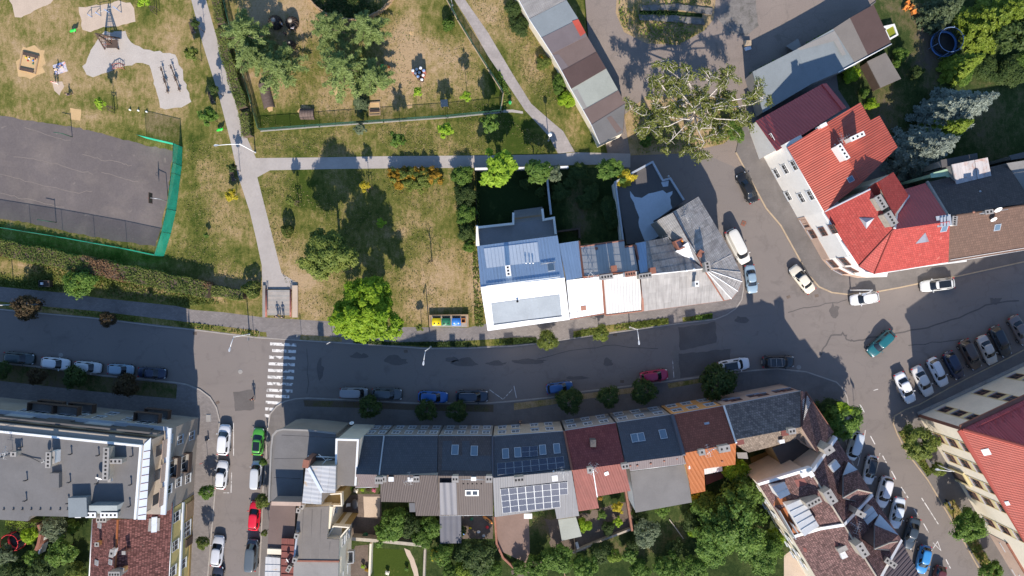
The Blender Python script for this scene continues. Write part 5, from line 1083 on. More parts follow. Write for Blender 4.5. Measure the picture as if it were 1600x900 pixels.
pr = Plane(W(1407,843,8.4), W(1440,905,8.4), W(1371,905,11.6)); roofed(h, [(1407,843),(1470,960),(1410,990),(1371,905)], pr, 'r_lav', 'cream_wall'); ribs(h, [(1407,843),(1470,960),(1410,990),(1371,905)], pr, 'r_lav', .55, .04, .06)
party(h, [(1407,842),(1372,905)], [pr]); chimney(h, 1392, 880, 9, 11.8, -35, 1.7, .7, 'chimney_c', 3)
# ---------------------------------------------------------------- school-like block at the right
h = bldg('cream_apartment_house', 'three-storey cream building with yellow window bands and ribbed red hip roof', 1540, 740); h['category'] = 'apartment house'
za, zr = 10.9, 14.6
c0 = (1503,671)
pN = Plane(W(1503,671,za), W(1600,625.5,za), W(1600,698,zr)); pWf = Plane(W(1503,671,za), W(1600,846,za), W(1600,698,zr))
roof_plane(h, [(1503,671),(1600,625.5),(1800,531),(1800,770),(1600,698)], pN, 'r_crimson', .16); roof_plane(h, [(1503,671),(1600,698),(1800,770),(1800,1200)], pWf, 'r_red_seam2', .16)  # one red roof; its north face takes the shade-tinted copy
ribs(h, [(1503,671),(1600,625.5),(1640,606),(1640,712),(1600,698)], pN, 'r_crimson', .36, .04, .05, 'seam'); ribs(h, [(1503,671),(1600,698),(1640,712),(1640,920)], pWf, 'r_red_seam2', .34, .04, .05, 'seam', 'u')
cap_line(h, [pN.at(1504,671.5)+Vector((0,0,.05)), pN.at(1600,698)+Vector((0,0,.05)), pN.at(1700,734)+Vector((0,0,.05))], 'r_red_seam2', .5, name='hip_cap')
wN = Wall(W(1434,649), W(1634,555), (0,1)); wW = Wall(W(1434,649), W(1604,932), (-1,0))
cx, cy = W(1503,671,za).xy; A = wN.a; Bq = wN.b; Cq = wW.b
q = [A, Bq, Vector((100, -40, 0)), Cq]
MB().prism([Vector((p.x,p.y,za-.1)) for p in q], [Vector((p.x,p.y,0)) for p in q]).build('wall', M['cream_wall'], h)
for (a_, b_, w_) in ((A, Bq, wN), (A, Cq, wW)): MB().strip([w_.p(-.2, 0, .35), w_.p(w_.len, 0, .35)] if w_ is wW else [w_.p(w_.len, 0, .35), w_.p(-.2, 0, .35)], -.42, .12, za-.35, za-.02).build('cornice', M['copper' if w_ is wN else 'r_red_seam2'], h)
M['yellow_band'] = mat('yellow_window_band', (.58,.49,.27), .9, .05, .6, .05, 5)
def stack(w, px, py, n=3):
    t, _ = w.hit(px, py)
    if t < .9: t = 1.2
    for z in (1.5, 4.7, 7.9)[3-n:]:
        w.win(h, t, z, 1.5, 1.9, fm='copper', gm='glass')
    for s in (-1, 1): w.panel(h, t+s*.85-.07, t+s*.85+.07, 1.1, 9.9, .05, 'yellow_band')
    for z in (3.35, 6.55): w.panel(h, t-.72, t+.72, z+.12, z+.9, .03, 'yellow_band')
for px, py in ((1473,639),(1531.5,612.5),(1586,588)): stack(wN, px, py)
for px, py in ((1461,682),(1479,713),(1513,770),(1538,812)): stack(wW, px, py)
t_, z_ = wW.hit(1519,752); stack(wW, 1519, 752, 2)
wW.panel(h, t_-.9, t_+.9, 0, 3.2, .12, 'wood_dark', 'door'); wW.panel(h, t_-1.2, t_-.9, 0, 3.4, .3, 'yellow_band', 'door_surround'); wW.panel(h, t_+.9, t_+1.2, 0, 3.4, .3, 'yellow_band', 'door_surround'); wW.panel(h, t_-1.2, t_+1.2, 3.4, 3.7, .3, 'yellow_band', 'door_surround')
t_, _ = wW.hit(1543, 832); wW.panel(h, t_, wW.len, 0, 4.0, .06, 'pink_wall', 'shop_front'); wW.panel(h, t_, wW.len, 4.0, 4.3, .25, 'copper', 'cornice')
for px, py in ((1568,855),(1592,868),(1575,890),(1598,905)):
    tt, zz = wW.hit(px, py)
    if tt < wW.len-.8: wW.win(h, tt, max(.7, min(zz, 2)), 1.5, 1.6, fm='trim')
MB().strip([wN.p(0,0,.3), wN.p(wN.len,0,.3)], -.25, .25, .1, .35).build('plinth', M['concrete'], h)
MB().strip([wN.p(.25,0,.12), wW.p(.2,0,.1)], -.1, .1, 0, 10.4).build('downpipe', M['copper'], h)
skylight(h, 1541, 706, pWf, .95, .95, 'trim', 'trim'); skylight(h, 1574, 786, pWf, .6, .5, 'trim', 'trim'); vent(h, 1527, 679, 11.6, .4, .06)
for x, y in ((1545,663),(1556,657),(1567,652),(1580,646),(1592,640)): MB().tube([pN.at(x,y)+pN.n*.15, pN.at(x+1.5,y+7)+pN.n*.15], .06, 4).build('roof_step', M['r_crimson'], h)
MB().tube([pN.at(1525,668)+pN.n*.2, pN.at(1600,633)+pN.n*.2], .05, 4).build('snow_guard', M['r_crimson'], h)
# ---------------------------------------------------------------- south-west apartment block and yellow house
h = bldg('apartment_block', 'four-storey beige apartment block with big flat grey roof, white parapet and loggias', 120, 730); h['category'] = 'apartment block'
zr = 13.3
wN = Wall(W(311,652), W(-220,598), (0,1)); wE = Wall(W(311,652), W(303,772), (1,0))
q = [W(311,652), W(-220,598), W(-220,760), W(303,772)]
MB().prism([Vector((p.x,p.y,9.6)) for p in q], [Vector((p.x,p.y,0)) for p in q]).build('wall', M['beige_wall'], h)
RP = [(237,686),(-150,644),(-150,830),(43,815),(47,808),(214,812),(222,760)]
wall_under(h, [(240,684),(-150,642),(-150,806),(47,806),(217,811)], flat(zr), 'beige_wall', 9.0, .35, .2); 
roof_plane(h, [(222,697),(-150,659),(-150,800),(0,812),(43,814.5),(46,806),(140,808),(213,811)], flat(zr), 'f_grey', .5)
MB().prism(pxs([(43,813),(-150,800),(-150,760),(44,790)], zr-.6), [Vector((p.x,p.y,0)) for p in pxs([(43,813),(-150,800),(-150,760),(44,790)], zr-.6)]).build('wall', M['beige_wall'], h)
MB().prism([Vector((p.x,p.y,zr-.6)) for p in (W(213,810,zr),W(46,805.5,zr),W(60,740,zr),W(215,740,zr))], [Vector((p.x,p.y,0)) for p in (W(213,810,zr),W(46,805.5,zr),W(60,740,zr),W(215,740,zr))]).build('wall', M['beige_wall'], h)
MB().strip(pxs([(-150,657.5),(222,695.5),(213,811)], zr), -.24, .05, zr-.4, zr+.22).build('parapet', M['trim'], h)
MB().prism(pxs([(225,694),(236,684),(228,812),(215,812)], zr-.02), pxs([(225,694),(236,684),(228,812),(215,812)], zr-.5)).build('roof_edge', M['r_smooth'], h)
for i in range(9): MB().tube(pxs([(224.6-i*1.1,706+i*12.5),(235-i*.9,704+i*12.5)], zr+.01), .035, 4).build('seam', M['copper'], h)
pm = Plane(W(238,686,zr-.1), W(-150,644,zr-.1), W(-150,654,zr+.05)); roof_plane(h, [(-150,644),(238,686),(224,696),(-150,657.5)], Plane(W(238,686,zr-1.3),W(-150,644,zr-1.3),W(224,696,zr-.05)), 'r_ltgrey', .5)
# attic storey band: gutters, loggias
MB().strip([wN.p(0,0,.18), wN.p(wN.len,0,.18)], -.28, .28, 9.45, 9.75).build('cornice', M['zinc'], h); MB().strip([wE.p(-.3,0,.12), wE.p(wE.len,0,.12)], -.35, .35, 9.4, 9.72).build('cornice', M['r_smooth'], h)
for k in range(9):
    t0 = 2+k*5.6; wN.panel(h, t0, t0+3.6, 9.75, 11.2, .12, 'zinc' if k % 2 else 'f_dark', 'attic_panel')
wN.panel(h, 0, wN.len, 11.6, 12.7, .25, 'f_dark', 'attic_shade')
for t0 in (1.2, 4.6, 8.0): wE.panel(h, t0, t0+2.6, 9.75, 11.0, .1, 'pink_wall', 'attic_panel'); wE.panel(h, t0+.4, t0+1.9, 11.1, 12.6, .06, 'glass', 'attic_window')
for px, py in ((175,646.5),(155,652),(139,657.5),(217,650),(201,655.5),(185,661),(38,642),(19,647.5),(128,649),(106,646),(88,640),(64,651),(94,653)):
    t_, z_ = wN.hit(px, py)
    if 0 < z_ < 9: wN.win(h, t_, max(.9, z_-.7), 1.4, 1.45)
def balcony(w, px, py, wd, m='wood_dark', dep=1.3):
    t_, z_ = w.hit(px, py); z0 = max(2.6, min(7.2, z_-.5)); b = MB()
    c = w.p(t_, 0, dep/2); o = MB().obox(c, w.d, w.n, wd/2, dep/2, z0-.15, z0).build('balcony', M['concrete'], h)
    b.strip([w.p(t_-wd/2, 0), w.p(t_-wd/2, 0, dep), w.p(t_+wd/2, 0, dep), w.p(t_+wd/2, 0)], -.05, .05, z0+.01, z0+1.05); b.build('balcony_front', M[m], o); w.win(h, t_, z0+.05, 2.0, 2.0, sill=False); return z0
for px, py in ((248,652),(230,659),(80,640),(65,644),(128,644),(104,648)): balcony(wN, px, py, 3.6)
for px, py in ((264,687),(281,687),(299,681),(263,765),(278,754),(293,748)):
    t_, z_ = wE.hit(px, py); wE.win(h, min(max(t_, .9), wE.len-.9), max(.9, z_-.8), 1.3, 1.5)
for px, py in ((270,729),(288,722)): balcony(wE, px, py, 2.8, 'wood_dark', .9)
chimney(h, 75, 719, 12.8, 15, 88, 2.0, .6, 'chimney_c', 4); chimney(h, 82, 715, 12.8, 14.6, 88, 1.6, .5, 'white_wall', 1); chimney(h, 20.5, 710, 12.8, 14.4, 0, .7, .5, 'chimney_c', 1)
chimney(h, 165, 725, 12.8, 14.8, 88, 4.3, .7, 'chimney_c', 8); chimney(h, 177, 721, 12.8, 14.6, 0, 2.2, .55, 'chimney_c', 4); chimney(h, 171, 738, 12.8, 13.9, 88, 2.6, .3, 'zinc', 0)
MB().obox(W(84.5,751,14), (1,0), (0,1), .65, 1.0, 12.8, 14.0).build('roof_hatch', M['f_grey'], h)
MB().obox(W(121,793,14.4), (1,.03), (-.03,1), 1.25, 1.3, 12.8, 14.4).build('roof_hatch', M['f_teal'], h)
MB().prism([W(139,803,13.6),W(183,802,13.6),W(183,790,15.0),(W(139,790,15.0))], [Vector((p.x,p.y,12.5)) for p in (W(139,803,13.6),W(183,802,13.6),W(183,790,15.0),W(139,790,15.0))]).build('stair_head', M['f_teal'], h)
for x, n_ in ((125,1),(138,3),(170,4)): chimney(h, x, 805, 12.6, 14.2, 0, 1.0+n_*.3, .6, 'chimney_c', n_, 'trim')
for x, y in ((107,711),(150,713),(203,714),(37,752),(105,755),(148,757),(201,759),(36,784),(103,788),(199,793),(29,700)): vent(h, x, y, zr, .75, .09, 'f_dark')
for x in (5,20,34,48,62,78,93,105): vent(h, x, 797, zr, .2, .08, 'f_dark')
MB().tube([W(0,716,zr+.1), W(20,710,zr+.2), W(38,712,zr+.1), W(50,716,zr+.1), W(62,722,zr+.3)], .06, 5).build('roof_cable', M['f_dark'], h); dish(h, 69, 721, 14.6, .42, -150); dish(h, 154, 748, 14.2, .42, -100); antenna(h, 20, 703, zr, 2.2, 10)
h = bldg('yellow_house', 'yellow terraced house with speckled old red tiled roof and grey-framed roof windows', 225, 860); h['category'] = 'house'
ze, zr = 7.0, 10.0
wE = Wall(W(303,773), W(296,930), (1,0)); q = [W(303,773), W(296,930), W(190,930), W(190,760)]
MB().prism([Vector((p.x,p.y,6.9)) for p in q], [Vector((p.x,p.y,0)) for p in q]).build('wall', M['yellow_wall'], h)
pe = Plane(W(270,786,ze), W(263,905,ze), W(184,812,zr)); pw = Plane(W(145,810,ze+.4), W(139,905,ze+.4), W(184,812,zr))
roofed(h, [(184,812),(229,811),(230,801),(246,800),(247,788),(270,786),(262,930),(178,930)], pe, 'r_oldred', None); roofed(h, [(145,811),(184,812),(178,930),(138,930)], pw, 'r_oldred', 'yellow_wall')
cap_line(h, [W(184,812,zr+.03), W(178,930,zr+.03)], 'r_orange', .3); gutter(h, W(270,786,ze), W(262,930,ze)); MB().tube([pw.at(144.5,811), pw.at(138,930)], .1, 5).build('gutter', M['trim'], h)
MB().prism([pe.at(*p)+pe.n*.12 for p in ((233,810),(250,809),(249,829),(231,830))], [pe.at(*p)-pe.n*.05 for p in ((233,810),(250,809),(249,829),(231,830))]).build('window_frame', M['grey_wall'], h)
for y in (814.5,824): skylight(h, 241, y, pe, 1.35, .75, 'r_smooth', 'zinc', .16)
for x, y in ((156,821),(151.5,879),(173,878)): skylight(h, x, y, pw, .75, .75, 'f_light', 'zinc', .1)
chimney(h, 158, 812.5, 8.6, 11, 0, 1.3, .6, 'chimney_c', 3); chimney(h, 174, 865, 9, 11, 80, 1.0, .5, 'white_wall', 1); chimney(h, 178, 898, 9, 11.4, 0, 1.5, .7, 'chimney_c', 4); chimney(h, 151, 851, 8, 9.4, 0, .5, .5, 'orange_wall', 1); chimney(h, 193, 864, 9.3, 10.7, 0, .4, .4, 'chimney_b', 0); chimney(h, 191, 891, 9.2, 10.4, 0, .4, .5, 'orange_wall', 0)
for px, py in ((276,807),(274,852),(286,881),(268,894),(295,820),(293,830)):
    t_, z_ = wE.hit(px, py); wE.win(h, max(.9, t_), min(max(.9, z_-.8), 5.0), 1.5, 1.8)
t_, z_ = wE.hit(297,795); wE.panel(h, max(.3,t_-1.2), t_+1.3, 0, 2.6, .15, 'wood', 'garage_door'); t_, _ = wE.hit(297,844); wE.panel(h, t_-.6, t_+.6, 0, 2.2, .2, 'wood_dark', 'door')
wE.panel(h, 0, wE.len, 3.5, 3.9, .25, 'r_smooth', 'cornice'); wE.panel(h, 0, wE.len, 0, .8, .08, 'ochre_wall', 'plinth')
# ---------------------------------------------------------------- cars
M['tyre'] = plain('tyre_rubber', (.015,.015,.015), .9); M['rim'] = plain('alloy_rim', (.45,.45,.46), .35, .8)
M['car_glass'] = glass('car_glass', (.012,.015,.018), .06); M['lamp_clear'] = plain('headlight_lens', (.65,.68,.70), .15); M['lamp_red'] = plain('tail_light_lens', (.40,.02,.02), .2)
M['car_black'] = plain('black_plastic', (.02,.02,.02), .6); M['plate'] = plain('number_plate', (.75,.75,.72), .5)
PAINT = {}
def paint(c):
    if c not in PAINT: PAINT[c] = plain('car_paint', c, .38, .0, .5, .6)
    return PAINT[c]
KIND = {  # length, width, height, belt, hood length, windscreen run, rear base inset, rear glass run
 'hatch': (4.05,1.74,1.48,.93,.98,.72,.12,.42), 'estate': (4.65,1.80,1.49,.95,1.12,.75,.14,.45), 'sedan': (4.6,1.80,1.45,.95,1.12,.78,.72,.72),
 'suv': (4.5,1.84,1.68,1.06,1.02,.62,.14,.36), 'van': (4.9,1.88,1.95,1.12,.62,.60,.08,.14), 'pickvan': (5.3,1.95,2.0,1.15,.80,.70,.08,.10)}
CARM = {}
def sgnpow(c, e): return math.copysign(abs(c)**e, c)
def car_parts(kind):
    L, Wd, H, belt, hood, wrun, rin, rrun = KIND[kind]; P = {}
    b = MB(); ns = 19; prof = []
    for i in range(ns):
        t = -1+2*i/(ns-1); x = t*L/2; tt = abs(t)
        hw = Wd/2*(1-tt**7*.30)
        if t > .62: hw *= 1-.10*((t-.62)/.38)**2
        xf = L/2-hood
        if x > xf: top = belt*(1-.22*((x-xf)/hood)**1.6)
        elif x < -L/2+rin+.1: top = belt*(.99 if kind != 'sedan' else .98)
        else: top = belt
        z0 = .24+.10*tt**6; e = .03 if tt < .999 else 0
        x2 = x*(1-.0*tt)
        pts = []
        for y_, z_ in ((.80,z0),(.97,z0+.12),(1.0,.55),(.985,top-.17),(.93,top-.045),(.72,top),(.35,top+.025),(0,top+.035)): pts.append((x2, hw*y_, z_ if tt < .999 else z0+(z_-z0)*.86+.04))
        ring = pts + [(p[0], -p[1], p[2]) for p in pts[-2::-1]]
        prof.append(ring)
    n = len(prof[0]); vs = [p for r in prof for p in r]; fs = []
    for i in range(ns-1):
        for k in range(n-1): fs.append((i*n+k, i*n+k+1, (i+1)*n+k+1, (i+1)*n+k))
        fs.append((i*n+n-1, i*n, (i+1)*n, (i+1)*n+n-1))
    fs.append(tuple(range(n))[::-1]); fs.append(tuple(range((ns-1)*n, ns*n)))
    b.add(vs, [f[::-1] for f in fs], 0, True)
    xf0 = L/2-hood; xr0 = -L/2+rin; xf1 = xf0-wrun; xr1 = xr0+rrun; zt = H-.07
    def cab(a, v, off=0.0):
        e = 2/5.5; c, s = math.cos(a), math.sin(a); f = sgnpow(c, e); g = sgnpow(s, e)
        xa = (xf0+(xf1-xf0)*v, xr0+(xr1-xr0)*v); cx = (xa[0]+xa[1])/2; hx = (xa[0]-xa[1])/2; hy = Wd/2*(.90-(.20 if kind not in ('van','pickvan') else .12)*v)
        bow = .10*(1-g*g) if c > 0 else .05*(1-g*g)
        return (cx+f*(hx+off)+(bow*(1 if c > 0 else -1)), g*(hy+off), belt-.05+(zt-belt+.05)*v)
    m = 44; vs = []; fs = []; rows = [0, .35, .7, 1.0]
    for v in rows: vs += [cab(2*math.pi*k/m, v) for k in range(m)]
    for j in range(len(rows)-1):
        for k in range(m): fs.append((j*m+k, j*m+(k+1)%m, (j+1)*m+(k+1)%m, (j+1)*m+k))
    b.add(vs, fs, 0, True); P['body'] = (b, 'paint')
    r = MB(); vs = []; fs = []
    for s_, dz in ((1.0,-.005),(.96,.035),(.80,.062),(.4,.075)):
        for k in range(m):
            p = cab(2*math.pi*k/m, 1.0); c0 = (xf1+xr1)/2; vs.append((c0+(p[0]-c0)*s_, p[1]*s_, zt+dz))
    for j in range(3):
        for k in range(m): fs.append((j*m+k, j*m+(k+1)%m, (j+1)*m+(k+1)%m, (j+1)*m+k))
    fs.append(tuple(range(3*m, 4*m))); r.add(vs, fs, 0, True); P['roof'] = (r, 'paint')
    def patch(a0, a1, v0, v1, na=10, nv=4):
        g = MB(); vs = [cab(math.radians(a0+(a1-a0)*i/na), v0+(v1-v0)*j/nv, .012) for j in range(nv+1) for i in range(na+1)]
        g.add(vs, [(j*(na+1)+i, j*(na+1)+i+1, (j+1)*(na+1)+i+1, (j+1)*(na+1)+i) for j in range(nv) for i in range(na)], 0, True); return g
    P['windscreen'] = (patch(-47, 47, .10, .96), 'car_glass'); P['rear_window'] = (patch(137, 223, .25, .94), 'car_glass')
    if kind != 'pickvan':
        P['side_window'] = [(patch(s*58, s*88, .22, .9), 'car_glass') for s in (1,-1)] + [(patch(s*92, s*122, .22, .9), 'car_glass') for s in (1,-1)]
    else: P['side_window'] = [(patch(s*48, s*70, .22, .9), 'car_glass') for s in (1,-1)]
    wh = []
    for sx, x in ((1, L/2-.85), (-1, -L/2+.80)):
        for s in (1, -1):
            t = MB(); y0 = s*(Wd/2-.20); y1 = s*(Wd/2+.015); q = MB()
            def disc(bm, rr, ya, yb, nn=16):
                vs = [(x+rr*math.cos(2*math.pi*k/nn), y, .31+rr*math.sin(2*math.pi*k/nn)) for y in (ya, yb) for k in range(nn)]
                bm.add(vs, [(k, (k+1)%nn, nn+(k+1)%nn, nn+k) for k in range(nn)]+[tuple(range(nn)), tuple(range(2*nn-1, nn-1, -1))], 0, False)
            disc(t, .31, y0, y1); disc(q, .19, y1-s*.02, y1+s*.008); wh.append((t, 'tyre', q))
    P['wheel'] = wh
    hl = []; tl = []; mr = []
    for s in (1, -1):
        a = MB(); xh = L/2-.16; y = s*Wd*.355; zz = belt*.72
        a.lathe([(.02,-.05),(.16,-.03),(.17,.02),(.10,.06)], 12); a.v = [(xh-.10+p[0]*1.3, y+p[1]*.8*1.0-s*.0, zz+p[2]) for p in a.v]; hl.append((a, 'lamp_clear'))
        a = MB(); a.box(-L/2-.005, -L/2+.11, s*Wd*.33, s*Wd*.46, belt-.30, belt-.08) if s > 0 else a.box(-L/2-.005, -L/2+.11, s*Wd*.46, s*Wd*.33, belt-.30, belt-.08); tl.append((a, 'lamp_red'))
        a = MB(); a.lathe([(.02,-.07),(.09,-.05),(.10,.03),(.04,.07)], 10); xm = xf0-.35; a.v = [(xm+p[0]*.8, s*(Wd/2+.07)+p[1]*1.2, belt+.08+p[2]) for p in a.v]; mr.append((a, 'paint'))
    P['headlight'] = hl; P['tail_light'] = tl; P['mirror'] = mr
    P['bumper'] = (MB().box(L/2-.10, L/2+.02, -Wd*.36, Wd*.36, .28, .46), 'car_black')
    P['number_plate'] = (MB().box(-L/2-.025, -L/2+.02, -.26, .26, .52, .64), 'plate')
    rr = []
    for s in (1, -1): rr.append((MB().tube([(xr1+.15, s*Wd*.335, H-.02), (xr1+.35, s*Wd*.335, H+.05), (xf1-.45, s*Wd*.33, H+.05), (xf1-.2, s*Wd*.33, H-.02)], .02, 5), 'rail'))
    P['roof_rail'] = rr
    P['sunroof'] = (MB().add([(xr1+.25+(xf1-xr1-.5)*i, Wd*.29*j, H+.012) for i in (0,1) for j in (-1,1)], [(0,2,3,1)]), 'car_glass')
    cb = []
    for i in (0,1,2): xx = xr1+.35+i*(xf1-xr1-.8)/2; cb.append((MB().tube([(xx, -Wd*.34, H+.09), (xx, Wd*.34, H+.09)], .03, 5), 'rail'))
    P['cross_bar'] = cb
    return P
def car_mesh(kind, name, i, b):
    k = (kind, name, i)
    if k not in CARM:
        me = bpy.data.meshes.new(name); me.from_pydata(b.v, [], b.f)
        for p, sm in zip(me.polygons, b.sm): p.use_smooth = sm
        me.materials.append(None); me.update(); CARM[k] = me
    return CARM[k]
CPART = {}
def car(kind, px, py, ang, col, label, extra=(), roofc=None, L=None, cat='car', z=0.0, group='cars parked and driving in the streets'):
    """ang: direction the bonnet points, degrees anticlockwise from image right"""
    if kind not in CPART: CPART[kind] = car_parts(kind)
    P = CPART[kind]; s = (L or KIND[kind][0])/KIND[kind][0]
    p = W(px, py, 0); p = Vector((p.x*(1-.8/CH), p.y*(1-.8/CH), z))   # measured on the body at half height
    r = bpy.data.objects.new('parked_car' if cat == 'car' else cat, None); COL.objects.link(r); r.empty_display_size = .3
    r.location = p; r.rotation_euler = (0, 0, math.radians(ang)); r.scale = (s, min(s, 1.04)*.985, min(max(s, .95), 1.05)); tag(r, label, cat, group)
    pm = paint(col)
    for name, v in P.items():
        if name in ('roof_rail','sunroof','cross_bar') and name not in extra: continue
        for i, it in enumerate(v if isinstance(v, list) else [v]):
            o = bpy.data.objects.new(name, car_mesh(kind, name, i, it[0])); COL.objects.link(o); o.parent = r
            mt = pm if it[1] == 'paint' else (M['steel'] if 'silver_rail' in extra else M['car_black']) if it[1] == 'rail' else M[it[1]]
            if name == 'roof' and roofc: mt = paint(roofc)
            o.material_slots[0].link = 'OBJECT'; o.material_slots[0].material = mt
            if name == 'wheel':
                q = bpy.data.objects.new('rim', car_mesh(kind, 'rim', i, it[2])); COL.objects.link(q); q.parent = o; q.material_slots[0].link = 'OBJECT'; q.material_slots[0].material = M['rim']
    return r
WHT=(.68,.69,.70); SIL=(.42,.44,.46); GRY=(.10,.11,.12); DGR=(.035,.038,.042); BLK=(.010,.011,.012); NVY=(.012,.022,.055); LBL=(.24,.34,.42); BLU=(.012,.10,.34); RED=(.34,.008,.025); BEI=(.52,.45,.34); BRN=(.075,.05,.038); TEA=(.010,.115,.135); GRN=(.07,.33,.04)
car('estate', 29,560,-5, (.035,.055,.058), 'dark green-grey estate car, first of five in the shaded kerb row at left')
car('hatch', 86.5,568,-6, WHT, 'white hatchback in the shaded kerb row, between the green-grey estate and the silver car', L=4.3)
car('hatch', 137,574,-5, (.55,.57,.58), 'silver-white small car half under a bush in the shaded kerb row', L=4.1)
car('hatch', 188,578,-4, LBL, 'pale blue-grey car in the shaded kerb row, nose to the dark navy saloon', L=4.0)
car('sedan', 237,583,-4, NVY, 'dark navy saloon parked last in the shaded row before the street corner', L=4.3)
car('van', 553,614,-1, (.24,.25,.27), 'silver-grey van-like car parked just past the zebra crossing', L=4.3)
car('estate', 604.5,616,-2, (.06,.075,.085), 'dark blue-grey estate parked behind the silver-grey van by a round tree', L=4.65)
car('estate', 676.5,620.5,-2, BLU, 'bright blue estate with roof rails parked by a round tree', ('roof_rail','silver_rail'), L=4.6)
car('suv', 737.5,619.5,1, (.015,.028,.05), 'dark navy car with pale windscreen, right of the bright blue estate', ('roof_rail','silver_rail'), L=4.95)
car('hatch', 874.5,606,7, (.012,.075,.24), 'blue hatchback parked alone opposite the white-roofed house', L=4.1)
car('hatch', 1022,587.5,8, (.33,.006,.06), 'magenta-red hatchback parked in front of a round tree', L=4.35)
car('suv', 1146,570.5,9, WHT, 'white car with glass roof parked over the largest round kerb tree', ('sunroof','roof_rail'), L=4.95)
car('suv', 1216,565.5,1, (.016,.02,.026), 'black off-road car with roof rack at the shaded junction corner', ('roof_rail','cross_bar','silver_rail'), L=4.9)
car('sedan', 1168,293,116, BLK, 'black saloon parked along the kerb below the white L-shaped house', L=5.0)
car('pickvan', 1152.5,385,-63, (.66,.65,.60), 'white delivery van with yellow bar along its side, beside the corrugated corner house', L=5.7, cat='van')
car('sedan', 1174,436,-82, LBL, 'pale blue saloon parked behind the white delivery van', L=4.4)
car('sedan', 1253.5,436,128, (.70,.64,.52), 'cream saloon parked at the bend below the red-roofed corner house', L=4.9)
car('hatch', 1351,466.5,188, WHT, 'white hatchback under the street lamp at the junction kerb', L=4.4)
car('estate', 1465,445,187, (.60,.61,.60), 'white estate with dark glass roof parked along the brown house kerb', ('sunroof','roof_rail','silver_rail'), L=5.2)
c = car('estate', 1377,536.5,223, TEA, 'teal car driving across the middle of the sunny junction', L=4.9)
R0 = 'cars parked at an angle beside the cream building'
car('sedan', 1414.5,606,-65, (.72,.73,.74), 'brilliant white saloon in full sun, first of the angled row', L=5.0)
car('sedan', 1442,595.5,-63, (.60,.58,.55), 'off-white saloon, second of the angled row from the junction', L=4.95)
car('estate', 1466,581.5,-63, (.66,.66,.67), 'white estate in the angled row beside the off-white saloon', ('roof_rail',), L=4.7)
car('suv', 1490.5,571,-62, NVY, 'navy car with bright blue roof glass in the angled row', L=4.5)
car('suv', 1516,554,-62, BRN, 'dark brown car in the angled row beside the navy one', L=4.9)
car('sedan', 1543,547,-65, (.50,.44,.38), 'beige saloon in the angled row between two dark cars', L=4.7)
car('estate', 1564,533.5,-64, (.018,.022,.028), 'black estate in the angled row beyond the beige saloon', L=5.0)
car('sedan', 1594,516,-62, (.16,.13,.12), 'grey-brown car at the right edge of the angled row', L=4.8)
car('van', 1335,697,-107, (.50,.55,.60), 'silver-blue van half hidden by the bush beside the mottled hip roof', L=4.5)
car('estate', 1360,734.5,-102, (.60,.61,.62), 'white car with black roof beside the upper street dormer', ('roof_rail','sunroof','silver_rail'), roofc=(.01,.01,.012), L=4.5)
car('suv', 1381.5,768.5,-105, (.66,.66,.68), 'large white car below the upper street dormer', ('roof_rail',), L=4.9)
car('sedan', 1402,801.5,-102, (.56,.62,.68), 'pale bluish-white saloon beside the white sheet dormer face', L=4.9)
car('sedan', 1424,833.5,-107, (.03,.045,.06), 'dark slate-blue saloon in the shade of the tiled house', L=5.0)
car('hatch', 1443,874.5,-103, (.03,.22,.52), 'bright sky-blue hatchback near the lower edge of the sloping street', L=4.4)
car('hatch', 1467,905,-104, (.10,.02,.02), 'dark red car cut by the lower edge of the picture, behind the sky-blue hatchback')
car('suv', 350,687,85, (.66,.67,.69), 'white car at the left kerb of the side street, across from the green one', L=4.7)
car('hatch', 346,742,84, (.64,.65,.66), 'white hatchback parked behind another white car at the left kerb', L=4.4)
car('estate', 339.5,861,83, (.50,.51,.53), 'silver estate parked lower down the left kerb by a small round tree', L=4.8)
car('estate', 338.5,908,84, (.02,.025,.04), 'dark car cut by the lower picture edge behind the silver estate')
car('hatch', 403,690,86, GRN, 'lime green hatchback with dark roof at the right kerb of the side street', ('sunroof',), L=4.2)
car('van', 400.5,742,87, (.50,.52,.54), 'silver van-like car parked behind the lime green hatchback', L=4.3)
car('hatch', 397.5,806,85, (.60,.005,.025), 'vivid red hatchback at the right kerb under a small leafy tree', L=4.5)
car('van', 393.5,867,86, (.075,.095,.11), 'dark slate pick-up shaped car behind the vivid red hatchback', L=4.9)
# covered moped on the pavement by the cream building
t = thing('moped', 'black moped with grey cover parked on the pavement by the arched door', 'moped', W(1480,787), rz=math.radians(-60))
def at0(b, n, m, sm=False): o = b.build(n, M[m], None, Vector((0,0,0)), local=True); o.parent = t; return o
b = MB()
for x in (-.6,.6): at0(MB().tube([(x,-.06,.3),(x,.06,.3)], .3, 14), 'wheel', 'tyre')
at0(MB().tube([(-.7,0,.5),(-.3,0,.75),(.1,0,.5),(.5,0,.75),(.55,0,1.0)], [.12,.2,.17,.14,.06], 8), 'body', 'car_black'); at0(MB().tube([(-.6,0,.78),(0,0,.82)], [.16,.14], 8), 'seat', 'zinc'); at0(MB().tube([(.5,-.36,1.02),(.55,0,1.0),(.5,.36,1.02)], .03, 6), 'handlebar', 'steel')
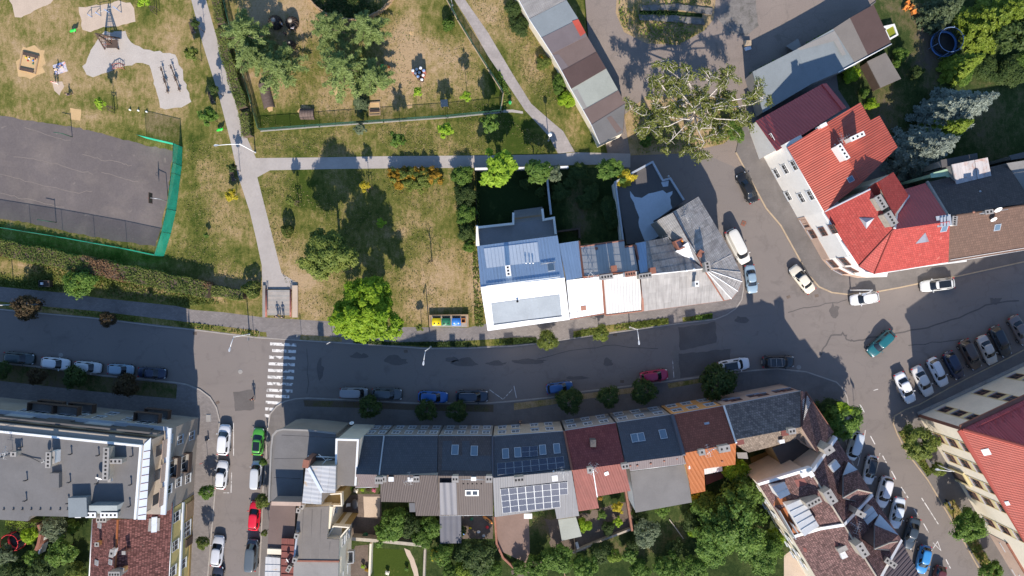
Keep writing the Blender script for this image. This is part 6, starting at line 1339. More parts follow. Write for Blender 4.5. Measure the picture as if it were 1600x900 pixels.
# ---------------------------------------------------------------- trees, shrubs and hedges
G = np.random.default_rng(11)
LF = {}
LF['bright'] = leaf_mat('fresh_leaves', (.16,.30,.014), (.38,.52,.035)); LF['mid'] = leaf_mat('green_leaves', (.062,.140,.022), (.185,.285,.05))
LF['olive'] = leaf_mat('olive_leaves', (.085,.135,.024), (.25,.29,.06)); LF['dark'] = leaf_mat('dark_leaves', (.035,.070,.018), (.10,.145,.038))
LF['lime'] = leaf_mat('lime_leaves', (0.216,0.365,0.027), (0.405,0.567,0.054)); LF['yellow'] = leaf_mat('yellow_leaves', (0.351,0.324,0.027), (0.621,0.486,0.041))
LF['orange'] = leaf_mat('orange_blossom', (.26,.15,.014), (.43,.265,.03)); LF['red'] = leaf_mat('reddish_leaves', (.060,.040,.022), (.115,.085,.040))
LF['pine'] = leaf_mat('pine_needles', (.085,.135,.032), (.215,.275,.085), .2); LF['dpine'] = leaf_mat('dark_needles', (0.041,0.068,0.035), (0.115,0.149,0.068), .2)
LF['spruce'] = leaf_mat('blue_spruce_needles', (.085,.115,.098), (.25,.285,.23), .15); LF['birch'] = leaf_mat('birch_leaves', (.125,.160,.030), (.29,.31,.08))
LF['grass'] = leaf_mat('dry_grass_blades', (.12,.125,.040), (.30,.24,.11), .2); LF['hedge'] = leaf_mat('hedge_leaves', (.085,.135,.026), (.215,.245,.062)); LF['brownhedge'] = leaf_mat('dry_hedge_leaves', (0.135,0.081,0.041), (0.257,0.149,0.081)); LF['greyleaf'] = leaf_mat('grey_green_leaves', (0.095,0.135,0.068), (0.230,0.270,0.162))
LF['thuja'] = leaf_mat('yellow_green_needles', (.085,.15,.014), (.21,.275,.030), .2); LF['white'] = leaf_mat('white_blossom', (0.810,0.783,0.675), (1.013,0.972,0.891)); LF['pink'] = leaf_mat('pink_blossom', (0.675,0.135,0.270), (0.810,0.338,0.405))
M['bark'] = mat('brown_bark', (.095,.07,.05), .95, .2, 1, .25, 8); M['birch_bark'] = mat('white_birch_bark', (.52,.47,.42), .9, .12, 2, .2, 8, [((.12,.10,.09), 3.0, .58, .66, .8)])
def quads_mesh(name, C, Nn, S, tone, asp=1.0, m=None):
    """many small leaf faces: centres, normals, half sizes, tones"""
    n = len(C); Nn = Nn/np.maximum(np.linalg.norm(Nn, axis=1, keepdims=True), 1e-6)
    r = G.normal(size=(n,3)); A = np.cross(Nn, r); A /= np.maximum(np.linalg.norm(A, axis=1, keepdims=True), 1e-6); B = np.cross(Nn, A)
    S = S[:,None]; a = A*S*asp; b = B*S
    V = np.stack([C-a, C-b*.75, C+a, C+b*.75], 1).reshape(-1,3)
    me = bpy.data.meshes.new(name); me.vertices.add(4*n); me.vertices.foreach_set('co', V.astype(np.float32).ravel())
    me.loops.add(4*n); me.loops.foreach_set('vertex_index', np.arange(4*n, dtype=np.int32)); me.polygons.add(n)
    me.polygons.foreach_set('loop_start', np.arange(0, 4*n, 4, dtype=np.int32))
    me.update(calc_edges=True)
    at = me.attributes.new('tone', 'FLOAT', 'POINT'); at.data.foreach_set('value', np.repeat(tone, 4).astype(np.float32))
    if m: me.materials.append(m)
    return me
def ellip_clumps(k, rx, ry, rz, shell=.55, low=-.55):
    d = G.normal(size=(k*3,3)); d /= np.linalg.norm(d, axis=1, keepdims=True); d = d[d[:,2] > low][:k]; k = len(d)
    lob = 1+.16*np.sin(3*np.arctan2(d[:,1], d[:,0])+G.uniform(0,6))+.10*np.sin(5*np.arctan2(d[:,1], d[:,0])+G.uniform(0,6))
    r = (shell+(1-shell)*G.random(k)**.7)*lob
    return d*np.array([rx,ry,rz])*r[:,None]
def crown(rx, ry, rz, k=60, per=90, cr=.55, leaf=.13, shell=.5, up=.6, asp=1.35, low=-.5, name='crown', m=None):
    P = ellip_clumps(k, rx, ry, rz, shell, low); k = len(P); ct = G.normal(.5,.16,k)
    q = G.normal(size=(k*per,3)); q /= np.linalg.norm(q, axis=1, keepdims=True); q *= (G.random((k*per,1))**.45)
    rr = cr*G.uniform(.65,1.25,k); C = np.repeat(P, per, 0)+q*np.repeat(rr, per)[:,None]*np.array([1,1,.7])
    out = np.repeat(P, per, 0)/np.array([rx,ry,rz]); Nn = q*.7+out*.5+np.array([0,0,up])+G.normal(size=C.shape)*.45
    tone = np.clip(np.repeat(ct, per)+G.normal(0,.20,len(C)), 0, 1)
    return quads_mesh(name, C, Nn, leaf*G.uniform(.65,1.3,len(C)), tone, asp, m)
def needles_crown(R, H, whorls=14, per=9, m=None, droop=.25, nd=40, leaf=.10, top=.12, jag=.25, shape=.9, z0=.12, wide=.55, asp=2.2):
    """conifer: branches in whorls, each a flat spray of needle twigs"""
    C = []; Nn = []; T = []
    for w in range(whorls):
        f = w/(whorls-1); z = H*(z0+(1-z0)*f); r = R*(1-f)**shape+top; nb = max(5, int(per*(1-.45*f)))
        for b in range(nb):
            a = 2*math.pi*(b+.5*(w % 2)+G.uniform(-.3,.3))/nb; L = r*G.uniform(1-jag,1+jag*.6); n = int(nd*(.35+L/R)); t = G.random(n)**.7
            side = G.normal(0,1,n)*(.10+.24*(1-t))*L*wide; d = np.array([math.cos(a), math.sin(a)]); e = np.array([-d[1], d[0]])
            xy = d*(t*L)[:,None]+e*side[:,None]; zz = z-droop*L*t**1.5+.12*L*t+G.normal(0,.06,n)-np.abs(side)*.12
            C.append(np.column_stack([xy,zz])); Nn.append(np.column_stack([G.normal(0,.45,n)+d[0]*.3, G.normal(0,.45,n)+d[1]*.3, np.ones(n)])); T.append(np.clip(.25+.5*t+G.normal(0,.18,n)+G.normal(0,.10), 0, 1))
    C = np.vstack(C); return quads_mesh('crown', C, np.vstack(Nn), leaf*G.uniform(.7,1.4,len(C)), np.concatenate(T), asp, m)
_lib = {}
def lib(key, fn):
    if key not in _lib: _lib[key] = fn()
    return _lib[key]
def trunk_mb(h, r, limbs=5, spread=1.2, seed=1, lean=(0,0), zf=.45):
    q = random.Random(seed); b = MB(); pts = [(lean[0]*t+q.uniform(-.05,.05)*h*.15, lean[1]*t+q.uniform(-.05,.05)*h*.15, h*t) for t in (0,.3,.6,1)]
    b.tube(pts, [r, r*.8, r*.6, r*.28], 8)
    for i in range(limbs):
        a = 2*math.pi*i/limbs+q.uniform(-.4,.4); z = h*(zf+.4*i/max(1,limbs)); e = Vector((math.cos(a)*spread, math.sin(a)*spread, z+spread*.75)); s = Vector((lean[0]*z/h, lean[1]*z/h, z))
        b.tube([s, s.lerp(e,.5)+Vector((0,0,.1)), e], [r*.42, r*.3, r*.12], 5)
    return b
TN = 0
def tree(kind, px, py, zc, label, mesh, sc, leafm=None, trunk=True, cat='tree', group=None, name='tree', rz=None, bark='bark', h=None, tr=.16, limbs=5, extra=None):
    """mesh is a crown around its own centre, shown at (px, py) when its centre is at height zc"""
    global TN; TN += 1
    c = W(px, py, zc); t = thing(name, label, cat, (c.x, c.y, .1), group)
    me = mesh
    o = bpy.data.objects.new('crown' if trunk else 'foliage', me); COL.objects.link(o); o.parent = t; o.location = (0,0,zc-.1)
    o.rotation_euler = (0,0, rz if rz is not None else TN*1.7); o.scale = sc if hasattr(sc,'__len__') else (sc,sc,sc)
    if leafm:
        o.material_slots[0].link = 'OBJECT'; o.material_slots[0].material = LF[leafm]
    if trunk:
        hh = h or zc; s0 = sc[0] if hasattr(sc,'__len__') else sc
        k = MB(); k = trunk_mb(hh-.1, tr, limbs, max(.3, s0*.55), TN); q = k.build('trunk', M[bark], None, Vector((0,0,0)), local=True); q.parent = t
    return t
def U(k=0, **kw):
    """unit crowns, about one metre radius, a few variants each"""
    return None
def cmesh(style, var):
    f = {'ball': lambda: crown(.86,.86,.86, 110, 34, .24, .062, .80, .3, 1.3, -.6),
         'dense': lambda: crown(.80,.80,.80, 95, 62, .24, .045, .55, .6, 1.35, -.45),
         'big': lambda: crown(.82,.82,.78, 150, 95, .19, .030, .50, .6, 1.35, -.4),
         'loose': lambda: crown(.80,.80,.72, 55, 50, .22, .052, .40, .8, 1.5, -.35),
         'spray': lambda: crown(.78,.78,.60, 34, 30, .22, .085, .30, .9, 1.9, -.3),
         'clip': lambda: crown(.93,.93,.93, 420, 16, .10, .075, .97, .1, 1.2, -.7)}[style]
    return lib((style, var), lambda: (lambda me: (me.materials.append(LF['mid']), me)[1])(f()))
# the two big park trees
tree('tree', 511,397,8.3, 'spreading olive-green tree on the lawn casting the longest tree shadow', lib('t1', lambda: crown(3.3,3.6,3.3,190,110,.72,.125,.45,1.0,1.4,-.5,m=LF['olive'])), 1, tr=.28)
tree('tree', 573,486,7.4, 'big vivid green tree overhanging the pavement and the road edge', lib('t2', lambda: crown(4.4,4.6,4.2,290,120,.72,.14,.45,1.1,1.6,-.5,m=LF['bright'])), 1, tr=.32)

# flowering bush beside the path
t = thing('flowering_shrub', 'wide bush with orange blossom and green middle beside the footpath', 'shrub', W(649,280))
for (dx, dy, rx, ry, k, lm, nm) in ((-2.0,0,2.0,1.75,50,'orange','blossom'),(2.9,.2,1.3,1.5,26,'orange','blossom'),(.6,-.1,3.4,1.75,120,'olive','foliage'),(0,.8,3.6,.9,22,'orange','blossom'),(-2,.2,1.9,1.5,30,'olive','foliage')):
    o = bpy.data.objects.new(nm, crown(rx,ry,1.35,k,55,.38,.10,.5,.6,1.8,-.3,m=LF[lm])); COL.objects.link(o); o.parent = t; o.location = (dx,dy,1.15)
SH = 'shrubs along the white house garden fence'
for px, py, r, lm, lb in ((722,275,1.8,'mid','top shrub of the leafy column left of the walled garden'),(726,305,1.9,'dark','dark shrub second from top in the column left of the walled garden'),(728,335,1.7,'mid','shrub beside the yellowed verge left of the white house garden'),(730,365,1.5,'dark','low dull shrub near the terrace wall of the white house'),(733,385,1.0,'mid','lowest small shrub in the column by the white house corner')):
    tree('shrub', px, py, 1.5, lb, cmesh('dense',2), (r*.95,r*1.1,1.5), lm, False, 'shrub', SH, 'shrub')
# trees and shrubs of the walled gardens north of the row
tree('tree', 778,267,5.2, 'yellow-green feathery tree at the garden wall by the path', lib('yg', lambda: crown(3.4,2.6,1.6,52,62,.55,.17,.35,.9,2.1,-.3,m=LF['lime'])), 1, tr=.14)
tree('tree', 838,267,4.6, 'mid-green tree right of the yellow-green one at the path wall', cmesh('spray',2), (2.5,2.2,1.6), 'mid', tr=.12)
tree('tree', 867,272,3.8, 'smallest pale tree at the garden path wall', cmesh('spray',3), (1.5,1.3,1.2), 'greyleaf', tr=.09)
tree('tree', 955,266,4.6, 'green tree beginning to yellow at the flat garage corner', cmesh('spray',4), (2.6,2.3,1.7), 'mid', tr=.13)
tree('tree', 978,278,3.8, 'yellow autumn branch-tree leaning over the flat garage roof', cmesh('spray',5), (1.5,1.6,.9), 'yellow', tr=.07)
for i, (px, py, r) in enumerate(((905,268,1.6),(925,300,1.4),(915,315,1.5),(955,325,2.0),(875,300,1.6),(890,285,1.2),(845,300,.9),(820,287,.9),(958,345,1.4))):
    tree('shrub', px, py, 1.0, ['rounded shrub just below the garden path wall','small shrub in the middle of the shaded garden','dark shrub below the middle of the shaded garden','largest shrub beside the flat garage wall','shrub beside the wall between the two gardens','little shrub under the smallest pale tree','small shrub inside the lawn garden corner','small shrub under the yellow-green tree','low shrub by the garage wall near the terrace houses'][i], cmesh('dense',3), (r,r,1.0), 'dark', False, 'shrub', 'shrubs in the shaded gardens', 'shrub')
# garage side bushes
for px, py, r, lm, lb in ((849,98,1.3,'olive','orange-tinged bush beside the garage row'),(874,127,1.2,'mid','bright green bush against the garage wall below the orange-tinged one'),(886,155,1.5,'bright','brightest bush against the garage wall'),(812,42,1.7,'dark','dark spreading shrub by the upper garages'),(803,14,1.6,'dark','dark shrub at the top end of the garage row'),(872,140,.9,'mid','smallest bush at the garage wall')):
    tree('shrub', px, py, 1.0, lb, cmesh('dense',4), (r,r,1.1), lm, False, 'shrub', 'bushes beside the garage row', 'shrub')
tree('shrub', 846,92,1.2, 'orange-leaved sprig in the bush by the garage wall', cmesh('spray',6), (.8,.8,.6), 'orange', False, 'shrub', None, 'shrub')
# dying birch in the yard
def birch():
    q = random.Random(4); t = thing('birch_tree', 'half-bare birch with white limbs spreading over the yard entrance', 'tree', W(1072,196))
    base = WL[t]; b = MB(); tips = []; top = W(1088,172,9.0)-base
    b.tube([(0,0,0), top*.5+Vector((.1,-.1,0)), top], [.36,.3,.22], 9); o = b.build('trunk', M['birch_bark'], None, Vector((0,0,0)), local=True); o.parent = t
    ends = [(985,170,8),(1000,200,7),(990,205,6.5),(1015,120,10),(1040,92,11),(1050,130,10.5),(1078,110,12),(1110,115,12),(1140,118,11),(1150,140,10),(1190,135,11),(1200,150,9),(1172,190,9),(1150,205,8),(1120,215,8),(1090,240,7.5),(1075,235,7),(1040,225,7),(1030,190,8.5),(1060,170,10),(1110,180,10),(1130,165,11),(1095,150,12),(1020,160,9)]
    lb = MB()
    for ex, ey, ez in ends:
        e = W(ex, ey, ez)-base; s = top*q.uniform(.62,1.0); m1 = s.lerp(e,.4)+Vector((q.uniform(-1.3,1.3),q.uniform(-1.3,1.3),.8)); m2 = s.lerp(e,.75)+Vector((q.uniform(-1,1),q.uniform(-1,1),.6))
        lb2 = MB().tube([s,m1,m2,e], [.12,.085,.055,.02], 6); tips.append((m2,e))
        for k in range(7):
            f = q.uniform(.25,1); p = (m1.lerp(m2, f) if q.random() < .45 else m2.lerp(e, f)); d = Vector((q.uniform(-1,1),q.uniform(-1,1),q.uniform(-.15,.35))).normalized()*q.uniform(.9,2.1); r_ = p+d*.55+Vector((0,0,.15)); g_ = p+d-Vector((0,0,.2))
            lb2.tube([p, r_, g_], [.05,.036,.015], 4); tips.append((r_,g_))
            for kk in range(2): 
                d2 = Vector((q.uniform(-1,1),q.uniform(-1,1),q.uniform(-.3,.2))).normalized()*q.uniform(.5,1.0); lb2.tube([r_, r_+d2], [.028,.010], 3); tips.append((r_, r_+d2))
        o = lb2.build('limb', M['birch_bark'], None, Vector((0,0,0)), local=True); o.parent = t
    C=[];Nn=[];T=[]
    for a, e in tips:
        if q.random() < .12: continue
        n = q.randint(52,96); f = G.random((n,1)); a_ = np.array(a); e_ = np.array(e); P = a_+(e_-a_)*f+G.normal(0,.17,(n,3))+np.array([0,0,-.05]); P[:,2] -= G.random(n)*.6
        C.append(P); Nn.append(G.normal(0,.6,(n,3))+np.array([0,0,.9])); T.append(np.clip(G.normal(.5,.22,n)+G.normal(0,.12),0,1))
    C = np.vstack(C); o = bpy.data.objects.new('foliage', quads_mesh('foliage', C, np.vstack(Nn), .085*G.uniform(.7,1.3,len(C)), np.concatenate(T), 1.7, LF['birch'])); COL.objects.link(o); o.parent = t
birch()
for px, py, r, lb in ((1150,208,1.6,'green bush at the foot of the white house by the birch'),(1010,222,1.0,'sparse bush at the end of the garage row'),(1140,195,1.2,'bush under the right side of the birch')):
    tree('shrub', px, py, 1.0, lb, cmesh('dense',3), (r,r*.9,1.0), 'mid', False, 'shrub', None, 'shrub')
# conifers of the kindergarten garden
def pine(px, py, h, R, lb, lm='pine', seed=0, shape=.62, whorls=8, per=7, nd=105, leaf=.085):
    c = W(px, py, h*.55); t = thing('pine_tree', lb, 'tree', (c.x,c.y,.1), 'pines in the kindergarten garden')
    o = bpy.data.objects.new('crown', needles_crown(R, h, whorls, per, LF[lm], .16, nd, leaf, .25, .45, shape, .35, .36, 3.6)); COL.objects.link(o); o.parent = t
    q = trunk_mb(h*.93, .2, 8, R*.6, int(px), zf=.3).build('trunk', M['bark'], None, Vector((0,0,0)), local=True); q.parent = t
pine(385,55,9,4.0,'feathery pine overhanging the hedge and footpath'); pine(432,106,7.5,3.9,'wide pale pine over the middle of the kindergarten lawn'); pine(398,88,7.5,2.8,'pine filling the gap between the hedge pine and the pale pine')
pine(517,48,10.5,2.9,'tallest pine by the round wattle hedge'); pine(572,46,9.5,2.9,'pine touching the round wattle hedge on its right'); pine(538,108,8.5,4.7,'broad pine in front of the round wattle hedge'); pine(583,122,6.5,3.0,'low outer pine near the sandpit')
tree('conifer', 561,158,2.2, 'small dull grey-green conifer beside the kindergarten sandpit', lib('smallcon', lambda: needles_crown(1.15,4.2,10,9,LF['dpine'],.2,60,.09,.1,.2,.9)), 1, None, True, 'tree', None, 'conifer', h=2.6, tr=.08).children[0].location.z = 0
# spruces and the yellow-green conifer of the east garden
def spruce(bx, by, h, R, lm, lb, nd=120, whorls=15, per=12, leaf=.12):
    t = thing('spruce_tree' if lm != 'thuja' else 'conifer_tree', lb, 'tree', W(bx,by,.1)); o = bpy.data.objects.new('crown', needles_crown(R, h, whorls, per, LF[lm], .22, nd, leaf, .12, .22, .85, .06, asp=2.0)); COL.objects.link(o); o.parent = t
    q = trunk_mb(h*.95, .22, 0, 1, int(bx)).build('trunk', M['bark'], None, Vector((0,0,0)), local=True); q.parent = t
spruce(1462,186,13.5,4.2,'spruce','upper blue-grey spruce whose pale tip reaches right'); spruce(1418,242,12.0,4.4,'spruce','lower blue-grey spruce nearest the red corner house'); spruce(1455,212,9.5,2.6,'thuja','slim yellow-green conifer squeezed between two blue-grey spruces', 60)
spruce(1526,46,11.5,4.4,'thuja','large yellow-green conifer at the upper right by the trampoline', 170, 15, 13, .13); spruce(1485,112,7.5,2.3,'thuja','small yellow-green conifer below the trampoline', 60); spruce(1455,30,8,2.6,'dpine','dark conifer above the trampoline at the top edge',60)
tree('tree', 1600,40,6, 'dark leafy tree cut by the right edge near the sunny patio', cmesh('dense',5), (4,4.5,3.5), 'dark', tr=.2)
for i, (px, py, r, lm) in enumerate(((1580,112,2.6,'dark'),(1540,108,2.2,'dark'),(1505,118,1.6,'mid'),(1408,85,1.2,'mid'),(1330,115,1.5,'bright'),(1362,162,1.0,'bright'),(1598,95,1.6,'mid'),(1400,100,.7,'mid'),(1350,145,.8,'mid'),(1432,112,1.1,'dark'))):
    tree('shrub', px, py, 1.1, ['dark shrub by the right edge under the conifer','dark shrub left of the edge shrub in the far garden','shrub above the upper spruce tip','shrub beside the water tub shed corner','bright shrub behind the crimson wing','bright low shrub beside the cold frames','shrub at the right edge below the dark tree','little plant at the garden shed corner','little plant among the cold frame slats','dark shrub left of the small conifer'][i], cmesh('dense',3), (r,r,1.2), lm, False, 'shrub', 'shrubs in the east garden', 'shrub')
# clipped round street trees
RT = 'clipped round trees along the main street'  # shaded kerb trees get darker leaves to put the shade in their colour
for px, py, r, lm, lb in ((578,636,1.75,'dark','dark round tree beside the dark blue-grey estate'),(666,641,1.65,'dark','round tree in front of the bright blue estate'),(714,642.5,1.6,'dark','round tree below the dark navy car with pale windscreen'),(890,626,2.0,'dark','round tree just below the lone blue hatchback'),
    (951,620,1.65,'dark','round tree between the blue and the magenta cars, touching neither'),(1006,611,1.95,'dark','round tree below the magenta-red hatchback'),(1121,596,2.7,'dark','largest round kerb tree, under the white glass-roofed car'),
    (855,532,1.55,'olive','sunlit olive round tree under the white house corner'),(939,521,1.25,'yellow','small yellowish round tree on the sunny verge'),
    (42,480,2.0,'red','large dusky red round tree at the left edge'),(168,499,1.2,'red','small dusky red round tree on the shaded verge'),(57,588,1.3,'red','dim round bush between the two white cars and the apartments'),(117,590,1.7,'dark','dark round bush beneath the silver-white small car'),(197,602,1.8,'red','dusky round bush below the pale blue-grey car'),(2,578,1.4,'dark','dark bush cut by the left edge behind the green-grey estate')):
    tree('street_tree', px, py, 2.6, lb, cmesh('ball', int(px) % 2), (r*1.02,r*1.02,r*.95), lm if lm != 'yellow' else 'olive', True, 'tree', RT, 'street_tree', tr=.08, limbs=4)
ST = 'small round trees along the side street'
for px, py, r, lm, lb in ((323,769,1.1,'mid','round tree on the left pavement by the yellow house gate'),(317,848,1.0,'olive','thin round tree beside the silver estate'),(410,783,1.15,'olive','leafy little tree leaning over the vivid red hatchback'),(411,722,.6,'mid','tiny kerb bush between the lime green and silver cars'),(413,833,.5,'olive','tiny plant by the annexe wall near the red hatchback')):
    tree('street_tree', px, py, 2.4, lb, cmesh('ball', 1), (r,r,r), lm, True, 'tree', ST, 'street_tree', tr=.05, limbs=3)
# trees by the south-east street
for px, py, r, z, lm, lb in ((1319,655,3.0,3.6,'mid','leafy tree filling the corner by the mottled hip roof'),(1436,690,2.9,3.6,'olive','leafy tree at the cream building corner'),(1512,822,2.7,3.4,'mid','leafy tree in the middle of the verge by the cream building'),(1466,734,1.2,1.6,'olive','low shrub on the verge by the arched door'),(1549,893,1.9,2.6,'mid','tree at the lower right cut by the picture edge'),(1295,640,2.2,2.0,'dark','dark shrubs in the shade of the mottled hip roof')):
    tree('tree', px, py, z, lb, cmesh('dense',6), (r,r*1.08,r*.85), lm, True, 'tree', None, 'tree', tr=.11)
tree('tree', 1320,638,4.6, 'bright yellow-green spray at the crown of the corner tree', cmesh('spray',7), (1.6,1.2,.8), 'bright', tr=.06)
# south gardens
SGd = 'trees and shrubs in the back gardens'
GL = [(1146,815,5.6,5.0,'mid','big','largest garden tree, a broad walnut-like crown beside the tiled house'),(1115,850,3.4,4.2,'mid','big','broad crown at the left of the largest garden tree'),(1190,862,3.6,4.4,'mid','big','broad crown hard against the tiled house wall'),(1165,770,3.0,4.4,'mid','dense','crown above the largest garden tree'),(1100,790,2.2,3.0,'mid','dense','small crown right of the grey felt roof'),
 (1150,736,2.3,3.2,'bright','dense','bright round tree below the orange roof'),(1010,832,2.3,3.2,'greyleaf','dense','grey-green tree in the garden below the felt roof'),(912,820,1.3,1.6,'bright','dense','bright bush beside the rear porch'),(966,793,1.1,1.4,'yellow','spray','yellow-flowered plant by the brown garden wall'),
 (1084,778,1.1,1.4,'yellow','spray','yellow bush at the corner of the grey felt roof'),(618,815,2.5,2.4,'mid','dense','bushy tree behind the taupe roof step'),(602,835,2.2,2.4,'mid','spray','light spiky tree by the brick yard'),(640,820,2.0,2.0,'dark','dense','dark bush in the hollow of the taupe roof'),(675,822,1.9,2.0,'mid','dense','bush left of the lean-to roof'),(660,840,1.8,1.8,'mid','dense','bush above the long garden wall'),
 (690,865,2.0,2.0,'mid','dense','bush below the lean-to roof'),(681,868,1.1,2.8,'yellow','spray','yellow-flowering bush over the garden wall end'),(745,868,3.1,3.4,'dark','dense','dark round tree at the foot of the toy-strewn yard'),(722,892,1.6,1.6,'thuja','dense','yellow-green bush at the lower edge'),(705,893,1.5,1.8,'mid','dense','green bush at the lower edge left of the yellow-green one'),
 (872,872,2.6,2.8,'mid','dense','olive tree below the rear porch'),(840,885,2.2,2.2,'mid','dense','bush at the foot of the brown patio'),(812,890,1.6,1.4,'mid','spray','low bush by the brick edge at the bottom'),(915,885,2.2,2.4,'mid','dense','olive bush left of the columnar shrub'),(960,868,1.2,2.4,'thuja','dense','slim yellow-green columnar shrub by the garden path'),(985,868,1.5,1.6,'mid','spray','leafy shrub right of the columnar one'),(990,850,1.2,1.4,'dark','dense','dark shrub beside the garden path'),
 (1045,885,2.4,2.2,'mid','dense','bush at the lower edge in the middle of the gardens'),(1085,888,2.4,2.6,'mid','dense','bush at the lower edge beneath the broad crown'),(1000,805,1.3,1.2,'dark','dense','small dark shrub against the felt roof edge'),(1085,815,1.9,1.6,'dark','dense','shaded shrub left of the largest tree'),(1083,830,1.0,1.2,'bright','dense','bright low hedge end by the garden beds'),(950,825,1.2,1.0,'dark','dense','dark shrub in the vegetable garden'),(940,805,.9,.9,'mid','spray','small plant in the vegetable garden'),
 (965,815,.9,1.0,'bright','spray','row of yellowish plants in the vegetable garden'),(1035,800,1.2,1.0,'mid','spray','fern-like plant below the felt roof'),(720,830,1.0,.8,'dark','spray','plant pots bush by the lean-to'),(940,862,2.0,1.6,'dark','dense','dark bush above the columnar shrub'),(1055,855,1.6,1.2,'dark','dense','dark thicket below the sunny bed'),(1210,840,1.6,1.8,'bright','dense','bright bush by the tiled house wall'),(1000,890,1.8,1.6,'mid','dense','olive bush at the lower edge by the path'),(770,895,1.8,1.4,'mid','dense','bush by the brick edging at the lower edge')]
for px, py, r, z, lm, st, lb in GL:
    big = z > 2.5; tree('tree', px, py, z, lb, cmesh(st, int(px) % 2), (r,r,r*.75 if big else min(r, z)), lm, big, 'tree' if big else 'shrub', SGd, 'tree' if big else 'shrub', tr=.05*r)
for px, py, r, z, lm, st, lb in ((97,860,2.7,3.0,'mid','loose','sunlit leafy tree in the apartment garden'),(85,825,2.2,2.4,'greyleaf','dense','grey-green tree right under the flat grey roof'),(8,866,1.9,3.0,'dpine','spray','dark pine by the red trampoline'),(50,870,1.6,1.6,'mid','spray','shrub with pale flowers by the garden wall'),(118,892,1.8,1.6,'olive','dense','bush at the lower edge by the old red roof'),(20,895,2.4,2.0,'dark','dense','dark bush in the lower left corner'),(70,890,2.4,1.8,'dark','dense','dark bush at the lower edge of the apartment garden'),(48,835,1.4,1.4,'bright','dense','bright bush right of the red trampoline'),(113,822,1.2,1.2,'mid','dense','bush below the roof parapet by the red roof'),(36,885,1.2,1.2,'greyleaf','spray','pale shrub below the red trampoline')):
    big = z > 2.3; tree('tree', px, py, z, lb, cmesh(st, 1), (r,r,r*.8 if big else z), lm, big, 'tree' if big else 'shrub', 'plants in the apartment garden', 'tree' if big else 'shrub', tr=.09)
# hedges
def hedge(label, pts, w, h, lm, dens=60, leaf=.10, name='hedge', patch=None, group=None):
    P = [W(x,y,h) for x,y in pts]; c = sum(P, Vector())/len(P); t = thing(name, label, 'hedge', (c.x,c.y,.1), group); C=[];Nn=[];T=[]
    for a, b in zip(P, P[1:]):
        L = (b-a).xy.length; n = int(L*w*dens*1.7); d = (b-a).normalized(); e = Vector((-d.y,d.x,0)); u = G.random(n)*L; v = (G.random(n)-.5)*w; side = G.random(n)
        z = np.where(side < .62, h+G.normal(0,.08,n)+.12*np.sin(u*1.9)*np.cos(v*2.3+u*.7), G.random(n)*h); v = np.where(side < .62, v, np.sign(v)*w/2*(1+G.normal(0,.06,n))); v = v+.12*np.sin(u*1.3)
        C.append(np.array(a)[None,:]*[1,1,0]+np.outer(u,np.array(d))+np.outer(v,np.array(e))+np.outer(z,[0,0,1])); q = np.where(side[:,None] < .62, [0,0,1.], np.outer(np.sign(v),np.array(e))+[0,0,.3]); Nn.append(q+G.normal(0,.38,(n,3))); T.append(np.clip(.5+.25*np.sin(u*.9+v)+G.normal(0,.2,n),0,1))
    C = np.vstack(C)-np.array([c.x,c.y,.1]); Nn = np.vstack(Nn); T = np.concatenate(T)
    if patch: 
        k = (np.sin(C[:,0]*.33+1.3)+.6*np.sin(C[:,0]*.9+C[:,1])+G.normal(0,.35,len(C))) > patch
        o = bpy.data.objects.new('dry_foliage', quads_mesh('dry_foliage', C[k], Nn[k], leaf*G.uniform(.7,1.3,k.sum()), T[k], 1.4, LF['brownhedge'])); COL.objects.link(o); o.parent = t; C,Nn,T = C[~k],Nn[~k],T[~k]
    o = bpy.data.objects.new('foliage', quads_mesh('foliage', C, Nn, leaf*G.uniform(.7,1.3,len(C)), T, 1.4, LF[lm])); COL.objects.link(o); o.parent = t
    b = MB(); b.strip([p-c for p in P], -w/2+.15, w/2-.15, 0, h-.2); o = b.build('branches', M['bark'], None, Vector((0,0,0)), local=True); o.parent = t; return t
hedge('long shaggy hedge with brown dead patches along the court bank', [(-60,378),(0,388),(70,401),(150,418),(230,434),(300,449),(325,455)], 2.5, 2.0, 'hedge', 60, .11, patch=.75)
hedge('low clipped hedge piece joining the long hedge to the stairs', [(330,455),(380,461)], 1.6, 1.4, 'hedge', 80, .09)
hedge('short hedge piece at the top of the concrete path', [(334,-10),(345,36)], 1.5, 1.4, 'hedge', 90, .08); hedge('long clipped hedge along the concrete path', [(343,44),(355,95),(378,168)], 1.7, 1.4, 'hedge', 90, .08); hedge('short hedge piece at the bend of the concrete path', [(379,176),(386,212)], 1.6, 1.4, 'hedge', 90, .08)
hedge('bright yellow-green hedge under the flat grey apartment roof', [(8,819),(55,826)], 1.9, 1.6, 'thuja', 90, .09)
tree('bush', 393,452,1.3, 'clipped ball bush at the end of the hedge by the stairs', cmesh('clip',0), (1.4,1.3,1.25), 'hedge', False, 'bush', None, 'bush'); tree('bush', 449,361,1.2, 'clipped ball bush alone on the lawn right of the concrete path', cmesh('clip',0), (.95,.95,1.15), 'hedge', False, 'bush', None, 'bush'); tree('bush', 700,39,1.2, 'clipped ball bush in the upper kindergarten lawn', cmesh('clip',0), (.9,.9,1.1), 'mid', False, 'bush', None, 'bush')
tree('tree', 125,442,2.0, 'bushy sunlit tree growing out of the bank beside the pavement', cmesh('dense',2), (2.7,2.3,2.0), 'mid', True, 'tree', None, 'tree', tr=.1)
